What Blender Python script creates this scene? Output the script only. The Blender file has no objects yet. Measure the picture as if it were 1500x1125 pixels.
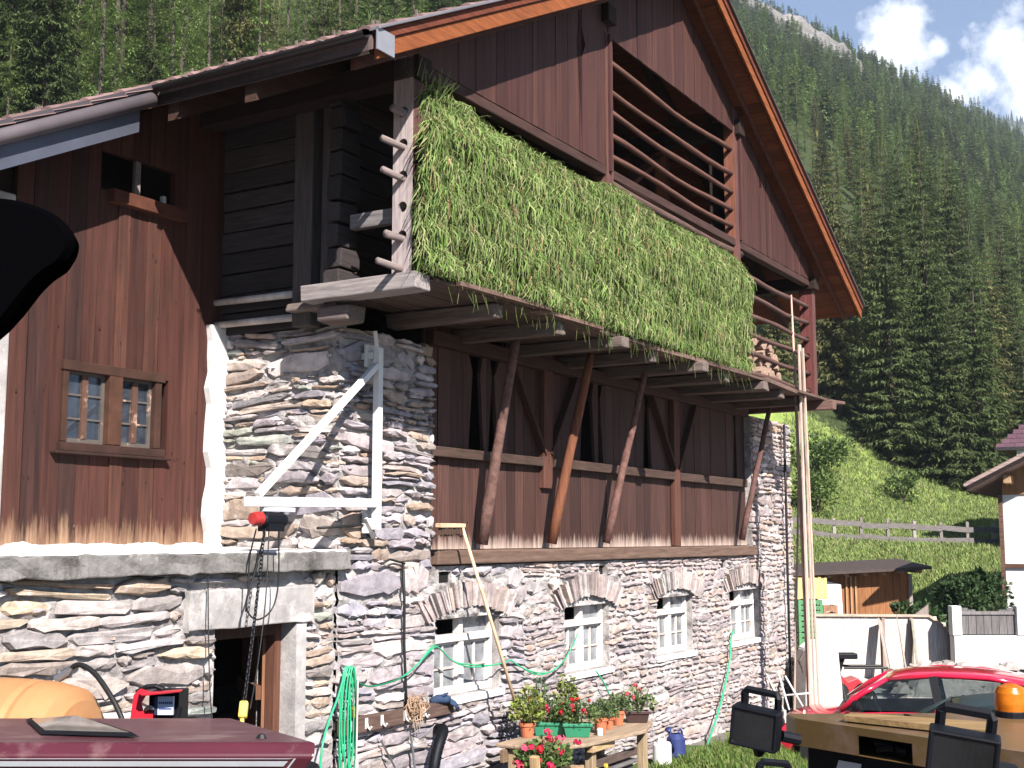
import bpy, math, random
import numpy as np
from mathutils import Vector, Matrix, noise as mnoise

R = random.Random(11)
def rnd(a, b): return R.uniform(a, b)
def clamp(x, a=0.0, b=1.0): return max(a, min(b, x))
def sstep(a, b, x):
    t = clamp((x - a) / (b - a)); return t * t * (3 - 2 * t)

def shade(k, col): return tuple(q * k for q in col)
SC = bpy.context.scene
COL = SC.collection

# ------------------------------------------------------------------ camera
CH = 2.85
PITCH = math.radians(7.04)
cam_d = bpy.data.cameras.new("camera"); cam = bpy.data.objects.new("camera", cam_d); COL.objects.link(cam)
cam.location = (0, 0, CH); cam.rotation_euler = (math.pi / 2 + PITCH, 0, 0)
cam_d.sensor_width = 36; cam_d.lens = 1826.0 / 1500 * 36; cam_d.clip_end = 6000; cam_d.clip_start = 0.05
SC.camera = cam

# ------------------------------------------------------------------ barn frame: (s along the gable, n out of the gable, z up)
TH = math.radians(31.10)
SA = Vector((math.sin(TH), math.cos(TH), 0)); NA = Vector((math.cos(TH), -math.sin(TH), 0))
C0 = Vector((-1.4755, 10.73, 0))
BM = Matrix.Translation(C0) @ Matrix.Rotation(math.pi / 2 - TH, 4, 'Z')      # local x = s, local y = -n
def B(s, n, z=0.0): return C0 + SA * s + NA * n + Vector((0, 0, z))
def to_barn(x, y):
    d = Vector((x, y, 0)) - C0
    return d.dot(SA), d.dot(NA)

# ------------------------------------------------------------------ mesh builder
class MB:
    def __init__(self, frame='W'):
        self.v = []; self.f = []; self.c = []; self.fl = frame == 'B'
        self.frame = frame
    def add(self, vs, fs, col):
        o = len(self.v)
        if self.fl: vs = [(p[0], -p[1], p[2]) for p in vs]
        self.v.extend([tuple(p) for p in vs])
        for f in fs:
            self.f.append(tuple(o + i for i in (reversed(f) if self.fl else f))); self.c.append(col)
    def quad(self, a, b, c, d, col): self.add([a, b, c, d], [(0, 1, 2, 3)], col)
    def box(self, x0, x1, y0, y1, z0, z1, col, j=0.0):
        vs = [(x, y, z) for z in (z0, z1) for y in (y0, y1) for x in (x0, x1)]
        if j: vs = [(a + rnd(-j, j), b + rnd(-j, j), c + rnd(-j, j)) for a, b, c in vs]
        self.add(vs, [(0, 2, 3, 1), (4, 5, 7, 6), (0, 1, 5, 4), (2, 6, 7, 3), (0, 4, 6, 2), (1, 3, 7, 5)], col)
    def beam(self, p, q, w, h, col, up=(0, 0, 1), w2=None, h2=None):
        p = Vector(p); q = Vector(q); d = (q - p).normalized()
        r = d.cross(Vector(up))
        if r.length < 1e-4: r = d.cross(Vector((1, 0, 0)))
        r.normalize(); u = r.cross(d)
        w2 = w if w2 is None else w2; h2 = h if h2 is None else h2
        vs = []
        for c, ww, hh in ((p, w, h), (q, w2, h2)):
            for a, b in ((-1, -1), (1, -1), (1, 1), (-1, 1)): vs.append(c + r * a * ww / 2 + u * b * hh / 2)
        self.add(vs, [(0, 1, 2, 3), (7, 6, 5, 4), (0, 4, 5, 1), (1, 5, 6, 2), (2, 6, 7, 3), (3, 7, 4, 0)], col)
    def tube(self, path, r, col, seg=8, cap=True):
        P = [Vector(p) for p in path]; n = len(P)
        rs = r if isinstance(r, (list, tuple)) else [r] * n
        vs = []; fs = []; ref = None
        for i, p in enumerate(P):
            d = (P[min(i + 1, n - 1)] - P[max(i - 1, 0)]).normalized()
            if ref is None:
                ref = d.cross(Vector((0, 0, 1)))
                if ref.length < 0.05: ref = d.cross(Vector((1, 0, 0)))
            ref = (ref - d * ref.dot(d)).normalized(); u = d.cross(ref)
            for k in range(seg):
                a = 2 * math.pi * k / seg
                vs.append(p + (ref * math.cos(a) + u * math.sin(a)) * rs[i])
        for i in range(n - 1):
            for k in range(seg):
                k2 = (k + 1) % seg
                fs.append((i * seg + k, i * seg + k2, (i + 1) * seg + k2, (i + 1) * seg + k))
        if cap:
            fs.append(tuple(reversed(range(seg)))); fs.append(tuple((n - 1) * seg + k for k in range(seg)))
        self.add(vs, fs, col)
    def lathe(self, prof, o, col, axis=(0, 0, 1), seg=16, cols=None, a0=0.0, a1=2 * math.pi):
        ax = Vector(axis).normalized(); o = Vector(o)
        e = ax.cross(Vector((1, 0, 0)))
        if e.length < 0.1: e = ax.cross(Vector((0, 1, 0)))
        e.normalize(); g = ax.cross(e)
        full = abs(a1 - a0 - 2 * math.pi) < 1e-6
        m = seg if full else seg + 1
        for i in range(len(prof) - 1):
            vs = []
            for (r, h) in prof[i:i + 2]:
                for k in range(m):
                    a = a0 + (a1 - a0) * k / seg
                    vs.append(o + ax * h + (e * math.cos(a) + g * math.sin(a)) * r)
            fs = []
            for k in range(seg):
                k2 = (k + 1) % m
                fs.append((k, k2, m + k2, m + k))
            self.add(vs, fs, cols[i] if cols else col)
    def prism(self, poly, fn, d0, d1, col):
        n = len(poly)
        vs = [fn(a, b, d0) for a, b in poly] + [fn(a, b, d1) for a, b in poly]
        fs = [tuple(reversed(range(n))), tuple(range(n, 2 * n))]
        for i in range(n): fs.append((i, (i + 1) % n, n + (i + 1) % n, n + i))
        self.add(vs, fs, col)

MATS = {}
OFF = {}      # root object -> (frame, local offset)
def loc_of(frame, p): return Vector((p[0], -p[1], p[2])) if frame == 'B' else Vector(p)

def tag(o, label=None, cat=None, group=None, kind=None):
    if label: o['label'] = label
    if cat: o['category'] = cat
    if group: o['group'] = group
    if kind: o['kind'] = kind
    return o
def thing(name, label, cat, base, frame='W', group=None):
    o = bpy.data.objects.new(name, None); COL.objects.link(o); o.empty_display_size = 0.1
    l = loc_of(frame, base); OFF[o.name] = (frame, l)
    o.matrix_world = (BM if frame == 'B' else Matrix()) @ Matrix.Translation(l)
    return tag(o, label, cat, group)
def root_of(o):
    while o.parent: o = o.parent
    return o
def obj(name, mb, mat, parent=None, base=(0, 0, 0), smooth=False, bevel=0.0, subsurf=0):
    if parent is not None:
        fr, off = OFF[root_of(parent).name]
    else:
        fr = mb.frame; off = loc_of(fr, base)
    me = bpy.data.meshes.new(name)
    V = np.array(mb.v, dtype=np.float64).reshape(-1, 3) - np.array(off)[None, :]
    me.from_pydata([tuple(p) for p in V], [], mb.f)
    if mb.c:
        cnt = np.fromiter((len(f) for f in mb.f), dtype=np.int32)
        cc = np.array([c if len(c) == 4 else (c[0], c[1], c[2], 1.0) for c in mb.c], dtype=np.float32)
        ca = me.color_attributes.new('Col', 'FLOAT_COLOR', 'CORNER')
        ca.data.foreach_set('color', np.repeat(cc, cnt, axis=0).ravel())
    me.materials.append(MATS[mat])
    if smooth: me.polygons.foreach_set('use_smooth', [True] * len(me.polygons))
    me.update()
    o = bpy.data.objects.new(name, me); COL.objects.link(o)
    if parent is not None:
        o.parent = parent
    else:
        OFF[o.name] = (fr, off)
        o.matrix_world = (BM if fr == 'B' else Matrix()) @ Matrix.Translation(off)
    if bevel:
        m = o.modifiers.new('bevel', 'BEVEL'); m.width = bevel; m.segments = 2; m.limit_method = 'ANGLE'; m.angle_limit = 0.6
    if subsurf:
        m = o.modifiers.new('sub', 'SUBSURF'); m.levels = subsurf; m.render_levels = subsurf
    return o
def copy_tree(o, parent=None):
    c = o.copy(); COL.objects.link(c); c.parent = parent
    for ch in list(o.children): copy_tree(ch, c)
    return c

# ------------------------------------------------------------------ materials
def nodes_of(name):
    m = bpy.data.materials.new(name); m.use_nodes = True
    nt = m.node_tree; nt.nodes.clear(); MATS[name] = m
    return m, nt, nt.nodes, nt.links
def math_n(N, L, op, a, b=None, c=None, cl=False):
    n = N.new('ShaderNodeMath'); n.operation = op; n.use_clamp = cl
    for i, x in enumerate((a, b, c)):
        if x is None: continue
        if isinstance(x, (int, float)): n.inputs[i].default_value = x
        else: L.new(x, n.inputs[i])
    return n.outputs[0]
def mix_c(N, L, fac, a, b, mode='MIX'):
    n = N.new('ShaderNodeMix'); n.data_type = 'RGBA'; n.blend_type = mode
    if isinstance(fac, (int, float)): n.inputs[0].default_value = fac
    else: L.new(fac, n.inputs[0])
    for i, x in ((6, a), (7, b)):
        if isinstance(x, tuple): n.inputs[i].default_value = (x[0], x[1], x[2], 1)
        else: L.new(x, n.inputs[i])
    return n.outputs[2]
def noise_n(N, L, scale, detail=4, rough=0.6, stretch=None, coord='Object', off=0):
    tc = N.new('ShaderNodeTexCoord'); out = tc.outputs[coord]
    if stretch or off:
        mp = N.new('ShaderNodeMapping'); mp.inputs['Scale'].default_value = stretch or (1, 1, 1)
        mp.inputs['Location'].default_value = (off, off * 1.7, off * .3)
        L.new(out, mp.inputs['Vector']); out = mp.outputs['Vector']
    n = N.new('ShaderNodeTexNoise'); n.inputs['Scale'].default_value = scale
    n.inputs['Detail'].default_value = detail; n.inputs['Roughness'].default_value = rough
    L.new(out, n.inputs['Vector']); return n.outputs['Fac']
def ramp(N, L, x, a, b, lo=0.0, hi=1.0):
    n = N.new('ShaderNodeMapRange'); n.clamp = True
    n.inputs[1].default_value = a; n.inputs[2].default_value = b; n.inputs[3].default_value = lo; n.inputs[4].default_value = hi
    L.new(x, n.inputs[0]); return n.outputs[0]

def make(name, color=None, rough=0.8, spec=0.3, ns=8.0, na=0.35, bump=0.3, bs=None, bd=0.01, stretch=None, metal=0.0, coat=0.0,
         stain=None, stain_scale=1.5, stain_lo=0.5, stain_hi=0.7, bleach=None, translucent=0.0, stain2=None):
    m, nt, N, L = nodes_of(name)
    if color is None:
        a = N.new('ShaderNodeAttribute'); a.attribute_name = 'Col'; base = a.outputs['Color']
    else:
        r = N.new('ShaderNodeRGB'); r.outputs[0].default_value = (*color, 1); base = r.outputs[0]
    n = N.new('ShaderNodeVectorMath'); n.operation = 'SCALE'; L.new(base, n.inputs[0]); n.inputs['Scale'].default_value = 0.70; base = n.outputs[0]
    if na > 0:
        f = noise_n(N, L, ns, 5, 0.65, stretch)
        g = ramp(N, L, f, 0.25, 0.75, 1 - na, 1 + na)
        n = N.new('ShaderNodeVectorMath'); n.operation = 'SCALE'; L.new(base, n.inputs[0]); L.new(g, n.inputs['Scale']); base = n.outputs[0]
    if stain:
        f = noise_n(N, L, stain_scale, 6, 0.7, stretch if stretch else None, off=3.3)
        base = mix_c(N, L, ramp(N, L, f, stain_lo, stain_hi), base, stain)
    if stain2:
        colr, sc_, lo, hi = stain2
        f = noise_n(N, L, sc_, 6, 0.7, None, off=8.1)
        base = mix_c(N, L, ramp(N, L, f, lo, hi), base, colr)
    if bleach:   # worn pale lower ends of the boards: (z at the bottom, height, colour)
        z0, hh, bc = bleach
        tc = N.new('ShaderNodeTexCoord'); sx = N.new('ShaderNodeSeparateXYZ'); L.new(tc.outputs['Object'], sx.inputs[0])
        f = noise_n(N, L, 1.0, 6, 0.75, (19, 19, 1.6))
        top = ramp(N, L, f, 0.25, 0.75, z0 + hh * .05, z0 + hh * 1.25)
        dz = math_n(N, L, 'SUBTRACT', top, sx.outputs['Z'])
        base = mix_c(N, L, ramp(N, L, dz, 0.0, hh * 1.1), base, bc)
    p = N.new('ShaderNodeBsdfPrincipled'); p.inputs['Roughness'].default_value = rough
    p.inputs['Specular IOR Level'].default_value = spec; p.inputs['Metallic'].default_value = metal
    p.inputs['Coat Weight'].default_value = coat; p.inputs['Coat Roughness'].default_value = 0.08
    L.new(base, p.inputs['Base Color'])
    if bump > 0:
        f = noise_n(N, L, bs or ns * 2, 6, 0.7, stretch)
        b = N.new('ShaderNodeBump'); b.inputs['Strength'].default_value = bump; b.inputs['Distance'].default_value = bd
        L.new(f, b.inputs['Height']); L.new(b.outputs[0], p.inputs['Normal'])
    out = N.new('ShaderNodeOutputMaterial'); sh = p.outputs[0]
    if translucent:
        t = N.new('ShaderNodeBsdfTranslucent'); L.new(base, t.inputs['Color'])
        mx = N.new('ShaderNodeMixShader'); mx.inputs[0].default_value = translucent
        L.new(sh, mx.inputs[1]); L.new(t.outputs[0], mx.inputs[2]); sh = mx.outputs[0]
    L.new(sh, out.inputs['Surface'])
    return m

def make_glass(name, tint, dust=0.3, alpha=0.5):
    m, nt, N, L = nodes_of(name)
    tr = N.new('ShaderNodeBsdfTransparent'); tr.inputs[0].default_value = (*[t ** .5 for t in tint], 1)
    gl = N.new('ShaderNodeBsdfGlossy'); gl.inputs['Roughness'].default_value = 0.03
    df = N.new('ShaderNodeBsdfDiffuse'); df.inputs[0].default_value = (*tint, 1)
    fr = N.new('ShaderNodeFresnel'); fr.inputs[0].default_value = 1.5
    f = noise_n(N, L, 5, 4, .6)
    m1 = N.new('ShaderNodeMixShader'); L.new(ramp(N, L, f, .3, .7, dust * .5, dust * 1.4), m1.inputs[0]); L.new(tr.outputs[0], m1.inputs[1]); L.new(df.outputs[0], m1.inputs[2])
    m2 = N.new('ShaderNodeMixShader'); L.new(fr.outputs[0], m2.inputs[0]); L.new(m1.outputs[0], m2.inputs[1]); L.new(gl.outputs[0], m2.inputs[2])
    o = N.new('ShaderNodeOutputMaterial'); L.new(m2.outputs[0], o.inputs[0])
    return m

make('stone', None, .9, .15, 9, .40, .8, 20, .014, stain=(.54, .49, .47), stain_scale=3.4, stain_lo=.58, stain_hi=.72, stain2=((.20, .18, .18), 4.2, .60, .74))
make('mortar', None, .95, .1, 6, .35, .9, 16, .03, stain=(.17, .145, .14), stain_scale=3.6, stain_lo=.50, stain_hi=.62)
make('plaster', (.74, .71, .69), .95, .1, 3, .14, .6, 10, .012, stain=(.5, .45, .41), stain_scale=2.5, stain_lo=.6, stain_hi=.75)
make('concrete', (.40, .37, .36), .95, .1, 5, .3, .7, 16, .012, stain=(.60, .56, .54), stain_scale=1.8, stain_lo=.5, stain_hi=.7, stain2=((.12, .11, .10), 3.0, .62, .72))
make('board', None, .78, .25, 1.0, .55, .45, 1.0, .006, stretch=(42, 42, 1.6), bleach=(2.74, .20, (.50, .38, .32)))
make('wingboard', None, .75, .25, 1.0, .6, .45, 1.0, .006, stretch=(26, 26, 1.1), bleach=(2.76, .34, (.34, .21, .13)), stain=(.060, .022, .015), stain_scale=.55, stain_lo=.50, stain_hi=.75, stain2=((.035, .017, .013), 1.1, .52, .70))
make('panel', None, .75, .25, 1.0, .5, .4, 1.0, .005, stretch=(40, 40, 1.3))
make('timber', None, .85, .2, 5, .45, .5, 14, .006)
make('timber_n', None, .85, .2, 1.0, .5, .5, 1.0, .006, stretch=(40, 3, 40))
make('timber_s', None, .85, .2, 1.0, .5, .5, 1.0, .006, stretch=(3, 40, 40))
make('timber_z', None, .85, .2, 1.0, .45, .5, 1.0, .006, stretch=(40, 40, 3))
make('bark', None, .95, .1, 14, .5, .8, 26, .012)
make('tile', None, .75, .3, 9, .3, .3, 30, .004)
make('sheet', None, .45, .5, 3, .2, .15, 8, .004, metal=.3)
make('hay', None, .8, .15, 3.0, .25, 0, translucent=.25)
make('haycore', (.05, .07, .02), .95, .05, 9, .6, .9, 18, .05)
make('whitesteel', (.80, .78, .76), .5, .4, 6, .1, .1, 20, .003, stain=(.42, .30, .22), stain_scale=4, stain_lo=.68, stain_hi=.76)
make('winwood', None, .7, .3, 6, .22, .3, 30, .003, stain=(.42, .27, .20), stain_scale=5, stain_lo=.58, stain_hi=.68)
make('paint', None, .35, .5, 4, .08, 0.0)
make('plasticpaint', None, .45, .4, 6, .12, .08, 20, .002)
make('gloss', None, .16, .5, 2, .05, 0, coat=.7)
make('dusty', None, .42, .5, 4, .2, .06, 12, .002, coat=.12, stain=(.20, .13, .12), stain_scale=4.5, stain_lo=.52, stain_hi=.82, stain2=((.03, .015, .015), 14, .64, .74))
make('blackrubber', (.012, .012, .013), .55, .3, 10, .2, .2, 40, .002)
make('blackmatte', (.0015, .0015, .002), .8, .0, 6, .2, 0)
make('blackplastic', (.005, .0055, .009), .55, .16, 14, .25, .25, 90, .001)
make('oldconcrete', (.23, .215, .205), .95, .1, 6, .35, .9, 18, .015, stain=(.05, .045, .04), stain_scale=2.2, stain_lo=.5, stain_hi=.66, stain2=((.42, .39, .37), 3.0, .58, .68))
make('boards_pale', None, .85, .15, 1.0, .3, .4, 1.0, .005, stretch=(40, 40, 2))
make('steel', (.30, .30, .31), .4, .5, 9, .25, .1, metal=.8)
make('hosegreen', (.03, .42, .20), .4, .4, 5, .15, 0)
make('pot', None, .8, .25, 12, .2, .2, 30, .002)
make('leaf', None, .6, .25, 4, .3, 0, translucent=.25)
make('petal', None, .6, .2, 6, .15, 0, translucent=.2)
make('soil', (.05, .035, .025), .95, .1, 30, .4, .8, 60, .01)
make('needles', None, .75, .12, .6, .3, 0, translucent=.30)
make('trunk', None, .95, .1, 3, .4, .7, 9, .03)
make('grass', None, .7, .15, 1.5, .3, 0, translucent=.25)
make('house', (.80, .79, .77), .9, .1, 2, .08, .3, 30, .004, stain=(.40, .37, .34), stain_scale=1.1, stain_lo=.58, stain_hi=.8)
make('rubble', None, .95, .1, 7, .35, .8, 16, .02)
make('rock', None, .95, .1, .25, .4, .9, .8, .6)
make_glass('pane', (.34, .35, .37), .55)
make_glass('darkpane', (.10, .12, .16), .25)
make_glass('carglass', (.20, .25, .25), .03)
make_glass('lens', (.035, .035, .04), .3)
make('amber', (.75, .22, .01), .25, .5, 30, .35, .4, 60, .003, translucent=.4)
make('mirrorglass', (.6, .6, .62), .08, .5, 1, .02, 0, metal=1.0)
# ------------------------------------------------------------------ stone masonry
P_WARM = [(0.462, 0.344, 0.269), (0.497, 0.412, 0.367), (0.408, 0.319, 0.269), (0.551, 0.487, 0.473), (0.373, 0.328, 0.318), (0.293, 0.26, 0.253), (0.515, 0.395, 0.31), (0.337, 0.344, 0.302), (0.604, 0.538, 0.522), (0.444, 0.386, 0.384)]
P_GREY = [(0.4, 0.349, 0.376), (0.348, 0.309, 0.336), (0.452, 0.39, 0.408), (0.304, 0.268, 0.288), (0.487, 0.422, 0.433), (0.418, 0.349, 0.336), (0.375, 0.341, 0.376), (0.539, 0.471, 0.48)]
P_PINK = [(0.494, 0.401, 0.382), (0.435, 0.352, 0.342), (0.544, 0.458, 0.438), (0.4, 0.327, 0.318), (0.477, 0.368, 0.318), (0.562, 0.491, 0.469), (0.366, 0.31, 0.31), (0.451, 0.368, 0.366)]
def gable(u, v, d): return (u, d, v)          # plane n = 0
def stones(mb, u0, u1, v0, v1, fn, pal, holes=(), hmin=.05, hmax=.14, wmin=.13, wmax=.5, warp=.035, dmax=.05, seed=0, gap=.011):
    rr = random.Random(seed)
    v = v0
    while v < v1 - .02:
        h = rr.uniform(hmin, hmax)
        if rr.random() < .15: h *= 1.5
        if v + h > v1 - .03: h = v1 - v
        u = u0 - rr.uniform(0, wmin) * 0
        while u < u1 - .02:
            w = rr.uniform(wmin, wmax) * (0.7 + 0.6 * min(1.6, h / .1))
            if u + w > u1 - .07: w = u1 - u
            cells = [(u, u + w, v, v + h)]
            q = rr.random()
            if h > .095 and q < .45:
                k = rr.uniform(.35, .65); cells = [(u, u + w, v, v + h * k)]
                k2 = rr.uniform(.3, .7)
                if w > .3 and rr.random() < .6: cells += [(u, u + w * k2, v + h * k, v + h), (u + w * k2, u + w, v + h * k, v + h)]
                else: cells += [(u, u + w, v + h * k, v + h)]
            for a, b, c, d in cells:
                parts = [(a, b)]
                for (ha, hb, hc, hd) in holes:
                    if d > hc + .005 and c < hd - .005:
                        np_ = []
                        for (x, y) in parts:
                            if y <= ha or x >= hb: np_.append((x, y)); continue
                            if x < ha: np_.append((x, ha))
                            if y > hb: np_.append((hb, y))
                        parts = np_
                for (x, y) in parts:
                    if y - x > .035: one_stone(mb, x, y, c, d, fn, pal, rr, warp, dmax, gap, holes)
            u += w
        v += h
def one_stone(mb, a, b, c, d, fn, pal, rr, warp, dmax, gap, holes):
    w = b - a; h = d - c
    def ju(k): return rr.uniform(-k, k)
    over = h * .16
    c += ju(over); d += ju(over); a += ju(.012); b += ju(.012)
    if d - c < .018: return
    h = d - c; w = b - a
    g = min(gap * rr.uniform(.2, 1.5), w * .15, h * .16)
    x0, x1, y0, y1 = a + g, b - g, c + g, d - g
    e = [min(h * rr.uniform(.25, 1.3), w * .38) for _ in range(4)]      # how far each corner tapers along the stone
    f = [h * rr.uniform(.12, .46) for _ in range(4)]
    t1, t2, t3, t4 = rr.uniform(.3, .45), rr.uniform(.55, .72), rr.uniform(.3, .45), rr.uniform(.55, .72); W0 = x1 - x0; k = h * .09
    pts = [(x0, y0 + f[0]), (x0 + e[0], y0 + ju(k)), (x0 + W0 * t1, y0 + ju(k)), (x0 + W0 * t2, y0 + ju(k)), (x1 - e[1], y0 + ju(k)), (x1, y0 + f[1]),
           (x1, y1 - f[2]), (x1 - e[2], y1 + ju(k)), (x0 + W0 * t4, y1 + ju(k)), (x0 + W0 * t3, y1 + ju(k)), (x0 + e[3], y1 + ju(k)), (x0, y1 - f[3])]
    tilt = ju(.055); cx, cy = (a + b) / 2, (c + d) / 2
    pts = [(p, q + (p - cx) * tilt) for p, q in pts]
    dep = rr.uniform(.0, dmax); tx = ju(.9 * dmax); ty = ju(2.4 * dmax)
    def W(p, q):
        near = 1.0
        for (ha, hb, hc, hd) in holes:
            dx = max(ha - p, 0, p - hb); dy = max(hc - q, 0, q - hd)
            near = min(near, clamp(math.hypot(dx, dy) / .35))
        e_ = warp * near
        return p + e_ * mnoise.noise(Vector((p * 1.3, q * 2.1, 3.1))), q + e_ * 1.2 * mnoise.noise(Vector((p * 1.1, q * 1.7, 9.7)))
    n = len(pts); vs = []
    ins = min(.018, h * .2, w * .2)
    for layer in range(3):
        for (p, q) in pts:
            dx, dy = cx - p, cy - q; L_ = math.hypot(dx, dy) + 1e-6
            if layer == 2: p, q = p + dx / L_ * ins * rr.uniform(.5, 1.5), q + dy / L_ * ins * rr.uniform(.5, 1.5)
            P, Q = W(p, q)
            dd = (-.07, dep - .02 + (q - cy) * ty + ju(.005), dep + (p - cx) * tx + (q - cy) * ty + ju(.007))[layer]
            vs.append(fn(P, Q, dd))
    P, Q = W(cx + ju(w * .15), cy + ju(h * .15)); vs.append(fn(P, Q, dep + rr.uniform(0, .016)))
    fs = []
    for L_ in range(2):
        for i in range(n):
            j = (i + 1) % n
            fs.append((L_ * n + i, L_ * n + j, (L_ + 1) * n + j, (L_ + 1) * n + i))
    for i in range(n): fs.append((2 * n + i, 2 * n + (i + 1) % n, 3 * n))
    base = rr.choice(pal); m = rr.uniform(.78, 1.2)
    hue = rr.uniform(-.015, .015)
    mb.add(vs, fs, (clamp(base[0] * m + hue), base[1] * m, clamp(base[2] * m - hue)))
def chips(mb, u0, u1, v0, v1, fn, pal, holes, n, seed):
    rr = random.Random(seed)
    for i in range(n):
        u, v = rr.uniform(u0 + .05, u1 - .05), rr.uniform(v0 + .03, v1 - .03)
        if any(h[0] - .05 < u < h[1] + .05 and h[2] - .04 < v < h[3] + .04 for h in holes): continue
        w = rr.uniform(.03, .11); h = w * rr.uniform(.25, .6)
        one_stone(mb, u - w / 2, u + w / 2, v - h / 2, v + h / 2, fn, pal, rr, 0, .034, .002, ())
def backing(mb, u0, u1, v0, v1, fn, holes, d, col, depth=.4, cell=.045, amp=.05):
    nu = max(2, int((u1 - u0) / cell)); nv = max(2, int((v1 - v0) / (cell * .8)))
    us = sorted({*[u0 + (u1 - u0) * i / nu for i in range(nu + 1)], *[clamp(h[0], u0, u1) for h in holes], *[clamp(h[1], u0, u1) for h in holes]})
    vs_ = sorted({*[v0 + (v1 - v0) * i / nv for i in range(nv + 1)], *[clamp(h[2], v0, v1) for h in holes], *[clamp(h[3], v0, v1) for h in holes]})
    V = []; F = []
    for q in vs_:
        for p in us:
            k = mnoise.noise(Vector((p * 2.2, q * 3.0, 17))) * .55 + mnoise.noise(Vector((p * 8, q * 11, 3))) * .55 + mnoise.noise(Vector((p * 23, q * 31, 5))) * .25
            on = any(h[0] - 1e-6 <= p <= h[1] + 1e-6 and h[2] - 1e-6 <= q <= h[3] + 1e-6 for h in holes)
            V.append(fn(p, q, d if on else d + amp * k))
    nn = len(us)
    for j in range(len(vs_) - 1):
        for i in range(nn - 1):
            mu, mv = (us[i] + us[i + 1]) / 2, (vs_[j] + vs_[j + 1]) / 2
            if any(h[0] < mu < h[1] and h[2] < mv < h[3] for h in holes): continue
            F.append((j * nn + i, j * nn + i + 1, (j + 1) * nn + i + 1, (j + 1) * nn + i))
    mb.add(V, F, col)
    for h in holes:
        a, b, c, e = h[:4]
        D = d - depth
        for (p, q) in (((a, c), (b, c)), ((b, c), (b, e)), ((b, e), (a, e)), ((a, e), (a, c))):
            mb.quad(fn(p[0], p[1], d), fn(q[0], q[1], d), fn(q[0], q[1], D), fn(p[0], p[1], D), col)

barn = thing('barn', 'big old alpine barn of grey fieldstone and dark brown boards under a tiled gable roof', 'barn', (0, 0, 0), 'B')

WIN = [(1.45, 2.61), (4.01, 5.11), (6.48, 7.63), (9.02, 10.25)]
WZ0, WZ1 = 1.34, 2.08
LOOP = [(1.52, 1.74, 2.42, 2.53), (4.86, 5.04, 2.42, 2.53), (8.70, 8.9, 2.42, 2.53)]
WH = [(a, b, WZ0, WZ1) for a, b in WIN]
ARCH = [(a - .14, b + .16, WZ1, WZ1 + .33) for a, b in WIN]
MC = (.50, .465, .45)
# ---- gable stone wall
mb = MB('B'); mm = MB('B')
ho = WH + LOOP + ARCH
stones(mb, 0.0, 3.1, -.35, 2.58, gable, P_GREY + P_WARM[3:5], ho, .05, .17, .16, .62, warp=.05, seed=3)
stones(mb, 3.1, 10.6, -.35, 2.58, gable, P_PINK, ho, .045, .125, .10, .44, warp=.042, seed=5, gap=.012, dmax=.026)
stones(mb, 10.6, 11.9, -.35, 2.58, gable, P_PINK, ho, .06, .14, .14, .40, seed=6, dmax=.03)
stones(mb, 0.0, 1.40, 2.58, 4.68, gable, P_GREY + P_WARM[:4], (), .045, .15, .14, .5, warp=.05, seed=7)
stones(mb, 10.06, 11.9, 2.58, 4.74, gable, P_PINK + P_WARM[:2], (), .06, .15, .13, .36, seed=8, dmax=.03)
# thin upright slates of the window arches
for i, (a, b) in enumerate(WIN):
    x = a - .16; c = (a + b) / 2; hw = (b - a) / 2 + .17
    while x < b + .15:
        w = R.choice((.03, .04, .05, .06)) * rnd(.85, 1.2)
        t = (x + w / 2 - c) / hw; lean = t * .19
        z0 = WZ1 + .15 * (1 - t * t) - .045 + rnd(-.012, .012); z1 = z0 + .245 * (1 - .25 * t * t) + rnd(-.035, .03)
        dd = rnd(.015, .06); m = rnd(.7, 1.15); col = R.choice(P_PINK[:5] + [(.55, .50, .48)]); col = tuple(q * m for q in col)
        e = .004
        vs = [(x + e, -.12, z0), (x + w - e, -.12, z0), (x + w - e + lean, -.12, z1), (x + e + lean, -.12, z1),
              (x + e, dd, z0), (x + w - e, dd, z0 + rnd(-.01, .01)), (x + w - e + lean, dd + rnd(-.01, .01), z1), (x + e + lean, dd, z1)]
        mb.add(vs, [(3, 2, 1, 0), (4, 5, 6, 7), (0, 1, 5, 4), (1, 2, 6, 5), (2, 3, 7, 6), (3, 0, 4, 7)], col)
        x += w
backing(mm, 0, 11.9, -.5, 2.58, gable, WH + LOOP, -.010, MC, .42)
chips(mb, 0, 11.9, .0, 2.58, gable, P_GREY + P_PINK, ho, 620, 31); chips(mb, 0, 1.4, 2.58, 4.6, gable, P_GREY, (), 80, 32); chips(mb, 10.06, 11.9, 2.58, 4.7, gable, P_PINK, (), 90, 33)
backing(mm, 0, 1.40, 2.58, 4.68, gable, (), -.022, MC); backing(mm, 10.06, 11.9, 2.58, 4.74, gable, (), -.022, MC)
mm.quad((1.40, -.02, 2.58), (1.40, -.5, 2.58), (1.40, -.5, 4.68), (1.40, -.02, 4.68), MC)
mm.quad((10.06, -.02, 2.58), (10.06, -.5, 2.58), (10.06, -.5, 4.74), (10.06, -.02, 4.74), MC)
mm.quad((0, -.02, 4.68), (1.4, -.02, 4.68), (1.4, -.5, 4.68), (0, -.5, 4.68), MC); mm.quad((10.06, -.02, 4.74), (11.9, -.02, 4.74), (11.9, -.5, 4.74), (10.06, -.5, 4.74), MC)
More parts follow.
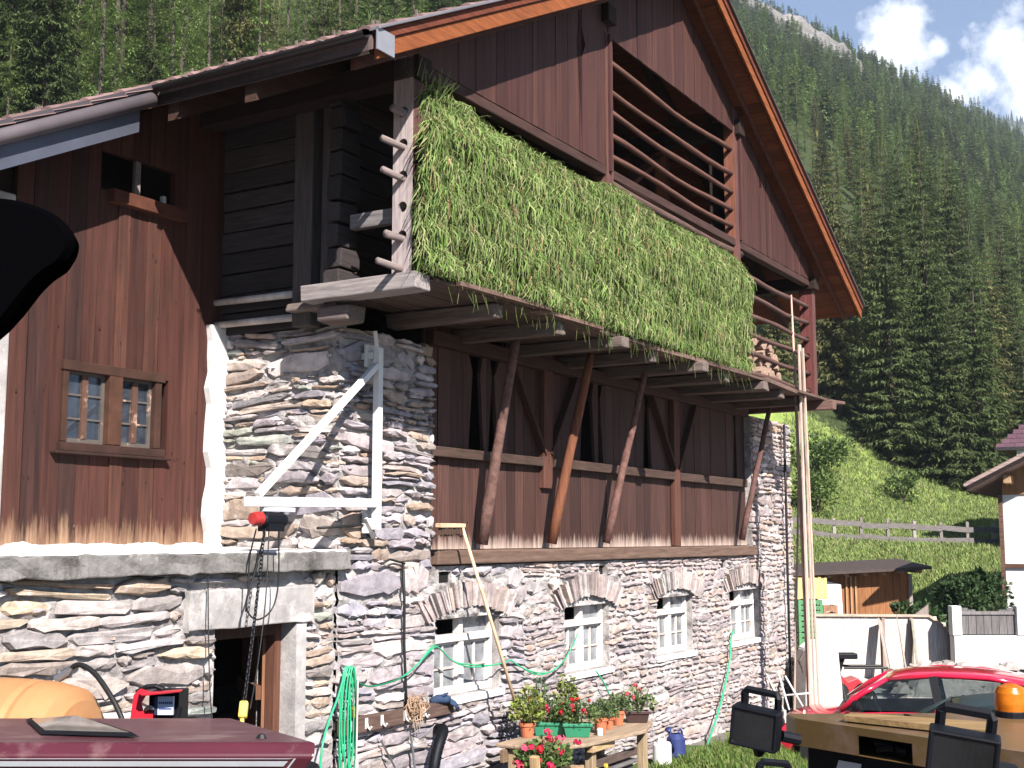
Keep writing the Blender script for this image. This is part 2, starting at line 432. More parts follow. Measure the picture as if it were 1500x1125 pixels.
# ---- side wall above the terrace, n from -1.45 to 0 (plane s = 0)
def side(u, v, d): return (-d, u, v)
stones(mb, -1.46, .0, 2.74, 4.70, side, P_WARM + P_GREY[:2], (), .05, .16, .15, .6, warp=.05, seed=12)
backing(mm, -1.46, -.02, 2.6, 4.70, side, (), -.008, MC); chips(mb, -1.46, 0, 2.74, 4.66, side, P_WARM, (), 110, 34)
# ---- far end wall
def far_side(u, v, d): return (11.9 + d, u, v)
stones(mb, -3.5, 0, -.35, 4.74, far_side, P_PINK, (), .08, .2, .25, .7, seed=14)
backing(mm, -9.0, -.02, -.5, 4.74, far_side, (), -.022, MC)
# ---- wall under the terrace with the stable door
DOOR = (-1.41, -.52, -.5, 2.17)
LINT = (-1.74, -.34, 2.17, 2.46)
def terr(u, v, d): return (u, d - .03, v)
stones(mb, -4.6, -.03, -.35, 2.57, terr, P_WARM + [(.56, .43, .31), (.50, .40, .32)], (DOOR, LINT, (-.52, -.40, -.5, 2.2)), .07, .19, .2, .62, seed=21)
backing(mm, -4.6, 0, -.5, 2.58, terr, (DOOR,), -.010, MC, .38); chips(mb, -4.0, -.03, .4, 2.55, terr, P_WARM + [(.56, .43, .31), (.50, .40, .32)], (DOOR, LINT, (-.52, -.40, -.5, 2.2)), 170, 35)
obj('stone_wall', mb, 'stone', barn)
for a, b, c, d in LOOP:
    m_ = MB('B'); m_.box(a + .004, b - .004, -.40, -.05, c + .004, d - .004, (.012, .010, .010)); obj('hole_shade', m_, 'timber', barn)  # dark block stands in for the shade inside each small wall hole
obj('mortar', mm, 'mortar', barn)
# ---- concrete: terrace slab, lintel, door jamb
mb = MB('B')
def rough_slab(mb, x0, x1, y0, y1, z0, z1, nx, col, j=.012):
    vs = []; 
    for i in range(nx + 1):
        x = x0 + (x1 - x0) * i / nx
        for (y, z) in ((y1, z0), (y1, (z0 + z1) / 2), (y1, z1), (y0, z1), (y0, z0)):
            vs.append((x, y + rnd(-j, j), z + rnd(-j, j) * .8))
    fs = []
    for i in range(nx):
        for k in range(5):
            k2 = (k + 1) % 5
            fs.append((i * 5 + k, i * 5 + k2, (i + 1) * 5 + k2, (i + 1) * 5 + k))
    fs.append((0, 1, 2, 3, 4)); fs.append(tuple(nx * 5 + k for k in (4, 3, 2, 1, 0)))
    mb.add(vs, fs, col)
rough_slab(mb, -4.6, .03, -1.5, .10, 2.585, 2.738, 40, (.30, .28, .27), .014)
obj('terrace_slab', mb, 'oldconcrete', barn, bevel=.012)
mb = MB('B')
for i in range(46):
    x = -4.6 + i * .1
    mb.add([(x, -1.42, 2.77), (x + .1, -1.42, 2.77), (x + .1, .075, 2.752), (x, .075, 2.752), (x, .09, 2.735), (x + .1, .09, 2.735)], [(0, 1, 2, 3), (3, 2, 5, 4)], (.7, .7, .7))
obj('slab_screed', mb, 'plaster', barn)
mb = MB('B'); rough_slab(mb, LINT[0], LINT[1], -.32, .015, LINT[2], LINT[3], 12, (.5, .45, .43), .008); obj('door_lintel', mb, 'concrete', barn, bevel=.01)
mb = MB('B'); rough_slab(mb, -.525, -.40, -.40, .0, -.4, 2.165, 2, (.4, .38, .36), .003); obj('door_jamb', mb, 'concrete', barn)
# plaster strip at the inner corner and low plaster band over the slab, pale corner post
mb = MB('B')
prof = [(-1.42, 2.75), (-1.46, 4.76)]
zs = [2.752 + i * .145 for i in range(15)]
vs = []
for z in zs:
    e = rnd(-.03, .03)
    vs += [(-.215 + e, -1.335, z), (.0, -1.335, z), (.0, -1.44, z), (-.215 + e, -1.44, z)]
fs = []
for i in range(14):
    for k in range(4): fs.append((i * 4 + k, i * 4 + (k + 1) % 4, (i + 1) * 4 + (k + 1) % 4, (i + 1) * 4 + k))
fs += [(0, 1, 2, 3), (59, 58, 57, 56)]
mb.add(vs, fs, (.7, .7, .7))
PL = []
for i in range(61):   # uneven plaster fillet where the boards meet the slab
    x = -2.36 + i * .0362; hh = 2.805 + .03 * mnoise.noise(Vector((x * 4, 0, 0))) + .02 * mnoise.noise(Vector((x * 15, 2, 0)))
    PL += [(x, -1.42, hh), (x, -1.375, hh - .005), (x, -1.34 + .02 * mnoise.noise(Vector((x * 6, 5, 0))), 2.76)]
mb.add(PL, [q for i in range(60) for q in ((i * 3, i * 3 + 3, i * 3 + 4, i * 3 + 1), (i * 3 + 1, i * 3 + 4, i * 3 + 5, i * 3 + 2))], (.7, .7, .7))
obj('plaster_edge', mb, 'plaster', barn)
mb = MB('B'); mb.box(-2.62, -2.335, -1.5, -1.36, 2.75, 5.5, (.46, .48, .52)); obj('corner_post', mb, 'concrete', barn, bevel=.015)

# ---- barn roof planes
ZE, TP, SL, SR, APX = 6.40, .510, -1.40, 11.40, 5.0
def zu(s): return ZE + TP * (s - SL) if s <= APX else ZE + TP * (SR - s) + 0.0
NF, NB, NWV, SWE = 1.35, -9.4, -.90, -4.8
# wall boards of the wing (n = -1.40)
WB = [(.060, .019, .014), (.070, .025, .018), (.050, .017, .013), (.066, .022, .016), (.042, .017, .014), (.080, .031, .021), (.052, .020, .016), (.034, .014, .012)]
mb = MB('B'); x = -4.7
wo = [(-1.80, -.78, 3.56, 4.22), (-1.36, -.68, 5.76, 6.10)]
while x < -.02:
    w = rnd(.13, .2); x2 = min(x + w, 0.0)
    if -2.64 < x2 and x < -2.335: x = x2; continue
    segs = [(2.78, None)]
    hs = [(max(c, 2.8), d) for a, b, c, d in wo if x2 > a + .01 and x < b - .01]
    zt = lambda q: zu(q) - .02
    cur = 2.78; col = R.choice(WB); m = rnd(.8, 1.15); col = tuple(c * m for c in col); dd = rnd(-.008, .008)
    for c, d in sorted(hs): mb.box(x + .003, x2 - .003, -1.46, -1.40 + dd, cur, c, col); cur = d
    vs = []
    for q in (x + .003, x2 - .003):
        for n_ in (-1.46, -1.40 + dd):
            vs += [(q, n_, cur), (q, n_, zt(q))]
    mb.add(vs, [(0, 1, 3, 2), (4, 6, 7, 5), (0, 4, 5, 1), (2, 3, 7, 6), (1, 5, 7, 3), (0, 2, 6, 4)], col)
    x = x2
for i in range(70):     # knots and nail heads
    s_, z_ = rnd(-2.3, -.25), rnd(2.9, 5.9)
    if any(a - .12 < s_ < b + .12 and c - .12 < z_ < d + .12 for a, b, c, d in wo): continue
    r_ = rnd(.003, .009)
    mb.add([(s_ + r_ * math.cos(k * .785), -1.389, z_ + r_ * 1.5 * math.sin(k * .785)) for k in range(8)], [tuple(range(8))], (.022, .010, .009))
obj('wing_boards', mb, 'wingboard', barn)
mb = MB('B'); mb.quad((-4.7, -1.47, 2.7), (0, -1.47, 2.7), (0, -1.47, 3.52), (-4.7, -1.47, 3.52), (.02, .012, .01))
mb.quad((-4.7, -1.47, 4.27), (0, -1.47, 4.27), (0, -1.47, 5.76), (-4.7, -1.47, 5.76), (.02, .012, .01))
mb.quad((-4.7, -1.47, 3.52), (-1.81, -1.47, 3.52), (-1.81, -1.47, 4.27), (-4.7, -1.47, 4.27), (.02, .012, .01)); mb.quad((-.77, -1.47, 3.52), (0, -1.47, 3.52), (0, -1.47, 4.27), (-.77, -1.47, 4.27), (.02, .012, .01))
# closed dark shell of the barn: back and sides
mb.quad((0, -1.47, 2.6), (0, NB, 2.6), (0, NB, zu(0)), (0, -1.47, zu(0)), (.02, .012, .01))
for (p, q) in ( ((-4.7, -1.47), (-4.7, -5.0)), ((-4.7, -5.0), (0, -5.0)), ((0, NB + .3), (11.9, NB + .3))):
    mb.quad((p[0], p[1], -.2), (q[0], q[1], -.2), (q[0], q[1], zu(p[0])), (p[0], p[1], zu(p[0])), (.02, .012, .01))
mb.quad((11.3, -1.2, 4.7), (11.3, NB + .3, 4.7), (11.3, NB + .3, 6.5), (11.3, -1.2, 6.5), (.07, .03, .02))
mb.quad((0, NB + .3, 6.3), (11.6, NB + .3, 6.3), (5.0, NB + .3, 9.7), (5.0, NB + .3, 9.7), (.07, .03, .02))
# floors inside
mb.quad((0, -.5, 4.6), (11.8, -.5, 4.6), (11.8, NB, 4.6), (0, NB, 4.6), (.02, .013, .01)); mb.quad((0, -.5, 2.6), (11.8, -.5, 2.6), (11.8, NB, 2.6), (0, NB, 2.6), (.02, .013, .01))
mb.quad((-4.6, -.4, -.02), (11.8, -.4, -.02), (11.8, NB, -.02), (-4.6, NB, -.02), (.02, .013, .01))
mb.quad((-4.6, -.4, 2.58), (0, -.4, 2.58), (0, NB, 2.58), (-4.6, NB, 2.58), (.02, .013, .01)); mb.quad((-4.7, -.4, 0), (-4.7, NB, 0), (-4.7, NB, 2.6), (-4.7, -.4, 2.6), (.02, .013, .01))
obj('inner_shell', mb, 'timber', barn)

# ---- wing window: surround, two sashes of six panes
def part_group(name, mb, mat, **k): return obj(name, mb, mat, barn, **k)
DK = (.055, .026, .018)
a, b, z0, z1 = wo[0]
mb = MB('B')
mb.box(a - .02, b + .04, -1.42, -1.355, z1 - .03, z1 + .05, DK); mb.box(a - .03, b + .05, -1.43, -1.345, z0 - .02, z0 + .05, (.05, .024, .018)); mb.box(a - .09, b + .10, -1.43, -1.32, z0 - .045, z0 - .022, (.04, .02, .016))
mb.box(a - .01, a + .045, -1.44, -1.37, z0 + .055, z1 - .02, DK); mb.box(b - .06, b + .01, -1.44, -1.37, z0 + .055, z1 - .02, DK); c = a + .52
mb.box(c - .07, c + .07, -1.44, -1.36, z0 + .055, z1 - .02, (.08, .035, .022))
ww = part_group('window', mb, 'timber', bevel=.006)
for (p, q) in ((a + .045, c - .07), (c + .07, b - .06)):
    mb = MB('B'); zz0, zz1 = z0 + .055, z1 - .02; g = (.11, .09, .08)
    m_ = (p + q) / 2
    mb.box(p, p + .03, -1.465, -1.425, zz0, zz1, g); mb.box(q - .03, q, -1.465, -1.425, zz0, zz1, g); mb.box(p + .03, q - .03, -1.465, -1.425, zz0, zz0 + .035, g); mb.box(p + .03, q - .03, -1.465, -1.425, zz1 - .03, zz1, g)
    mb.box(m_ - .03, m_ + .03, -1.462, -1.42, zz0 + .035, zz1 - .03, (.10, .05, .035))
    for k in (1, 2):
        z = zz0 + (zz1 - zz0) * k / 3
        mb.box(p + .03, m_ - .03, -1.46, -1.43, z - .008, z + .008, g); mb.box(m_ + .03, q - .03, -1.46, -1.43, z - .008, z + .008, g)
    obj('sash', mb, 'winwood', ww)
    mb = MB('B'); mb.box(p + .03, q - .03, -1.449, -1.445, zz0 + .03, zz1 - .03, (.1, .1, .1)); obj('pane', mb, 'darkpane', ww)
mb = MB('B')   # things just seen behind the glass: a hung pale sheet
mb.quad((a + .02, -1.62, z0), (a + .5, -1.75, z0), (a + .42, -1.66, z0 + .16), (a + .05, -1.6, z0 + .3), (.5, .52, .5)); mb.quad((c + .16, -1.62, z0 + .05), (b, -1.7, z0 + .05), (b - .05, -1.64, z0 + .22), (c + .2, -1.65, z0 + .27), (.45, .42, .38))
mb.quad((a - .1, -2.3, z0 - .1), (b + .1, -2.3, z0 - .1), (b + .1, -2.3, z1 + .1), (a - .1, -2.3, z1 + .1), (.02, .018, .016))
obj('curtain', mb, 'plasticpaint', ww)
# upper loft opening of the wing
a, b, z0, z1 = wo[1]
mb = MB('B'); mb.box(a - .06, b + .10, -1.42, -1.32, z0 - .10, z0 + .012, (.10, .035, .02)); mb.box(-1.12, -1.06, -1.45, -1.41, z0 + .012, z1 - .002, (.20, .17, .15))
mb.box(b - .13, b - .09, -1.44, -1.40, z0 + .012, z0 + .10, (.6, .58, .55))
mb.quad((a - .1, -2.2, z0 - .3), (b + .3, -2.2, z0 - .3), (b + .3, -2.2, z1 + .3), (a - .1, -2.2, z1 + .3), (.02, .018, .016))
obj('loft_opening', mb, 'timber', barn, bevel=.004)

# ---- log side wall above the stones, corner posts, poles
LG = [(.050, .040, .040), (.042, .034, .034), (.060, .048, .048), (.036, .029, .029)]  # log tones darkened so the wall under the eave reads as deep shade
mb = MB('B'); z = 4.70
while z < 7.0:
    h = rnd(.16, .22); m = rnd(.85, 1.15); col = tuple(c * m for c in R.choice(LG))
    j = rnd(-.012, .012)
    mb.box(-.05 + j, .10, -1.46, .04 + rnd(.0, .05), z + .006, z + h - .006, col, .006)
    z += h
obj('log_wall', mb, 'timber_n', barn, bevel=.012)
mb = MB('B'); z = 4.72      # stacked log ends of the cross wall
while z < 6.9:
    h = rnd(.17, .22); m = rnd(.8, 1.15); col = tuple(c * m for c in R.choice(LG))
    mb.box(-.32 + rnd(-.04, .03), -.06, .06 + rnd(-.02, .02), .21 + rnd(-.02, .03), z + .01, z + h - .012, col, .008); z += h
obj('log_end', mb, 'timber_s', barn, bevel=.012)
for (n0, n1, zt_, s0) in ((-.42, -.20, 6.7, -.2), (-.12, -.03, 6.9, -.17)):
    mb = MB('B'); mb.box(s0, s0 + .14, n0, n1, 4.68 if n0 < -.3 else 4.9, zt_, (.095, .08, .075), .006); obj('side_post', mb, 'timber_z', barn, bevel=.01)  # post tone darkened as well, eave shade put into the colour
for z in (5.0, 4.79):
    mb = MB('B'); mb.tube([(-.13, -1.45, z + .005), (-.12, -.9, z), (-.115, -.36, z - .005)], [.03, .033, .035], (.62, .55, .50), 8); obj('side_pole', mb, 'timber', barn, smooth=True)
mb = MB('B'); mb.box(-.34, -.10, -.02, .33, 4.66, 4.80, (.17, .13, .12), .015); mb.box(-.30, -.02, -.4, .08, 4.80, 4.87, (.2, .16, .14), .01); obj('corner_beam', mb, 'timber_n', barn, bevel=.02)
mb = MB('B'); mb.box(-.24, -.17, .25, .84, 5.46, 5.59, (.20, .18, .18)); obj('side_rail', mb, 'timber_n', barn, bevel=.005)

# ---- boards in the recess below the loft floor (n = -.12)
RB = [(.066, .028, .022), (.076, .034, .027), (.055, .024, .019), (.070, .030, .024), (.084, .039, .031), (.050, .022, .018)]
gaps = [(2.24, 2.44, 3.72), (2.62, 2.72, 3.72), (4.66, 4.95, 3.76), (5.05, 5.17, 3.76), (6.40, 6.58, 3.76), (9.62, 9.72, 3.76)]
mb = MB('B'); x = 1.40
while x < 10.06:
    w = rnd(.17, .26); x2 = min(x + w, 10.06); col = R.choice(RB); m = rnd(.8, 1.2); col = tuple(c * m for c in col); dd = rnd(-.006, .006)
    cut = [g for g in gaps if x2 > g[0] and x < g[1]]
    if cut:
        g = cut[0]
        mb.box(x + .003, x2 - .003, -.16, -.12 + dd, 2.74, g[2], col)
        if x < g[0]: mb.add([(x, -.16, g[2]), (g[0] - .05, -.16, g[2]), (g[0] + .03, -.16, 4.55), (x, -.16, 4.95), (x, -.12, g[2]), (g[0] - .05, -.12, g[2]), (g[0] + .03, -.12, 4.55), (x, -.12, 4.95)], [(0, 1, 2, 3), (4, 5, 6, 7), (1, 2, 6, 5)], col)
        if x2 > g[1]: mb.add([(g[1] + .05, -.16, g[2]), (x2, -.16, g[2]), (x2, -.16, 4.95), (g[1] - .03, -.16, 4.55), (g[1] + .05, -.12, g[2]), (x2, -.12, g[2]), (x2, -.12, 4.95), (g[1] - .03, -.12, 4.55)], [(0, 1, 2, 3), (4, 5, 6, 7), (0, 3, 7, 4)], col)
    else: mb.box(x + .003, x2 - .003, -.16, -.12 + dd, 2.74, 4.95, col)
    x = x2
for i in range(70):
    s_, z_ = rnd(1.5, 9.9), rnd(2.8, 4.6); r_ = rnd(.003, .008)
    if any(g[0] - .2 < s_ < g[1] + .2 and z_ > 3.6 for g in gaps): continue
    mb.add([(s_ + r_ * math.cos(k * .785), -.111, z_ + r_ * 1.6 * math.sin(k * .785)) for k in range(8)], [tuple(range(8))], (.02, .012, .01))
obj('recess_boards', mb, 'board', barn)
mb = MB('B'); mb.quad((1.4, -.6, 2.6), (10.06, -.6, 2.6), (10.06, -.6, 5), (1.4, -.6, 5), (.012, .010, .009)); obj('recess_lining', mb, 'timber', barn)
mb = MB('B')
for (p, q) in ((1.40, 3.62), (3.86, 7.20), (7.42, 9.96)): mb.box(p, q, -.12, -.035, 3.63, 3.74, (.075, .045, .035), .008)
obj('cross_rail', mb, 'timber_s', barn, bevel=.008)
for c, lo in ((3.74, 3.4), (7.31, 2.74)):
    mb = MB('B'); mb.box(c - .10, c + .10, -.12, -.05, lo, 4.95, (.12, .05, .035), .006)
    mb.beam((c - .06, -.085, 3.78), (c - .78, -.085, 4.75), .05, .11, (.07, .032, .024), up=(0, 1, 0)); mb.beam((c + .06, -.085, 3.78), (c + .72, -.085, 4.75), .05, .11, (.07, .032, .024), up=(0, 1, 0))
    obj('recess_frame', mb, 'timber_z', barn, bevel=.006)
mb = MB('B'); mb.box(1.41, 10.05, -.15, .06, 2.585, 2.735, (.16, .10, .075), .012); obj('sill_beam', mb, 'timber_s', barn, bevel=.015)
mb = MB('B')
mb.box(1.42, 10.04, -.16, -.02, 4.72, 4.86, (.07, .035, .028))
obj('head_beam', mb, 'timber_s', barn, bevel=.01)
# ---- struts
for i, (sf, zf, st, zt_, r, col) in enumerate(((2.22, 2.79, 2.16, 4.86, .056, (.17, .095, .08)), (3.64, 2.79, 3.78, 4.88, .056, (.20, .075, .04)), (4.98, 2.79, 5.22, 4.88, .046, (.19, .10, .085)), (9.48, 2.82, 9.66, 4.88, .044, (.16, .085, .075)))):
    mb = MB('B'); P = []
    for k in range(7):
        t = k / 6; P.append((sf + (st - sf) * t + rnd(-.005, .005), .03 + .44 * t + rnd(-.004, .004), zf + (zt_ - zf) * t))
    mb.tube(P, [r * (1.1 - .3 * k / 6) + rnd(-.003, .003) for k in range(7)], col, 10); obj('strut', mb, 'bark' if i != 1 else 'timber_z', barn, smooth=True)
# ---- loft floor: joists, edge planks
for k, s in enumerate((.9, 2.0, 3.12, 4.2, 5.25, 6.35, 7.45, 8.5, 9.5)):
    mb = MB('B'); e = 1.06 + (.14 if k in (2, 4, 6) else 0) + rnd(-.03, .03)
    mb.box(s - .08, s + .08, -.15, e, 4.80, 4.925, (.17, .13, .115), .012); obj('joist', mb, 'timber_n', barn, bevel=.012)
mb = MB('B'); mb.box(-.45, -.24, -.10, 1.09, 4.83, 4.975, (.30, .26, .25), .008); obj('end_beam', mb, 'timber_n', barn, bevel=.01)
mb = MB('B'); mb.box(10.22, 10.42, -.3, 1.25, 4.80, 4.93, (.19, .11, .09), .008); obj('end_beam', mb, 'timber_n', barn, bevel=.01)
mb = MB('B')
for k in range(6):
    n0 = -.1 + k * .2; x = -.24 if k < 5 else -.2
    while x < 10.5:
        w = rnd(1.8, 3.4); x2 = min(x + w, 10.55)
        mb.box(x, x2 - .01, n0 + .006, n0 + .19 + (rnd(-.04, .05) if k == 5 else 0), 4.928 + rnd(0, .012), 4.955 + rnd(0, .015), shade(rnd(.7, 1.2), (.12, .08, .065)), .008); x = x2
x = .1
while x < 10.4:     # ragged slabs with bark along the front edge
    w = rnd(.7, 1.8); n0 = 1.02 + rnd(-.03, .08)
    mb.beam((x, n0, 4.955 + rnd(-.02, .02)), (x + w, n0 + rnd(-.05, .05), 4.955 + rnd(-.02, .02)), rnd(.12, .2), rnd(.03, .055), shade(rnd(.7, 1.25), (.16, .10, .08))); x += w * .9
obj('loft_floor', mb, 'timber_s', barn)

# ---- rack posts with bored holes
PZ = [5.05, 5.29, 5.53, 5.79, 6.06, 6.33]
def post(s0, s1, n0, n1, z0, z1, holes, col, r=.045):
    mb = MB('B')
    nc = (n0 + n1) / 2 + .0; seg = 16
    hs = [h for h in holes if z0 + .1 < h < z1 - .1]
    for (sf, fl) in ((s0, 1), (s1, -1)):
        cur = z0
        for h in hs:
            za, zb = h - .09, h + .09
            mb.quad((sf, n0, cur), (sf, n1, cur), (sf, n1, za), (sf, n0, za), col)
            ring = []; sq = []
            for k in range(seg):
                a = 2 * math.pi * k / seg; ca, sa = math.cos(a), math.sin(a)
                ring.append((nc + ca * r, h + sa * r)); m = max(abs(ca), abs(sa))
                sq.append((nc + ca / m * (n1 - n0) / 2, h + sa / m * .09))
            vs = [(sf, p, q) for p, q in sq] + [(sf, p, q) for p, q in ring]
            mb.add(vs, [(k, (k + 1) % seg, seg + (k + 1) % seg, seg + k) for k in range(seg)], col)
            if fl == 1:
                vs = [(s0, p, q) for p, q in ring] + [(s1, p, q) for p, q in ring]
                mb.add(vs, [(k, (k + 1) % seg, seg + (k + 1) % seg, seg + k) for k in range(seg)], tuple(c * .6 for c in col))
            cur = zb
        mb.quad((sf, n0, cur), (sf, n1, cur), (sf, n1, z1), (sf, n0, z1), col)
    for n_ in (n0, n1): mb.quad((s0, n_, z0), (s1, n_, z0), (s1, n_, z1), (s0, n_, z1), (.12, .055, .05) if n_ == n1 else col)
    for z in (z0, z1): mb.quad((s0, n0, z), (s1, n0, z), (s1, n1, z), (s0, n1, z), col)
    return mb
obj('rack_post', post(-.40, -.22, .82, 1.02, 4.976, zu(-.3) - .03, PZ, (.44, .36, .35)), 'timber_z', barn)
mb = MB('B')
for z in (6.6,): mb.box(-.46, -.38, .6, 1.0, z, z + .1, (.1, .06, .04))
R6 = [6.74, 6.97, 7.20, 7.45, 7.70, 8.03]
obj('rack_post', post(3.18, 3.34, .84, .99, 4.976, 8.3, R6, (.15, .07, .05)), 'timber_z', barn)
obj('rack_post', post(6.98, 7.13, .84, .99, 4.976, 8.6, R6, (.22, .085, .055)), 'timber_z', barn)
obj('rack_post', post(10.16, 10.30, .80, 1.0, 4.94, 6.78, [5.08, 5.35, 5.62, 5.88, 6.14, 6.40], (.16, .05, .045)), 'timber_z', barn)
obj('loft_post', post(7.28, 7.42, -.3, -.14, 4.95, 8.3, (), (.30, .11, .05)), 'timber_z', barn)
mb = MB('B'); mb.beam((5.6, -.25, 7.1), (7.3, -.25, 8.2), .06, .18, (.16, .06, .04), up=(0, 1, 0)); mb.box(3.3, 7.3, -.3, -.2, 7.0, 7.12, (.12, .05, .035)); obj('loft_brace', mb, 'timber_s', barn)
def rod(s0, s1, z, r, sag, col):
    mb = MB('B'); P = []; nn = 9; o = rnd(-.01, .01)
    for k in range(nn):
        t = k / (nn - 1); P.append((s0 + (s1 - s0) * t, .92 + o + .015 * math.sin(t * 6 + z), z - sag * 4 * t * (1 - t) + .012 * math.sin(t * 9 + z * 7)))
    mb.tube(P, [r + rnd(-.004, .004) for _ in range(nn)], col, 8); obj('rack_rod', mb, 'timber_s', barn, smooth=True)
for z, e in zip(PZ, (.30, .20, 0, .26, .28, .16)):
    if e: rod(-.40 - e, 3.26, z - .015, .032, .03, (.23, .18, .17))
for z in R6: rod(3.22, 7.1, z, .032, rnd(.0, .035), (.13, .06, .045))
rod(3.2, 7.3, 6.66, .05, .03, (.12, .07, .06))
for z in (5.08, 5.35, 5.62, 5.88, 6.14, 6.40): rod(7.05, 10.32, z, .034, rnd(.01, .04), (.12, .065, .055))
mb = MB('B'); mb.box(-.2, 10.3, .86, .98, 6.70, 6.80, (.06, .03, .025)); obj('rack_beam', mb, 'timber_s', barn, bevel=.01)

# ---- boarded gable panels (n = .95) with diamond openings between two boards
PB = [(.062, .022, .019), (.068, .026, .021), (.055, .020, .017), (.064, .024, .019), (.072, .028, .022), (.057, .021, .018)]
def panel(s0, s1, z0, dia=None):
    mb = MB('B'); x = s0
    while x < s1 - .01:
        w = rnd(.10, .15); x2 = min(x + w, s1)
        if dia and x < dia[0] < x2: x2 = dia[0]
        col = shade(rnd(.88, 1.12), R.choice(PB)); dd = .985 + rnd(-.005, .005)
        tip = lambda q: max(zu(q) - .03, z0 + .01)
        pl = [(x + .002, z0), (x2 - .002, z0)]
        dr = dia and abs(x2 - dia[0]) < .003; dl = dia and abs(x - dia[0]) < .003
        if dr: pl += [(x2 - .002, dia[1] - .17), (x2 - .085, dia[1]), (x2 - .002, dia[1] + .17)]
        pl += [(x2 - .002, tip(x2))]
        if x < APX < x2: pl += [(APX, zu(APX) - .03)]
        pl += [(x + .002, tip(x))]
        if dl: pl += [(x + .002, dia[1] + .17), (x + .085, dia[1]), (x + .002, dia[1] - .17)]
        mb.prism(pl, lambda a, b, d: (a, d, b), .955, dd, col); x = x2
    obj('gable_panel', mb, 'panel', barn)
panel(-.55, 3.26, 6.80, (2.62, 7.98))
panel(3.26, 7.06, 8.27)
panel(7.06, 10.34, 6.80, (7.95, 7.75))
mb = MB('B'); mb.box(7.10, 7.15, .975, 1.03, 6.8, 8.5, (.08, .032, .03)); obj('panel_batten', mb, 'timber_z', barn)
mb = MB('B'); mb.box(3.22, 3.27, .975, 1.02, 6.75, 8.28, (.075, .03, .028)); obj('panel_batten', mb, 'timber_z', barn)
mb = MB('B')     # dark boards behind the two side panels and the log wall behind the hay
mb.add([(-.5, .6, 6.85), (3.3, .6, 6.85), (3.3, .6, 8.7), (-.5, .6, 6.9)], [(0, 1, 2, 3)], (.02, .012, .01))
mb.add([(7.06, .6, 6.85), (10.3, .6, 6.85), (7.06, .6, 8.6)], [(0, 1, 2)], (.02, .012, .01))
z = 4.95
while z < 6.8:
    mb.box(-.1, 8.9, -.14, -.02, z + .004, z + .2, shade(rnd(.7, 1.1), (.08, .05, .04)), .006); z += .205
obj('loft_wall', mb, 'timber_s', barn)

# ---- roof
mb = MB('B'); T_ = .10
def slab(mb, sa, sb, n0, n1, t0, t1, col):
    vs = []
    for s in (sa, sb):
        for n_ in (n0, n1): vs += [(s, n_, zu(s) + t0), (s, n_, zu(s) + t1)]
    mb.add(vs, [(0, 1, 3, 2), (4, 6, 7, 5), (0, 4, 5, 1), (2, 3, 7, 6), (1, 5, 7, 3), (0, 2, 6, 4)], col)
SO = [(.17, .055, .022), (.19, .065, .025), (.15, .048, .02), (.18, .06, .026)]
# sheathing boards seen from below (run along the ridge)
s = SL
while s < SR - .01:
    s2 = min(s + .17, SR)
    if s < APX < s2: s2 = APX
    slab(mb, s + .003, s2 - .003, NB, NF, 0, .03, shade(rnd(.8, 1.15), R.choice(SO))); s = s2
s = SWE
while s < SL - .01:
    s2 = min(s + .17, SL); slab(mb, s + .003, s2 - .003, NB, NWV, 0, .03, shade(rnd(.7, 1.0), R.choice(SO))); s = s2
roof = obj('roof', mb, 'timber_n', barn)
mb = MB('B'); slab(mb, SL - .03, APX, NB, NF + .03, .031, .15, (.16, .11, .105)); slab(mb, APX, SR + .03, NB, NF + .03, .031, .15, (.16, .11, .105)); slab(mb, SWE, SL - .03, NB, NWV + .02, .031, .15, (.16, .11, .105))
obj('roof_deck', mb, 'tile', roof)
# tiles: courses with a wavy lower edge
mb = MB('B')
def tile_course(mb, sA, n0, n1, direction, col0, ln=.36):
    n_ = n0; p = .20
    while n_ < n1 - .05:
        col = shade(rnd(.8, 1.2), col0); seg = 6; vs = []
        for e in (0, 1):
            s = sA + direction * ln * e
            for k in range(seg + 1):
                a = k / seg; zz = zu(s) + .152 + (.012 if e == 0 else .0) + .052 * abs(math.sin(a * math.pi)) + (.015 if e == 0 else 0)
                vs.append((s, n_ + a * p, zz))
        m = seg + 1
        for k in range(m): vs.append((sA, vs[k][1], vs[k][2] - .026))
        fs = [(k, k + 1, m + k + 1, m + k) for k in range(seg)] + [(k, 2 * m + k, 2 * m + k + 1, k + 1) for k in range(seg)]
        mb.add(vs, fs, col); n_ += p
TC = (.21, .125, .115)
for i in range(18): tile_course(mb, SL - .03 + i * .34, NB, NF, 1, TC)
for i in range(18): tile_course(mb, SR + .03 - i * .34, NB, NF, -1, TC)
for i in range(10): tile_course(mb, SL - .05 - .34 * (i + 1), NB, NWV, 1, TC)
for i in range(12):      # snow guards near the eave
    n_ = -.7 + i * .19
    s = SL + .22 + (i % 2) * .3; mb.beam((s, n_, zu(s) + .2), (s - .01, n_, zu(s) + .255), .02, .012, (.2, .15, .14))
for i in range(22):
    s = SL - .25 - (i % 3) * .2 - i * .09; n_ = -1.3 - (i % 2) * .4; mb.beam((s, n_, zu(s) + .2), (s - .01, n_, zu(s) + .245), .02, .012, (.2, .15, .14))
obj('roof_tiles', mb, 'tile', roof)
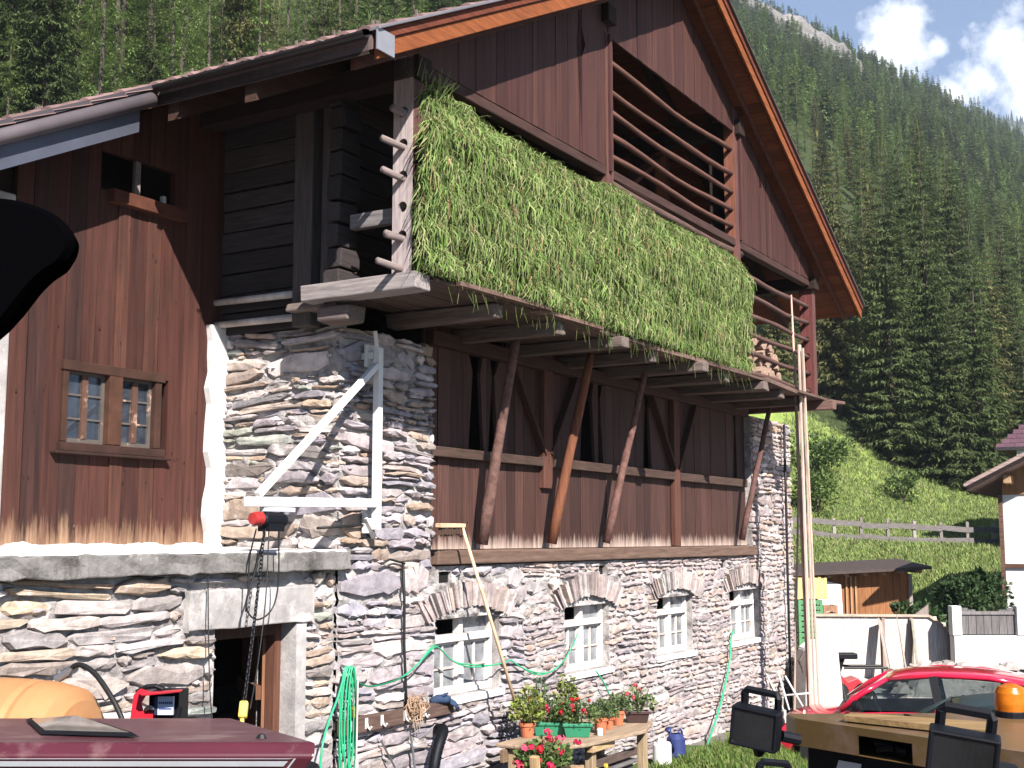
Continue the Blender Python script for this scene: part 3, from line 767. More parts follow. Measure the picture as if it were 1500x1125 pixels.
# barge boards
def barge(sa, sb, n0, n1, lo, hi, col, name='barge_board', mat='timber_s'):
    m_ = MB('B'); slab(m_, sa, sb, n0, n1, lo, hi, col); return obj(name, m_, mat, roof, bevel=.006)
barge(SL, APX, NF + .03, NF + .065, -.055, .085, (.23, .068, .022)); barge(SL - .01, APX, NF + .035, NF + .085, .088, .17, (.14, .038, .02))
barge(APX, SR, NF + .03, NF + .065, -.055, .085, (.23, .068, .022)); barge(APX, SR + .01, NF + .035, NF + .085, .088, .17, (.14, .038, .02))
barge(APX, SR - .05, 1.12, 1.16, -.10, -.002, (.12, .045, .03)); barge(SL + .05, APX, 1.12, 1.16, -.10, -.002, (.10, .04, .028))
barge(SL - .05, APX, NF + .02, NF + .12, .172, .20, (.22, .2, .22), 'verge_flashing', 'sheet'); barge(APX, SR + .05, NF + .02, NF + .12, .172, .20, (.10, .07, .07), 'verge_flashing', 'sheet')
m_ = MB('B'); m_.box(SL - .05, SL + .16, NF + .086, NF + .10, zu(SL) - .0, zu(SL) + .17, (.30, .30, .33)); obj('flashing_cap', m_, 'sheet', roof)
# eave gutter of the main roof
m_ = MB('B'); P = []
for k in range(9):
    a = math.pi + math.pi * k / 8; P.append((SL - .085 + .045 * math.cos(a), zu(SL) + .13 + .04 * math.sin(a)))
Q = [(p, q) for p, q in P]
vs = [(p, NWV + .1, q) for p, q in Q] + [(p, NF + .02, q) for p, q in Q]
m_.add(vs, [(k, k + 1, 10 + k, 9 + k) for k in range(8)], (.028, .022, .024))
obj('gutter', m_, 'sheet', roof)
m_ = MB('B'); slab(m_, SL - .03, SL, NWV, NF, .0, .10, (.03, .018, .014)); obj('eave_board', m_, 'timber_n', roof)
for n_ in (1.0, .3, -.4):
    m_ = MB('B'); m_.beam((SL - .19, n_, zu(SL) + .11), (SL - .03, n_, zu(SL) + .15), .02, .008, (.3, .25, .25)); obj('gutter_hook', m_, 'sheet', roof)
# verge of the wing roof: rolled sheet pipe and blue grey fascia
m_ = MB('B'); m_.tube([(SWE, NWV + .10, zu(SWE) + .075), (SL - .12, NWV + .10, zu(SL - .12) + .075)], .058, (.17, .14, .15), 12); obj('verge_roll', m_, 'sheet', roof, smooth=True)
m_ = MB('B'); slab(m_, SWE, SL - .2, NWV + .02, NWV + .05, -.175, .02, (.10, .105, .14)); obj('fascia', m_, 'sheet', roof)
m_ = MB('B'); slab(m_, SWE, SL, NWV + .022, NWV + .09, .155, .20, (.10, .085, .095)); obj('verge_flashing', m_, 'sheet', roof)
# rafters, purlins
for n_ in [1.0 - .85 * k for k in range(1, 12)]:
    m_ = MB('B'); slab(m_, SL + .02, APX, n_ - .06, n_ + .06, -.15, -.002, (.06, .03, .021)); slab(m_, APX, SR - .02, n_ - .06, n_ + .06, -.15, -.002, (.06, .03, .021))
    if n_ < NWV: slab(m_, SWE + .05, SL, n_ - .06, n_ + .06, -.15, -.002, (.06, .03, .021))
    obj('rafter', m_, 'timber_s', roof)
for s in (-.30, 3.2, 7.10, 10.2):
    m_ = MB('B'); m_.box(s - .10, s + .10, -9, 1.07, zu(s) - .36, zu(s) - .155, (.03, .016, .013)); obj('purlin', m_, 'timber_n', roof, bevel=.012)

# ---- ground floor windows
def ground_window(a, b):
    mb = MB('B'); g = (.74, .69, .66); z0, z1 = WZ0, WZ1; n0, n1 = -.17, -.09; zt_ = z1 - .20; c = (a + b) / 2
    mb.box(a, a + .055, n0, n1, z0, z1 + .1, g); mb.box(b - .055, b, n0, n1, z0, z1 + .1, g)
    mb.box(a + .055, b - .055, n0, n1, z0, z0 + .05, g); mb.box(a + .055, b - .055, n0 - .01, n1 + .02, zt_ - .035, zt_ + .035, g); mb.box(a + .055, b - .055, n0, n1, z1 - .015, z1 + .1, g)
    mb.box(c - .04, c + .04, n0, n1 + .008, z0 + .05, zt_ - .035, g); mb.box(c - .035, c + .035, n0, n1, zt_ + .035, z1 - .015, g)
    o = obj('window', mb, 'winwood', barn, bevel=.006)
    for (p, q) in ((a + .055, c - .04), (c + .04, b - .055)):
        s_ = MB('B'); za, zb = z0 + .05, zt_ - .035; m_ = (p + q) / 2; e = n0 + .015
        for (x0, x1, y0, y1) in ((p, p + .03, za, zb), (q - .03, q, za, zb), (p + .03, q - .03, za, za + .03), (p + .03, q - .03, zb - .03, zb), (m_ - .011, m_ + .011, za + .03, zb - .03)):
            s_.box(x0, x1, e, e + .04, y0, y1, (.68, .62, .58))
        zc = za + (zb - za) * .45
        s_.box(p + .03, m_ - .011, e + .005, e + .035, zc - .01, zc + .01, (.62, .5, .45)); s_.box(m_ + .011, q - .03, e + .005, e + .035, zc - .01, zc + .01, (.62, .5, .45))
        obj('sash', s_, 'winwood', o)
        s_ = MB('B'); s_.box(p + .02, q - .02, e + .014, e + .018, za + .02, zb - .02, (.5, .5, .5)); obj('pane', s_, 'pane', o)
    s_ = MB('B'); s_.box(c + .035, b - .055, n0 + .03, n0 + .034, zt_ + .035, z1 - .015, (.4, .38, .36)); obj('pane', s_, 'pane', o)
    s_ = MB('B'); s_.box(a - .02, b + .02, -.60, -.56, z0 - .1, zt_ - .05, (.34, .335, .34)); obj('blind', s_, 'plasticpaint', o)
    s_ = MB('B'); rough_slab(s_, a - .05, b + .06, -.12, .035, z0 - .07, z0 - .005, 6, (.62, .57, .53), .006); obj('sill', s_, 'plaster', o)
for a, b in WIN: ground_window(a, b)
# ---- stable door, standing open inwards
mb = MB('B'); mb.box(-1.41, -1.36, -.26, -.16, -.1, 2.165, (.08, .04, .028)); mb.box(-.60, -.527, -.26, -.16, -.1, 2.165, (.13, .055, .035)); mb.box(-1.36, -.60, -.26, -.16, 2.07, 2.165, (.07, .035, .025))
fr = obj('door_frame', mb, 'timber_z', barn, bevel=.006)
mb = MB('B')
for k in range(5):
    a_, b_ = (-.60 + .51 * k / 5, -.27 - .70 * k / 5), (-.60 + .51 * (k + .96) / 5, -.27 - .70 * (k + .96) / 5)
    mb.beam((a_[0], a_[1], 1.03), (b_[0], b_[1], 1.03), .035, 2.03, shade(rnd(.85, 1.2), (.26, .12, .065)))
for z in (.46, 1.6): mb.beam((-.615, -.31, z), (-.14, -.96, z), .05, .11, (.16, .07, .04))
obj('door', mb, 'timber_z', fr)
# ---- cables fixed to the walls
def cable(pts, r, col, name='wall_cable', mat='blackrubber'):
    m_ = MB('B'); m_.tube(pts, r, col, 6); return obj(name, m_, mat, barn, smooth=True)
cable([(.83, .07, 2.62), (.85, .075, 2.3), (.86, .07, 1.9), (.88, .08, 1.5), (.90, .07, 1.36)], .013, (.03, .03, .03))
cable([(11.36, .09, 4.7), (11.36, .09, 3.5), (11.34, .09, 2.2), (11.34, .09, .1)], .022, (.03, .03, .03))
cable([(-.35, .05, 2.93), (0.02, .06, 2.95), (.5, .07, 2.97)], .012, (.03, .03, .03)); cable([(.5, .07, 2.62), (.62, .075, 2.66), (.85, .075, 2.62)], .010, (.03, .03, .03))
# ------------------------------------------------------------------ terrain
def softplus(x, k):
    t = x / k
    return x if t > 30 else (0 if t < -30 else k * math.log1p(math.exp(t)))
def pw(x, pts):
    if x <= pts[0][0]: return pts[0][1]
    for (a, b), (c, d) in zip(pts, pts[1:]):
        if x <= c: return b + (d - b) * (x - a) / (c - a)
    return pts[-1][1]
def treeline(x): return clamp(5 - .75 * (x - 15), -3, 8)
def hill_d(x, y): return -.68 * x + .73 * y - 29
def zt(x, y):
    g = pw(y, [(-50, 0), (21, 0.0), (25, .30), (31, .15), (37, 1.1), (45, 2.40), (62, 3.5), (200, 5)]) if x > -60 else 3.5
    if y < 31:
        s, n = to_barn(x, y)
        if s > -6 and s < 13: g += .12 * (1 - sstep(.2, 3.5, n))
    g -= .52 * sstep(3.2, 4.6, x) * sstep(11.5, 14.5, y) * (1 - sstep(18.9, 21.0, y))
    d = hill_d(x, y)
    h = .78 * softplus(d, 2.5) + .04 * max(0, d - 70)
    cp = pw(y * .68 + x * .73, [(340, 224), (440, 198), (560, 174)])
    if h > cp: h = cp + (h - cp) * .10
    if d > 3: h += min(1, (d - 3) / 30) * (7 * mnoise.noise(Vector((x * .02, y * .02, 0))) + 2.5 * mnoise.noise(Vector((x * .07, y * .07, 5))))
    if 0 < d: h += .35 * min(1, d / 4) * mnoise.noise(Vector((x * .25, y * .25, 2)))
    return g + h
def axis(lo, a, b, hi, step, grow):
    xs = []; x = a
    while x < b: xs.append(x); x += step
    st = step
    while x < hi: xs.append(x); st *= grow; x += st
    x = a; st = step
    while x > lo: st *= grow; x -= st; xs.insert(0, x)
    return xs
GX = axis(-900, -30, 45, 1500, 1.1, 1.09); GY = axis(-120, 6, 75, 1400, 1.1, 1.06)
def on_cliff(x, y):     # bare rock below the ridge
    v = y * .68 + x * .73; d = hill_d(x, y)
    c = mnoise.noise(Vector((x * .018, y * .018, 4.2))) * 22
    ax, ay, bx, by = 108.0, 412.0, 78.0, 436.0
    t = clamp(((x - ax) * (bx - ax) + (y - ay) * (by - ay)) / ((bx - ax) ** 2 + (by - ay) ** 2))
    return math.hypot(x - ax - t * (bx - ax), y - ay - t * (by - ay)) < 13 + c * .3
mb = MB(); nx, ny = len(GX), len(GY)
mb.v = [(x, y, zt(x, y)) for y in GY for x in GX]
for j in range(ny - 1):
    for i in range(nx - 1):
        x = (GX[i] + GX[i + 1]) / 2; y = (GY[j] + GY[j + 1]) / 2
        mb.f.append((j * nx + i, j * nx + i + 1, (j + 1) * nx + i + 1, (j + 1) * nx + i))
        d = hill_d(x, y); s, n = to_barn(x, y)
        k = mnoise.noise(Vector((x * .12, y * .12, 1))) * .5 + .5
        grass_c = (.15 + .05 * k, .205 + .03 * k, .055)
        if y < 31.5 and d < 3 and not (n > 0 and n < 4.5 and 3.2 < s < 10.5 and x < 4.6): col = (.42, .39, .37) if y > 18 else (.16, .145, .13)  # mostly unseen near yard kept dark to cut bounce light under the loft
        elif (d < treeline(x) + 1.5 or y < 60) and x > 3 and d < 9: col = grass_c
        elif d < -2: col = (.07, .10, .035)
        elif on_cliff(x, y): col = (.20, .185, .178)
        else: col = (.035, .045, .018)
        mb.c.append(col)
gm, nt, N, L = nodes_of('ground')
a = N.new('ShaderNodeAttribute'); a.attribute_name = 'Col'
f1 = noise_n(N, L, .35, 6, .7); f2 = noise_n(N, L, 6, 6, .75)
v = N.new('ShaderNodeVectorMath'); v.operation = 'SCALE'; L.new(a.outputs['Color'], v.inputs[0]); L.new(math_n(N, L, 'MULTIPLY', ramp(N, L, f1, .3, .7, .7, 1.25), ramp(N, L, f2, .3, .7, .7, 1.25)), v.inputs['Scale'])
p = N.new('ShaderNodeBsdfPrincipled'); p.inputs['Roughness'].default_value = .95; p.inputs['Specular IOR Level'].default_value = .1; L.new(v.outputs[0], p.inputs['Base Color'])
b = N.new('ShaderNodeBump'); b.inputs['Strength'].default_value = .8; b.inputs['Distance'].default_value = .06; L.new(f2, b.inputs['Height']); L.new(b.outputs[0], p.inputs['Normal'])
o = N.new('ShaderNodeOutputMaterial'); L.new(p.outputs[0], o.inputs[0])
g = obj('ground', mb, 'ground', smooth=True); g['kind'] = 'structure'

# ------------------------------------------------------------------ trees

def spray_mesh(mb, p, d, ln, w, col, droop=.0):
    p = Vector(p); d = Vector(d).normalized(); r = d.cross(Vector((rnd(-.4, .4), rnd(-.4, .4), 1)))
    if r.length < .05: r = Vector((1, 0, 0))
    r.normalize(); q = p + d * ln * .5 - Vector((0, 0, droop * ln * .3)); e = p + d * ln - Vector((0, 0, droop * ln))
    mb.add([p, q + r * w, e, q - r * w], [(0, 1, 2, 3)], col)
def spruce(name, H, Rr, seed, dark, full=1.0, lod=1):
    global R
    keep = R; R = random.Random(seed)
    tr = MB(); P = [(0, 0, -.6)]; rs = [.24 * H / 20 + .08]
    for i in range(1, 9):
        t = i / 8; P.append((rnd(-.05, .05), rnd(-.05, .05), H * t * .97)); rs.append(max(.02, (.22 * H / 20 + .04) * (1 - t)))
    tr.tube(P, rs, (.085, .065, .055), 7)
    cr = MB(); z = H * rnd(.03, .07)
    while z < H * .985:
        t = z / H; rad = Rr * (1 - t) ** .75 * (.55 + .45 * min(1, t / .12)) * rnd(.8, 1.12) + .15
        nb = int((7 if t < .8 else 5) * full) + R.randint(0, 2); a0 = rnd(0, 6.28)
        for k in range(nb):
            if R.random() < .10: continue
            a = a0 + 6.283 * k / nb + rnd(-.3, .3); ln = rad * rnd(.65, 1.12)
            dz = rnd(-.32, -.02) + t * .35
            br = Vector((math.cos(a), math.sin(a), 0)); b0 = Vector((0, 0, z))
            m = rnd(.65, 1.25); col0 = tuple(c * m for c in dark)
            ns = max(2, int(ln / ((.29 if lod == 1 else .42 * lod))))
            for i in range(ns):
                u = (i + .6) / ns; pt = b0 + br * ln * u + Vector((0, 0, ln * (dz * u - .16 * u * u + (.14 * max(0, u - .7) / .3))))
                wd = (.20 + .42 * (1 - abs(u - .45) * 1.3)) * min(1.0, ln / 1.6) * lod
                for sgn in (-1, 1, 0, -1, 1)[:5 if lod == 1 else 3]:
                    da = a + sgn * rnd(.4, 1.2) + rnd(-.25, .25); l2 = (wd * rnd(.8, 1.5) + .10) * (.72 if lod == 1 else 1)
                    c = shade(rnd(.75, 1.3), col0)
                    spray_mesh(cr, pt + Vector((0, 0, rnd(-.05, .05))), (math.cos(da), math.sin(da), rnd(-.5, .12)), l2, l2 * (rnd(.09, .16) if lod == 1 else rnd(.16, .28)), c, .3)
                    if R.random() < .55: spray_mesh(cr, pt, (math.cos(da) * .4, math.sin(da) * .4, -1), l2 * .8, l2 * .10, c, 0)
        z += H * rnd(.020, .034) * (1.0 if lod == 1 else 1.5)
    for k in range(4): spray_mesh(cr, (0, 0, H * .96), (rnd(-.2, .2), rnd(-.2, .2), 1), H * .05, .05, dark)
    R = keep
    return tr, cr
def larch(name, H, Rr, seed, colr, lod=1):
    global R
    keep = R; R = random.Random(seed)
    tr = MB(); tr.tube([(0, 0, -.6), (rnd(-.1, .1), rnd(-.1, .1), H * .5), (rnd(-.1, .1), 0, H * .98)], [.24 * H / 20, .14 * H / 20, .02], (.09, .072, .062), 7)
    cr = MB(); z = H * rnd(.03, .08)
    while z < H * .98:
        t = z / H; rad = Rr * (1 - t) ** .6 * rnd(.6, 1.15) + .1
        for k in range(R.randint(4, 7)):
            a = rnd(0, 6.28); ln = rad * rnd(.5, 1.1); dz = rnd(-.15, .30); m = rnd(.7, 1.3); col0 = tuple(c * m for c in colr)
            ns = max(2, int(ln / (.24 if lod == 1 else .34 * lod)))
            for i in range(ns):
                u = (i + .5) / ns; pt = Vector((math.cos(a) * ln * u, math.sin(a) * ln * u, z + ln * (dz * u - .12 * u)))
                for q in range(7 if lod == 1 else 3):
                    da = a + rnd(-1.8, 1.8); l2 = rnd(.13, .33) * lod; c = shade(rnd(.75, 1.3), col0)
                    spray_mesh(cr, pt + Vector((rnd(-.12, .12), rnd(-.12, .12), rnd(-.12, .12))), (math.cos(da), math.sin(da), rnd(-.9, .5)), l2, l2 * (rnd(.08, .15) if lod == 1 else rnd(.14, .26)), c, .2)
        z += H * rnd(.018, .03) * (1 if lod == 1 else 1.4)
    R = keep
    return tr, cr
D1, D2, L1, L2 = (.10, .135, .05), (.12, .150, .058), (.20, .285, .085), (.235, .31, .105)
PROT = []
for i, (kind, H, Rr, c) in enumerate((('s', 21, 3.0, D1), ('s', 24, 3.4, D2), ('s', 17, 2.7, D1), ('s', 13, 2.4, D2), ('l', 20, 2.7, L1), ('l', 16, 2.5, L2), ('l', 22, 2.9, (.18, .26, .08)), ('s', 19, 3.2, (.185, .185, .075)))):
    if kind == 's': tr, cr = spruce('spruce', H, Rr, 30 + i, c)
    else: tr, cr = larch('larch', H, Rr, 30 + i, c)
    PROT.append(('spruce_tree' if kind == 's' else 'larch_tree', H, tr, cr, []))
def img_xy(x, y, z):
    z -= CH; f_ = y * math.cos(PITCH) + z * math.sin(PITCH); u_ = -y * math.sin(PITCH) + z * math.cos(PITCH)
    if f_ < 1: return None
    return 750 + 1826 * x / f_, 562.5 - 1826 * u_ / f_
def place_tree(k, x, y, scale, label=None, group='conifers of the mountain forest', rot=None):
    nm, H, tr, cr, first = PROT[k]
    rot = rnd(0, 6.28) if rot is None else rot
    if not first:
        t = thing(nm, 'x', 'tree', (0, 0, 0)); obj('trunk', tr, 'trunk', t, smooth=True); obj('crown', cr, 'needles', t); first.append(t)
    else: t = copy_tree(first[0])
    t.matrix_world = Matrix.Translation((x, y, zt(x, y))) @ Matrix.Rotation(rot, 4, 'Z') @ Matrix.Diagonal((scale * rnd(.9, 1.1), scale * rnd(.9, 1.1), scale, 1))
    px = img_xy(x, y, zt(x, y) + H * .5 * scale)
    if label is None:
        if px and px[0] < 800: label = ('dark spruce of the forest seen above the barn roof' if nm == 'spruce_tree' else 'light green larch of the forest seen above the barn roof')
        else: label = ('dark spruce of the forested slope right of the barn' if nm == 'spruce_tree' else 'pale green larch of the forested slope right of the barn')
        grp = ('spruces' if nm == 'spruce_tree' else 'larches') + (' above the barn roof' if px and px[0] < 800 else ' on the slope right of the barn')
    else: grp = group
    tag(t, label, 'tree', grp)
    return t
# single trees at the edge of the meadow
spots = []
for (px, Y, k, sc, lab) in ((1312, 62, 1, .70, 'tall dark spruce with full skirt at the forest edge above the meadow'), (1372, 62.3, 0, .70, 'dark slender spruce right of the tall one at the meadow edge'),
                            (1215, 72, 7, .72, 'brownish spruce with ragged top right beside the barn gable'), (1440, 62, 2, .80, 'dark spruce standing closest behind the purple tiled roof'), (1405, 61.6, 3, .75, 'small dark spruce in the gap beside the closest one behind the houses')):
    x = (px - 750) / 1826 * Y * .9925
    place_tree(k, x, Y, sc, lab, 'spruces along the meadow edge'); spots.append((x, Y))
def far_enough(x, y, dmin):
    return all((x - a) ** 2 + (y - b) ** 2 > dmin * dmin for a, b in spots)
RT = random.Random(77); count = 0; tries = 0
zones = [(1130, 1640, 61.5, 95, 66, 2.5), (1070, 1640, 95, 172, 122, 3.2), (-160, 620, 44, 64, 92, 1.9), (560, 1120, 52, 90, 14, 4.0)]
for (pa, pb, ya, yb, cnt, dm) in zones:
    c = 0; tries = 0
    while c < cnt and tries < 9000:
        tries += 1
        Y = math.sqrt(RT.uniform(ya * ya, yb * yb)); px = RT.uniform(pa, pb); x = (px - 750) / 1826 * Y
        d = hill_d(x, Y)
        lim = (treeline(x) if px > 800 else 8.0) + 1.2 * mnoise.noise(Vector((x * .15, Y * .15, 0)))
        if d < lim or not far_enough(x, Y, dm): continue
        s, n = to_barn(x, Y)
        if n > -14 and s < 16 and pa < 900: continue
        spots.append((x, Y)); c += 1
        k = RT.choice((0, 1, 2, 3, 4, 4, 5, 6, 7)) if px > 800 else RT.choice((0, 2, 4, 5, 6, 4, 6, 7))
        place_tree(k, x, Y, (RT.uniform(.46, .80) if px < 800 else RT.uniform(.36, .62) if Y > 95 else RT.uniform(.42, .8)))
# the far wood: one mass
lods = []
for i, (kind, H, Rr, c) in enumerate((('s', 15, 2.3, (.125, .17, .065)), ('s', 13, 2.2, (.15, .185, .075)), ('l', 14, 2.3, L1), ('l', 12, 2.2, (.16, .235, .08)), ('s', 16, 2.3, (.13, .17, .07)))):
    tr, cr = spruce('f', H, Rr, 90 + i, c, .75, 2.1) if kind == 's' else larch('f', H, Rr, 90 + i, c, 2.4)
    V = np.array(cr.v); F = np.array(cr.f); C = np.array(cr.c); lods.append((V, F, C))
Vs, Fs, Cs = [], [], []; off = 0; far = []
def add_far(k, x, y, sc, tint=1.0):
    global off
    V, F, C = lods[k]; a = RT.uniform(0, 6.28); ca, sa = math.cos(a) * sc, math.sin(a) * sc
    W_ = np.stack([V[:, 0] * ca - V[:, 1] * sa + x, V[:, 0] * sa + V[:, 1] * ca + y, V[:, 2] * sc * RT.uniform(.85, 1.2) + zt(x, y) - .5], 1)
    Vs.append(W_); Fs.append(F + off); Cs.append(C * RT.uniform(.75, 1.2) * tint); off += len(V)
def fill(ya, yb, cell, pa, pb, smin, smax):
    n_ = 0
    y = ya
    while y < yb:
        x = (pa - 750) / 1826 * y
        while x < (pb - 750) / 1826 * y:
            xx, yy = x + RT.uniform(-.6, .6) * cell, y + RT.uniform(-.6, .6) * cell
            d = hill_d(xx, yy)
            if 9 < d < 290 and far_enough(xx, yy, 2.2) and not on_cliff(xx, yy) and RT.random() < .93:
                add_far(RT.choice((0, 1, 2, 2, 3, 4)), xx, yy, RT.uniform(smin, smax)); n_ += 1
            x += cell
        y += cell
    return n_
nf = fill(74, 170, 4.6, 540, 1075, .55, .95) + fill(170, 300, 6.0, 300, 1050, .5, .9) + fill(170, 300, 4.0, 1050, 1600, .42, .72) + fill(300, 640, 5.0, 1030, 1640, .48, .82)
FV = np.concatenate(Vs); FF = np.concatenate(Fs); FC = np.concatenate(Cs)
me = bpy.data.meshes.new('far_forest')
me.vertices.add(len(FV)); me.vertices.foreach_set('co', FV.ravel().astype(np.float32))
me.loops.add(FF.size); me.loops.foreach_set('vertex_index', FF.ravel().astype(np.int32))
me.polygons.add(len(FF)); me.polygons.foreach_set('loop_start', np.arange(0, FF.size, 4, dtype=np.int32)); me.polygons.foreach_set('loop_total', np.full(len(FF), 4, dtype=np.int32))
ca = me.color_attributes.new('Col', 'FLOAT_COLOR', 'CORNER'); ca.data.foreach_set('color', np.repeat(np.concatenate([FC, np.ones((len(FC), 1))], 1), 4, axis=0).ravel().astype(np.float32))
me.update(calc_edges=True); me.materials.append(MATS['needles'])
ff = bpy.data.objects.new('far_forest', me); COL.objects.link(ff)
tag(ff, 'conifer wood covering the upper mountain slope up to the skyline', 'forest', None, 'stuff')
print('far trees', nf, len(FF))
# rock outcrop under the ridge
mb = MB()
for i in range(60):
    for _ in range(60):
        y = RT.uniform(395, 455); x = RT.uniform(62, 124)
        if on_cliff(x, y): break
    else: continue
    z = zt(x, y); q = RT.uniform(2.5, 6.5); n_ = 7; vs = []; 
    for k in range(3):
        for j in range(n_):
            a = 6.283 * j / n_; r_ = q * (1, .8, .35)[k] * RT.uniform(.7, 1.2)
            vs.append((x + math.cos(a) * r_ * 1.3, y + math.sin(a) * r_, z + (-3, q * .55, q * 1.0)[k] + RT.uniform(-1.2, 1.2)))
    fs = [(k * n_ + j, k * n_ + (j + 1) % n_, (k + 1) * n_ + (j + 1) % n_, (k + 1) * n_ + j) for k in range(2) for j in range(n_)] + [tuple(2 * n_ + j for j in range(n_))]
    mb.add(vs, fs, shade(RT.uniform(.8, 1.15), (.25, .232, .222)))
rk = obj('cliff', mb, 'rock'); rk['kind'] = 'structure'
# far wooded ridge closing the valley
mb = MB(); nx_, ny_ = 90, 22
def ridge_z(x, t):
    h = pw(x, [(300, 575), (500, 563), (562, 556), (645, 543), (800, 520), (1250, 470), (1700, 380), (2400, 200)]) + 9 * mnoise.noise(Vector((x * .02, 0, 0))) + 5 * mnoise.noise(Vector((x * .08, 3, 0)))
    return -10 + (h + 10) * (t ** .9)
for j in range(ny_ + 1):
    for i in range(nx_ + 1):
        x = 400 + i * 20; t = j / ny_; y = 1150 + 420 * t + 15 * mnoise.noise(Vector((x * .01, t * 6, 1)))
        mb.v.append((x, y, ridge_z(x, t) + 10 * mnoise.noise(Vector((x * .03, t * 12, 1))) * t))
for j in range(ny_):
    for i in range(nx_):
        mb.f.append((j * (nx_ + 1) + i, j * (nx_ + 1) + i + 1, (j + 1) * (nx_ + 1) + i + 1, (j + 1) * (nx_ + 1) + i)); mb.c.append((.05, .075, .035))
rg = obj('hills', mb, 'ground'); rg['kind'] = 'structure'
mb = MB()
for i in range(900):
    x = RT.uniform(520, 800); t = 1 - RT.random() ** 2 * .5
    y = 1150 + 420 * t; z = ridge_z(x, t) - 6; h = RT.uniform(12, 24); w = h * .16
    c = shade(RT.uniform(.6, 1.2), (.035, .055, .03))
    for a in (0, 1.05, 2.1):
        mb.add([(x - w * math.cos(a), y - w * math.sin(a), z), (x + w * math.cos(a), y + w * math.sin(a), z), (x + w * .4 * math.cos(a), y, z + h * .6), (x, y, z + h), (x - w * .5 * math.cos(a), y, z + h * .5)], [(0, 1, 2, 3, 4)], c)
tag(obj('ridge_forest', mb, 'needles'), 'dark wood along the top of the distant ridge', 'forest', None, 'stuff')

# ------------------------------------------------------------------ bushes
def bush_mesh(seed, w, h, n, colr, leaf=.10):
    rr = random.Random(seed); mb = MB(); cl = [(rr.uniform(-.5, .5) * w, rr.uniform(-.5, .5) * w, rr.uniform(.25, .8) * h, rr.uniform(.22, .42) * w) for _ in range(9)]
    for i in range(n):
        cx, cy, cz, r = rr.choice(cl); d = Vector((rr.gauss(0, 1), rr.gauss(0, 1), rr.gauss(0, .8))).normalized() * r * rr.uniform(.6, 1.05)
        p = Vector((cx, cy, cz)) + d; p.z = max(p.z, .02)
        e = (d.normalized() + Vector((rr.uniform(-.8, .8), rr.uniform(-.8, .8), rr.uniform(-.5, .8)))).normalized(); r_ = e.cross(Vector((rr.uniform(-1, 1), rr.uniform(-1, 1), 1))).normalized()
        l2 = leaf * rr.uniform(.6, 1.5); m = rr.uniform(.6, 1.4)
        mb.add([p, p + e * l2 * .5 + r_ * l2 * .3, p + e * l2, p + e * l2 * .5 - r_ * l2 * .3], [(0, 1, 2, 3)], tuple(c * m for c in colr))
    return mb
def bush(x, y, w, h, n, colr, label, group='bushes on the meadow', leaf=.14, seed=1, name='bush'):
    t = thing(name, label, 'bush', (x, y, zt(x, y) - .05), 'W', group)
    m_ = bush_mesh(seed, w, h, n, colr, leaf); m_.v = [(a + x, b + y, c + zt(x, y) - .05) for a, b, c in m_.v]; obj('foliage', m_, 'leaf', t)
    s_ = MB()
    for k in range(4): s_.tube([(x, y, zt(x, y) - .2), (x + rnd(-.3, .3) * w, y + rnd(-.3, .3) * w, zt(x, y) + h * .6)], [.05, .015], (.12, .09, .07), 5)
    obj('stem', s_, 'trunk', t)
    return t
GB = (.075, .125, .035); GL = (.14, .21, .06)
def pxY(px, Y): return (px - 750) / 1826 * Y * .995
bush(pxY(1192, 50), 50, 1.5, 1.7, 1700, GL, 'light green leafy bush just behind the far barn corner, lower of two', seed=3, leaf=.15)
bush(pxY(1204, 56), 56, 1.9, 1.9, 1900, GB, 'darker green bush above the light one behind the far barn corner', seed=4, leaf=.15)
bush(pxY(1322, 56), 56, 1.1, 1.4, 900, GB, 'small dark round bush alone on the steep meadow', seed=5)
bush(pxY(1438, 26.3), 26.3, .95, 2.2, 2400, (.045, .085, .03), 'dense dark bush left of the white house wall', leaf=.09, seed=6)
bush(pxY(1400, 27), 27, .75, 2.4, 1500, (.04, .08, .025), 'bushy green shrub between the shed and the dark bush', seed=7)
bush(pxY(1372, 25.6), 25.6, .9, 1.35, 1500, (.05, .095, .03), 'low spreading bush behind the grey board fence', leaf=.09, seed=8)
bush(pxY(1345, 26), 26, .8, 1.45, 1200, (.05, .09, .03), 'small low bush at the shed corner', seed=9)
bush(pxY(1470, 25.4), 25.4, .8, 1.4, 1300, (.05, .09, .03), 'low light bush at the foot of the white house wall', leaf=.09, seed=10)

# meadow tufts: one mass
def tufts(name, label, pts, hmin, hmax, wid, cols, per=3):
    mb = MB()
    for (x, y) in pts:
        z = zt(x, y) - .02
        for k in range(per):
            a = RT.uniform(0, 6.28); h = RT.uniform(hmin, hmax); l_ = RT.uniform(.2, .7) * h; w = wid * RT.uniform(.6, 1.4)
            px, py = x + RT.uniform(-.1, .1), y + RT.uniform(-.1, .1); c, s_ = math.cos(a), math.sin(a)
            col = RT.choice(cols); m = RT.uniform(.7, 1.3); col = tuple(q * m for q in col)
            mb.add([(px - s_ * w, py + c * w, z), (px + s_ * w, py - c * w, z), (px + c * l_ * .5 + s_ * w * .6, py + s_ * l_ * .5 - c * w * .6, z + h * .7), (px + c * l_, py + s_ * l_, z + h)], [(0, 1, 2, 3)], col)
    return tag(obj(name, mb, 'grass'), label, 'grass', None, 'stuff')
pts = []
while len(pts) < 26000:
    Y = RT.uniform(33, 68); x = (RT.uniform(1150, 1600) - 750) / 1826 * Y
    if hill_d(x, Y) < treeline(x) + 1.5 and Y < 64: pts.append((x, Y))
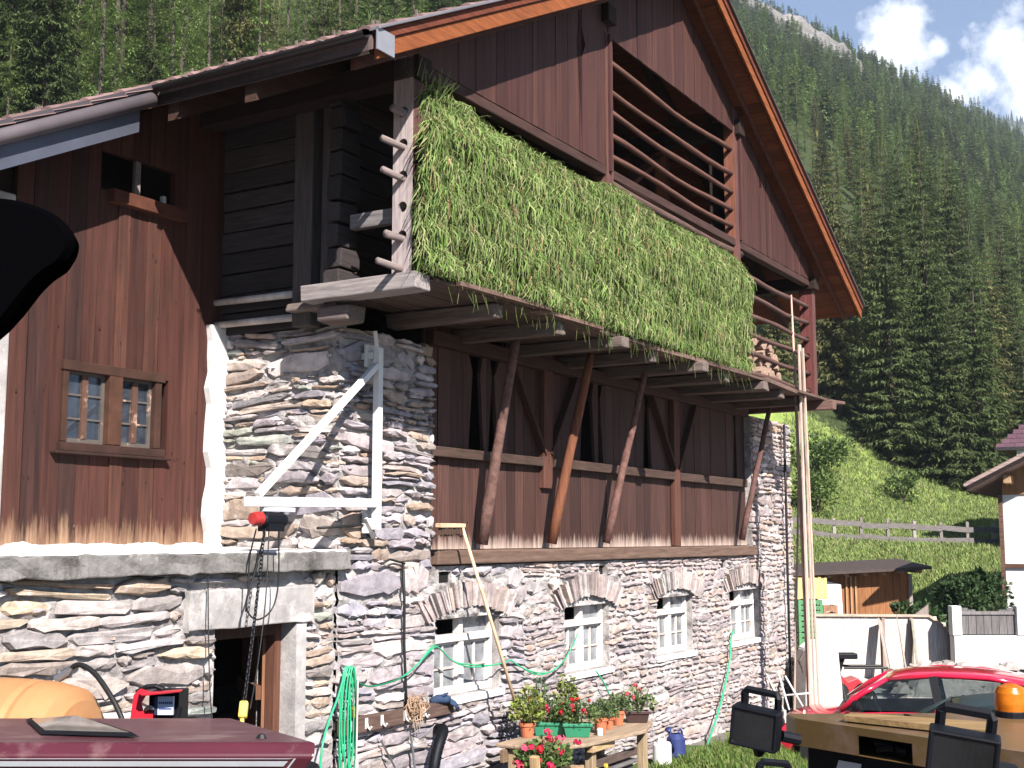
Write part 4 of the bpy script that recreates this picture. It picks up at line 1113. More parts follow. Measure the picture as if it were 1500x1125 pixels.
tufts('meadow_grass', 'long grass and weeds of the steep meadow behind the fence', pts, .07, .24, .022, [(.23, .31, .09), (.27, .34, .11), (.19, .27, .075), (.31, .32, .15)], 4)
pts = []
while len(pts) < 7000:
    s, n = RT.uniform(3.2, 10.5), RT.uniform(.35, 4.4); p = B(s, n)
    if p.x < 4.6 and (n > 1.0 or s > 4.6 or RT.random() < .4): pts.append((p.x, p.y))
tufts('yard_grass', 'short uneven grass in front of the barn wall', pts, .04, .12, .010, [(.10, .18, .03), (.15, .22, .05), (.20, .22, .08)], 4)
# ------------------------------------------------------------------ hay hung on the rack
def hay():
    core = MB('B'); rr = random.Random(4); nsx, nz = 74, 18
    def top(s): return 6.48 + .05 * math.sin(s * 2.3) + .10 * mnoise.noise(Vector((s * 1.7, 0, 0))) + (.07 if -.3 < s < .25 else 0) - (.25 if s < -.3 else 0)
    def front(s, z):
        k = (z - 5.0) / 1.5
        b = 1.08 + .075 * mnoise.noise(Vector((s * 1.6, z * 2.2, 1))) + .035 * mnoise.noise(Vector((s * 5, z * 5, 7))) + .035 * abs(math.sin((z - 5.0) / .26 * math.pi))
        return b - .10 * max(0, k - .85) / .15 - (.09 if 3.06 < s < 3.14 else 0)
    S0, S1 = -.42, 6.90
    for j in range(nz + 1):
        for i in range(nsx + 1):
            s = S0 + (S1 - S0) * i / nsx; z = 4.99 + (top(s) - 4.99) * j / nz
            core.v.append((s, -(front(s, z) - .05), z))
    for j in range(nz):
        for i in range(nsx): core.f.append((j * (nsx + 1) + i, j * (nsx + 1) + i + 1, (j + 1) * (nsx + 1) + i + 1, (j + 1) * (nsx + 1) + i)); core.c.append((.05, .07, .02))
    t = thing('hay', 'fresh green hay hung thickly over the wooden drying rack', 'hay', (3.2, 1.0, 4.98), 'B')
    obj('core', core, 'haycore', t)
    mb = MB('B')
    cols = [(.20, .29, .08), (.16, .25, .06), (.25, .33, .11), (.12, .20, .05), (.30, .34, .14), (.22, .31, .10), (.34, .33, .17)]
    for i in range(78000):
        s = rr.uniform(S0 - .02, S1 + .02); tz = top(s)
        row = rr.choice((0, 1, 2, 3, 4, 5)); z = 5.08 + row * .27 + rr.gauss(.10, .07)
        if rr.random() < .10: z = tz + rr.uniform(-.05, .07)
        z = min(z, tz + .05)
        ln = rr.uniform(.08, .27); w = rr.uniform(.003, .0075)
        clump = mnoise.noise(Vector((s * 3.5, z * 3.5, 11)))
        if clump < -.26 and rr.random() < .85: continue
        if 3.07 < s < 3.13 and rr.random() < .9: continue
        n0 = front(s, z) + rr.uniform(-.02, .05); a = rr.gauss(0, .55); out = rr.uniform(-.02, .10)
        z0 = z; pts = []
        for k in range(3):
            u = k / 2; pts.append((s + math.sin(a) * ln * u, n0 + out * math.sin(u * 2.2), max(z0 - math.cos(a) * ln * u + .05 * u * (1 - u), 4.97 + rr.uniform(-.03, .05))))
        c = rr.choice(cols) if rr.random() > .05 else (.30, .20, .10); m = rr.uniform(.8, 1.3) * (1 + .35 * clump); c = tuple(q * m for q in c)
        dx, dn = w * rr.uniform(.6, 1), w * rr.uniform(-.9, .9)
        vs = [];
        for k, p in enumerate(pts):
            ww = (1, .9, .25)[k]; vs += [(p[0] - dx * ww, p[1] - dn * ww, p[2]), (p[0] + dx * ww, p[1] + dn * ww, p[2])]
        mb.add(vs, [(0, 1, 3, 2), (2, 3, 5, 4)], c)
    for i in range(160):      # stray stems hanging under the floor edge
        s = rr.uniform(-.2, 6.9); z = 5.02; ln = rr.uniform(.08, .30); n0 = rr.uniform(1.06, 1.16); w = .005; a = rr.gauss(0, .4)
        c = rr.choice(cols); mb.add([(s - w, n0, z), (s + w, n0, z), (s + math.sin(a) * ln + w * .3, n0 + .03, z - ln), (s + math.sin(a) * ln - w * .3, n0 + .03, z - ln)], [(0, 1, 2, 3)], c)
    for i in range(60):      # tuft over the corner post
        s = rr.gauss(-.15, .12); z = 6.52 + rr.uniform(-.05, .1); ln = rr.uniform(.12, .3); a = rr.gauss(0, .7); w = .006; n0 = 1.02 + rr.uniform(-.1, .08)
        c = rr.choice(cols); mb.add([(s - w, n0, z), (s + w, n0, z), (s + math.sin(a) * ln + w * .3, n0 + .05, z + math.cos(a) * ln * .7), (s + math.sin(a) * ln - w * .3, n0 + .05, z + math.cos(a) * ln * .7)], [(0, 1, 2, 3)], c)
    obj('stems', mb, 'hay', t)
hay()

def at(px, py, Y):
    x = (px - 750) / 1826; y = -(py - 562.5) / 1826
    d = (x, math.cos(PITCH) - y * math.sin(PITCH), math.sin(PITCH) + y * math.cos(PITCH)); t = Y / d[1]
    return Vector((d[0] * t, Y, CH + d[2] * t))

# ---- firewood on the loft floor, right bay
rr = random.Random(9); k = 0
first = None
for row in range(5):
    for j in range(8 - row // 2):
        s = 7.45 + j * .185 + rr.uniform(-.03, .03) + row * .05; z = 4.97 + row * .125
        if first is None:
            t = thing('firewood_log', 'x', 'firewood', (0, 0, 0), 'B')
            m_ = MB('B'); m_.prism([(-.075, -.06), (.07, -.06), (.05, .045), (-.01, .065), (-.06, .04)], lambda a, b, d: (a, d, b), -.22, .22, (.36, .24, .18)); obj('split_wood', m_, 'timber_n', t, bevel=.008); first = t; o = t
        else: o = copy_tree(first)
        o.matrix_world = BM @ Matrix.Translation((s, -.66 + rr.uniform(-.06, .06), z + .06)) @ Matrix.Rotation(rr.uniform(-.25, .25), 4, 'Z') @ Matrix.Rotation(rr.uniform(0, 6.28), 4, 'Y')
        tag(o, 'split firewood log of the pile behind the lower rods right of the hay', 'firewood', 'firewood logs piled on the loft floor')

# ---- white swing arm with its electric hoist
t = thing('swing_crane', 'white steel wall crane with a triangular swing arm on the stone barn corner', 'crane', (.30, .12, 2.9), 'B')
W_ = (.8, .78, .76)
mb = MB('B'); mb.box(.27, .335, .13, .195, 2.92, 4.52, W_); obj('post', mb, 'whitesteel', t, bevel=.006)
mb = MB('B'); mb.beam((.27, .165, 3.15), (-1.42, .26, 3.12), .06, .075, W_); obj('arm', mb, 'whitesteel', t, bevel=.006)
mb = MB('B'); mb.beam((.275, .165, 4.36), (-1.30, .255, 3.17), .05, .055, W_); obj('brace', mb, 'whitesteel', t, bevel=.005)
for z in (2.99, 4.45):
    mb = MB('B'); mb.box(.26, .345, -.03, .129, z - .03, z + .03, W_); mb.box(.24, .365, .05, .085, z - .10, z + .10, W_); obj('wall_bracket', mb, 'whitesteel', t, bevel=.005)
mb = MB('B'); mb.beam((.36, .1, 2.85), (.22, .1, 3.02), .05, .02, (.55, .45, .36)); obj('end_plate', mb, 'whitesteel', t)
mb = MB('B'); mb.beam((.29, .16, 4.50), (.24, .17, 4.66), .03, .02, (.5, .36, .25)); obj('end_plate', mb, 'whitesteel', t)
t = thing('electric_hoist', 'small electric hoist with a red end cap under the tip of the white swing arm', 'hoist', (-1.2, .25, 2.9), 'B')
mb = MB('B'); mb.lathe([(0, -.13), (.05, -.13), (.062, -.11), (.062, .10), (.05, .13), (0, .13)], (-1.12, .245, 2.985), (.02, .02, .022), (1, 0, 0), 14); mb.box(-1.22, -1.04, .19, .30, 2.90, 2.98, (.02, .02, .022)); obj('motor', mb, 'blackplastic', t, smooth=False)
mb = MB('B'); mb.lathe([(0, -.06), (.045, -.055), (.052, -.03), (.055, .03), (0, .03)], (-1.29, .25, 2.995), (.42, .03, .03), (1, 0, 0), 16); obj('end_cap', mb, 'paint', t, smooth=True)
mb = MB('B'); mb.box(-1.24, -.88, .22, .27, 3.05, 3.085, (.55, .57, .62)); mb.box(-1.20, -1.17, .23, .26, 3.0, 3.06, (.3, .3, .32)); mb.box(-1.02, -.99, .23, .26, 3.0, 3.06, (.3, .3, .32)); obj('mounting_plate', mb, 'plasticpaint', t, bevel=.004)
# chain of links with hook, pulled aside
pa = Vector((-1.22, .26, 2.92)); pb = Vector((-1.78, .62, 1.72))
t = thing('hoist_chain', 'dark chain with yellow hook block hanging aslant before the stable door', 'chain', (-1.78, .62, 1.6), 'B')
mb = MB('B'); nl = 46
dirv = (pb - pa); 
for i in range(nl):
    c = pa + dirv * ((i + .5) / nl) - Vector((0, 0, .05 * math.sin(math.pi * (i + .5) / nl))); d = dirv.normalized(); e = d.cross(Vector((0, 1, 0) if i % 2 else (1, 0, 0))).normalized()
    L_ = dirv.length / nl * .74; w = .013
    pts = [c + d * (L_ * math.cos(a)) + e * (w * math.sin(a)) for a in [2 * math.pi * k / 8 for k in range(9)]]
    mb.tube(pts, .0048, (.05, .05, .055), 4, False)
obj('links', mb, 'blackplastic', t)
mb = MB('B'); u = dirv.normalized()
mb.beam(pb, pb + u * .12, .06, .05, (.75, .55, .10)); mb.beam(pb + u * .12, pb + u * .17, .03, .03, (.75, .55, .10)); obj('hook_block', mb, 'plasticpaint', t, bevel=.012)
mb = MB('B'); q = pb + u * .17; mb.tube([q + Vector((.05 * math.sin(a), 0, -.045 + .045 * math.cos(a))) for a in [k * .5 for k in range(10)]], .010, (.1, .1, .1), 6); obj('hook', mb, 'steel', t, smooth=True)
def rope(name, label, cat, pts, r, col, frame='B', mat='blackrubber', seg=6):
    P = [Vector(p) for p in pts]; Q = []
    for i in range(len(P) - 1):     # Catmull-Rom
        p0, p1, p2, p3 = P[max(i - 1, 0)], P[i], P[i + 1], P[min(i + 2, len(P) - 1)]
        for k in range(6):
            t_ = k / 6; Q.append(.5 * ((2 * p1) + (p2 - p0) * t_ + (2 * p0 - 5 * p1 + 4 * p2 - p3) * t_ * t_ + (3 * p1 - p0 - 3 * p2 + p3) * t_ ** 3))
    Q.append(P[-1]); m_ = MB(frame); m_.tube(Q, r, col, seg)
    return tag(obj(name, m_, mat, base=tuple(min(P, key=lambda v: v.z)), smooth=True), label, cat)
rope('control_cable', 'black control cable hanging in a long loop from the hoist', 'cable', [(-1.05, .25, 2.93), (-1.03, .24, 2.5), (-1.08, .22, 2.30), (-1.25, .22, 2.24), (-1.36, .22, 2.36), (-1.28, .23, 2.60), (-1.2, .25, 2.92)], .0065, (.05, .05, .05))
rope('pull_cord', 'thin pale cord hanging down at the left door edge', 'cord', [(-1.60, .06, 2.62), (-1.62, .10, 2.2), (-1.68, .20, 1.7), (-1.70, .3, 1.3)], .005, (.45, .42, .38))
rope('hoist_cable', 'thin grey cable running beside the chain to the hook', 'cable', [(-1.16, .25, 2.92), (-1.30, .36, 2.4), (-1.52, .50, 1.95), (-1.72, .62, 1.66)], .005, (.25, .25, .26))
rope('hoist_lead', 'short reddish lead from the hoist cap down over the slab', 'cable', [(-1.30, .25, 2.92), (-1.31, .20, 2.7), (-1.32, .2, 2.45), (-1.34, .2, 2.3)], .006, (.5, .3, .26))

# ---- green hose hung in coils and festooned to the windows
mb = MB('B'); GRN = (.03, .42, .20)
t = thing('garden_hose', 'green garden hose hung in long coils and festooned along the stone wall', 'hose', (0, .1, .8), 'B')
for i in range(5):
    o = i * .022; lo = .75 + .1 * (i % 3); P = []
    for k in range(25):
        a = 2 * math.pi * k / 24; P.append((-.02 + o * .4 + .075 * math.sin(a) * (1 + .3 * math.sin(i)), .11 + .012 * i, (1.78 + lo) / 2 + (1.78 - lo) / 2 * math.cos(a)))
    mb.tube(P, .0075, GRN, 6, False)
def cat(P):
    P = [Vector(p) for p in P]; Q = []
    for i in range(len(P) - 1):
        p0, p1, p2, p3 = P[max(i - 1, 0)], P[i], P[i + 1], P[min(i + 2, len(P) - 1)]
        for k in range(6):
            t_ = k / 6; Q.append(.5 * ((2 * p1) + (p2 - p0) * t_ + (2 * p0 - 5 * p1 + 4 * p2 - p3) * t_ * t_ + (3 * p1 - p0 - 3 * p2 + p3) * t_ ** 3))
    return Q + [P[-1]]
for dz in (0, .022):
    mb.tube(cat([(0, .12, 1.76), (.14, .11, 1.64), (.32, .10, 1.585), (.55, .10, 1.585), (.8, .10, 1.62), (1.05, .10, 1.72), (1.28, .09, 1.83 + dz), (1.45, .05, 1.82), (1.7, .04, 1.68), (2.0, .04, 1.60 + dz), (2.4, .06, 1.585), (2.7, .08, 1.61)]), .0075, GRN, 6)
    mb.tube(cat([(2.7, .08, 1.61), (2.9, .09, 1.52), (3.2, .09, 1.42 + dz), (3.5, .09, 1.42), (3.8, .08, 1.50), (4.05, .06, 1.64), (4.25, .03, 1.78)]), .0075, GRN, 6)
mb.tube(cat([(-.05, .12, 1.72), (-.18, .16, 1.55), (-.34, .2, 1.38), (-.48, .25, 1.2), (-.5, .25, 1.0)]), .010, GRN, 6)
obj('hose', mb, 'hosegreen', t, smooth=True)
mb = MB('B'); mb.tube([(.03, .12, 1.76), (.03, .02, 1.78)], .012, (.3, .3, .3), 6); obj('hook', mb, 'steel', t)
mb = MB('B'); mb.tube([(.055, .18, 1.02), (.055, .18, .86)], .016, (.6, .6, .58), 8); mb.tube([(.055, .18, 1.7), (.05, .18, 1.02)], .008, (.62, .55, .52), 6); obj('spray_pipe', mb, 'plasticpaint', t)
rope('garden_hose', 'green hose running down the wall below the fourth window to the grass', 'hose', [(9.0, .05, 1.52), (8.85, .07, 1.40), (8.75, .08, 1.1), (8.5, .09, .75), (8.2, .12, .48), (7.7, .2, .22), (7.2, .35, .16), (6.9, .5, .15)], .014, GRN, 'B', 'hosegreen')
rope('garden_hose', 'thin green hose in front of the plants under the second window', 'hose', [(4.55, .10, 1.34), (4.7, .12, 1.2), (4.85, .14, 1.0), (4.95, .2, .7)], .009, (.05, .2, .12), 'B', 'hosegreen')

# ---- broom leaning against the wall
t = thing('broom', 'wooden broom leaning head up against the sill beam beside the first window', 'broom', (2.14, .40, .7), 'B')
mb = MB('B'); mb.tube([(2.20, .42, 1.30), (1.95, .33, 2.0), (1.60, .20, 2.96)], [.017, .017, .016], (.72, .52, .34), 8); obj('handle', mb, 'timber', t, smooth=True)
mb = MB('B'); mb.box(1.22, 1.64, .15, .22, 2.945, 2.985, (.62, .44, .28), .004); obj('head', mb, 'timber', t, bevel=.006)
mb = MB('B')
for i in range(40):
    x = 1.24 + i * .0098; mb.box(x, x + .006, .155 + rnd(0, .03), .19 + rnd(0, .03), 2.88 + rnd(-.02, .01), 2.95, (.10, .06, .045))
obj('bristles', mb, 'timber', t)

# ---- hook rail with things on it
t = thing('hook_rail', 'weathered brown board with pale metal hooks on the stone wall', 'hook rail', (.8, .05, 1.2), 'B')
mb = MB('B'); mb.box(0, 1.66, .0, .085, 1.20, 1.335, (.12, .075, .06), .006); obj('board', mb, 'timber_s', t, bevel=.01)
for s in (.10, .30, .52, .86, 1.16): 
    mb = MB('B'); mb.tube([(s, .085, 1.31), (s, .10, 1.25), (s + .01, .12, 1.225), (s + .01, .135, 1.25)], .011, (.6, .58, .56), 6); mb.box(s - .018, s + .018, .085, .092, 1.23, 1.32, (.62, .6, .58)); obj('hook', mb, 'plasticpaint', t)
t = thing('work_glove', 'dark blue work glove draped over the right end of the hook rail', 'glove', (1.45, .05, 1.33), 'B')
mb = MB('B')
mb.tube([(1.32, .05, 1.345), (1.40, .07, 1.36), (1.48, .085, 1.352), (1.54, .10, 1.34)], [.030, .042, .046, .036], (.035, .06, .12), 10)
for i, (dx, dn, dz) in enumerate(((.10, .0, -.02), (.11, .02, -.05), (.10, .04, -.08), (.07, .05, -.10))):
    mb.tube([(1.53, .10 + .01 * i, 1.335 - .008 * i), (1.53 + dx * .6, .11 + dn, 1.335 + dz * .5), (1.53 + dx, .115 + dn, 1.33 + dz)], [.016, .015, .010], (.035, .06, .12), 8)
mb.tube([(1.42, .09, 1.37), (1.44, .12, 1.40), (1.47, .14, 1.41)], [.016, .015, .010], (.035, .06, .12), 8)
obj('glove', mb, 'timber', t, smooth=True)
t = thing('bottle', 'small yellow bottle standing behind the left end of the hook rail', 'bottle', (.18, .045, 1.335), 'B')
mb = MB('B'); mb.lathe([(0, 0), (.028, 0), (.03, .01), (.03, .06), (.014, .075), (.014, .09), (0, .09)], (.18, .045, 1.337), (.75, .5, .05)); obj('body', mb, 'plasticpaint', t, smooth=True)
t = thing('twine_bundle', 'tangled bundle of pale brown twine hanging over the hook rail', 'twine', (.98, .1, 1.2), 'B')
mb = MB('B'); rr = random.Random(3)
for i in range(26):
    a0 = rr.uniform(0, 6.28); P = []; c = Vector((1.0 + rr.uniform(-.10, .08), .11 + rr.uniform(-.02, .03), 1.35 + rr.uniform(-.07, .02))); r1, r2 = rr.uniform(.03, .10), rr.uniform(.03, .11)
    for k in range(9):
        a = a0 + k * .8; P.append((c.x + r1 * math.cos(a), c.y + .02 * math.sin(a * 2 + i), c.z + r2 * math.sin(a)))
    mb.tube(P, .0045, shade(rr.uniform(.7, 1.2), (.42, .27, .18)), 4, False)
for i in range(5): mb.tube(cat([(.95 + .03 * i, .10, 1.32), (.93 + .035 * i, .13, 1.22), (.97 + .03 * i, .13, 1.10 + .02 * i)]), .005, (.40, .30, .24), 4)
obj('twine', mb, 'timber', t)
rope('drain_pipe', 'black corrugated pipe curving down the wall below the hook rail', 'pipe', [(1.42, .06, 1.08), (1.36, .16, 1.09), (1.26, .2, 1.02), (1.18, .21, .9), (1.12, .22, .7), (1.10, .22, .1)], [.05 + .004 * (i % 2) for i in range(31)], (.02, .02, .022), 'B', 'blackplastic', 12)
mb = MB('B'); mb.tube([(.52, .08, 1.10), (.70, .10, .85), (.82, .14, .12)], .009, (.12, .10, .10), 6); tag(obj('iron_rod', mb, 'steel', base=(.8, .14, .12)), 'thin dark iron rod leaning on the wall under the hook rail, left of two', 'rod')
mb = MB('B'); mb.tube([(.98, .07, 1.08), (1.0, .10, .8), (1.02, .14, .12)], .012, (.40, .38, .40), 6); tag(obj('iron_rod', mb, 'steel', base=(1.02, .14, .12)), 'pale iron rod beside the black corrugated pipe, right of two', 'rod')

# ---- garden table with planters
TW = (.36, .26, .18)
t = thing('garden_table', 'weathered wooden garden table carrying green and terracotta planters', 'table', (3.0, .75, .12), 'B')
mb = MB('B')
mb.prism([(2.05, .30), (4.22, .30), (4.18, .98), (3.58, 1.18), (2.5, 1.06), (2.05, .85)], lambda a, b, d: (a, b, d), .85, .89, TW); obj('table_top', mb, 'timber_s', t, bevel=.012)
for s, n in ((2.74, .97), (3.90, .98), (2.15, .45), (4.05, .40), (2.2, .78)):
    mb = MB('B'); mb.box(s - .05, s + .05, n - .04, n + .04, .08, .85, (.36, .26, .16), .004); obj('leg', mb, 'timber_z', t, bevel=.008)
mb = MB('B'); mb.box(2.62, 3.1, .99, 1.06, .78, .845, (.5, .34, .18)); mb.box(2.8, 3.86, .92, .95, .58, .66, (.10, .07, .06)); mb.box(2.0, 4.0, .38, .42, .72, .84, (.2, .13, .08)); obj('apron', mb, 'timber_s', t, bevel=.005)
def plant(mb, c, w, h, n, cols, leaf, seed, dome=True):
    rr = random.Random(seed)
    for i in range(n):
        a = rr.uniform(0, 6.28); u = math.sqrt(rr.random()); hh = h * (rr.uniform(.15, 1.0)) * (1 - .45 * u * u)
        p = Vector((c[0] + math.cos(a) * u * w[0], c[1] + math.sin(a) * u * w[1], c[2] + hh)); e = Vector((math.cos(a) * u + rr.uniform(-.6, .6), math.sin(a) * u + rr.uniform(-.6, .6), rr.uniform(-.2, 1))).normalized()
        s_ = e.cross(Vector((rr.uniform(-1, 1), rr.uniform(-1, 1), .4))).normalized(); l2 = leaf * rr.uniform(.6, 1.4); col = rr.choice(cols); m = rr.uniform(.65, 1.3)
        mb.add([p, p + e * l2 * .5 + s_ * l2 * .42, p + e * l2, p + e * l2 * .5 - s_ * l2 * .42], [(0, 1, 2, 3)], tuple(q * m for q in col))
def stems(mb, c, w, h, n, seed, col=(.10, .16, .05)):
    rr = random.Random(seed)
    for i in range(n):
        x, y = rr.uniform(-.5, .5) * w[0], rr.uniform(-.5, .5) * w[1]
        mb.tube([(c[0] + x * .5, c[1] + y * .5, c[2]), (c[0] + x * 1.4, c[1] + y * 1.4, c[2] + h * rr.uniform(.6, 1))], .005, col, 4)
def blooms(mb, c, w, h0, h1, n, cols, r, seed):
    rr = random.Random(seed)
    for i in range(n):
        p = Vector((c[0] + rr.uniform(-1, 1) * w[0], c[1] + rr.uniform(-1, 1) * w[1], c[2] + rr.uniform(h0, h1))); col = rr.choice(cols); m_ = rr.uniform(.75, 1.2)
        for k in range(13):
            d = Vector((rr.gauss(0, 1), rr.gauss(0, 1), rr.gauss(0, 1))).normalized(); q = p + d * r * rr.uniform(.4, 1); e = d.cross(Vector((rr.uniform(-1, 1), 1, rr.uniform(-1, 1)))).normalized(); f_ = d.cross(e); z = r * .55
            mb.add([q - e * z, q - f_ * z, q + e * z, q + f_ * z], [(0, 1, 2, 3)], tuple(min(1, x * m_ * rr.uniform(.85, 1.15)) for x in col))
LF = [(.09, .16, .04), (.13, .20, .06), (.07, .13, .035), (.18, .24, .08)]; LB = [(.28, .33, .07), (.22, .30, .06), (.33, .34, .10)]
RED = [(.72, .03, .05), (.62, .02, .03), (.75, .08, .06)]; PNK = [(.80, .05, .14), (.75, .03, .10), (.85, .10, .18)]
def trough(name, label, s0, s1, n0, n1, z, h, col, cat='planter', mat='plasticpaint'):
    t_ = thing(name, label, cat, ((s0 + s1) / 2, (n0 + n1) / 2, z), 'B'); m_ = MB('B'); tp = .025
    vs = [(s0 + tp, n0 + tp, z), (s1 - tp, n0 + tp, z), (s1 - tp, n1 - tp, z), (s0 + tp, n1 - tp, z), (s0, n0, z + h), (s1, n0, z + h), (s1, n1, z + h), (s0, n1, z + h),
          (s0 + .015, n0 + .015, z + h), (s1 - .015, n0 + .015, z + h), (s1 - .015, n1 - .015, z + h), (s0 + .015, n1 - .015, z + h)]
    m_.add(vs, [(0, 3, 2, 1)] + [(i, (i + 1) % 4, 4 + (i + 1) % 4, 4 + i) for i in range(4)] + [(4 + i, 4 + (i + 1) % 4, 8 + (i + 1) % 4, 8 + i) for i in range(4)], col)
    m_.box(s0 - .008, s1 + .008, n1 - .001, n1 + .01, z + h - .025, z + h + .004, col); m_.box(s0 - .01, s0, n0, n1, z + h - .025, z + h + .004, col)
    obj('box', m_, mat, t_, bevel=.004); m_ = MB('B'); m_.quad((s0 + .01, n0 + .01, z + h - .02), (s1 - .01, n0 + .01, z + h - .02), (s1 - .01, n1 - .01, z + h - .02), (s0 + .01, n1 - .01, z + h - .02), (.1, .1, .1)); obj('soil', m_, 'soil', t_)
    return t_
GR = (.03, .23, .12)
def turn(t_): t_.matrix_world = t_.matrix_world @ Matrix.Rotation(-(math.pi / 2 - TH), 4, 'Z')   # boxes stand askew to the wall
def grown(t_, c, w, h, n, cols, leaf, seed, fl=None):
    m_ = MB('B'); plant(m_, c, w, h, n, cols, leaf, seed); stems(m_, c, w, h, 14, seed); obj('leaves', m_, 'leaf', t_)
    if fl:
        m_ = MB('B'); blooms(m_, c, (w[0] * 1.05, w[1] * 1.05), *fl, seed + 1); obj('blossoms', m_, 'petal', t_)
a = trough('flower_box', 'green planter box at the left table end with red and pink geraniums', 2.58, 2.92, .42, .60, .892, .13, GR); grown(a, (2.75, .51, 1.0), (.24, .16), .26, 420, LF, .038, 41, (.08, .27, 12, RED + PNK, .028)); turn(a)
a = trough('flower_box', 'green planter box at the front table edge with red flowers', 2.67, 2.95, .70, .87, .892, .13, GR); grown(a, (2.81, .785, 1.0), (.21, .15), .26, 460, [(.13, .17, .06), (.18, .2, .09)] + LF[:2], .030, 43, (.08, .28, 11, RED + [(.7, .12, .04)], .025)); turn(a)
def potted(label, s, n, r, h, ph, pw_, cols, leaf, seed, tilt=0, col=(.55, .17, .08), nl=260):
    t_ = thing('flower_pot', label, 'flower pot', (s, n, .892), 'B'); m_ = MB('B'); m_.lathe([(0, 0), (r * .72, 0), (r * .95, h * .78), (r * 1.08, h * .78), (r * 1.1, h), (r * .98, h), (r * .95, h * .9), (0, h * .9)], (s, n, .893), col, (0, 0, 1), 18); obj('pot', m_, 'pot', t_, smooth=False)
    m_ = MB('B'); plant(m_, (s, n, .893 + h * .85), (pw_, pw_), ph, nl, cols, leaf, seed); stems(m_, (s, n, .893 + h * .8), (pw_, pw_), ph, 8, seed); obj('leaves', m_, 'leaf', t_)
HB = [(.14, .20, .08), (.17, .22, .10), (.11, .17, .06)]
potted('terracotta pot with a fine green herb nearest the table front edge', 3.10, .90, .068, .16, .20, .12, HB, .028, 51, nl=520)
potted('terracotta pot between the two taller pots in the middle of the table', 3.42, .83, .058, .12, .15, .10, HB, .03, 52)
potted('terracotta pot at the back next to the brown planter box', 3.70, .80, .066, .15, .2, .12, HB, .03, 53, nl=380)
potted('tall plant with pale yellow green leaves in a pot behind the planters', 3.02, .55, .075, .14, .46, .11, LB + [(.2, .22, .12)], .042, 54, nl=380)
potted('bushy yellow green herb in a pot behind the left green planter', 2.52, .38, .08, .14, .36, .16, LB, .042, 55, nl=460)
potted('slim silvery plant in a pot against the wall behind the planters', 2.85, .36, .06, .14, .44, .08, [(.25, .28, .22), (.2, .24, .18)], .05, 56, nl=150)
a = trough('flower_box', 'dark brown planter box at the right table end with pink flowers', 3.86, 4.12, .80, .96, .892, .12, (.06, .03, .028)); grown(a, (3.99, .88, 1.0), (.19, .13), .25, 280, [(.2, .24, .1), (.3, .32, .16)] + LF[:1], .04, 57, (.12, .28, 7, [(.75, .10, .12), (.8, .25, .25)], .026)); turn(a)
t = thing('jar', 'small white jar between the green planter and the first terracotta pot', 'jar', (2.98, .95, .892), 'B'); mb = MB('B'); mb.lathe([(0, 0), (.03, 0), (.032, .055), (.024, .07), (0, .07)], (2.98, .95, .893), (.75, .75, .73)); obj('body', mb, 'plasticpaint', t, smooth=True)
# barrel planter in front
t = thing('plant_stand', 'rough wooden stand holding a brown tub of red geraniums before the table', 'plant stand', (1.95, 1.2, .1), 'B')
for s, n, zt_ in ((1.36, 1.16, .95), (2.06, 1.16, .76), (1.38, .86, .78), (2.0, .86, .76)):
    mb = MB('B'); mb.beam((s - .02 if zt_ < .9 else s + .08, n, .08), (s - (.05 if zt_ > .9 else 0), n - .0, zt_), .08, .06, (.45, .31, .16)); obj('leg', mb, 'timber_z', t, bevel=.008)
mb = MB('B'); mb.box(1.30, 2.12, 1.19, 1.23, .70, .76, (.36, .24, .14)); mb.box(1.30, 2.10, .83, .87, .70, .76, (.3, .2, .12)); mb.box(1.32, 1.37, .87, 1.19, .70, .76, (.3, .2, .12)); mb.box(2.03, 2.08, .87, 1.19, .70, .76, (.3, .2, .12)); obj('rail', mb, 'timber_s', t, bevel=.006)
t2 = thing('flower_tub', 'brown tub of bright red geraniums set in the rough wooden stand', 'flower tub', (1.72, 1.02, .4), 'B'); mb = MB('B'); mb.lathe([(0, 0), (.20, 0), (.26, .36), (.25, .38), (0, .34)], (1.72, 1.02, .40), (.09, .05, .04), (0, 0, 1), 20); obj('tub', mb, 'timber', t2); grown(t2, (1.72, 1.02, .74), (.36, .2), .30, 620, LF, .045, 61, (.05, .31, 22, PNK + RED[:1], .040))
mb = MB('B'); mb.box(1.45, 1.99, .87, 1.17, .33, .395, (.2, .13, .08)); obj('shelf', mb, 'timber_s', t)
t = thing('potted_plant', 'yellow flowering leafy plant in a terracotta pot between stand and table', 'potted plant', (2.32, 1.36, .12), 'B'); mb = MB('B'); mb.lathe([(0, 0), (.10, 0), (.14, .2), (.15, .24), (.13, .24), (0, .2)], (2.32, 1.36, .12), (.5, .17, .09), (0, 0, 1), 18); obj('pot', mb, 'pot', t)
c = (2.32, 1.36, .34); mb = MB('B'); plant(mb, c, (.30, .2), .34, 480, LB + LF[1:2], .065, 63); stems(mb, c, (.3, .2), .3, 10, 63); obj('leaves', mb, 'leaf', t); mb = MB('B'); blooms(mb, (2.24, 1.38, .34), (.13, .1), .28, .42, 5, [(.85, .55, .08), (.8, .6, .2)], .03, 64); obj('blossoms', mb, 'petal', t)
t = thing('storage_box', 'dark weathered box with grass beside it under the garden table', 'box', (3.5, .7, .1), 'B'); mb = MB('B'); mb.box(3.12, 3.85, .55, .9, .12, .50, (.08, .07, .065), .01); mb.box(3.08, 3.89, .5, .95, .50, .535, (.14, .13, .13), .006); obj('case', mb, 'timber', t, bevel=.01)
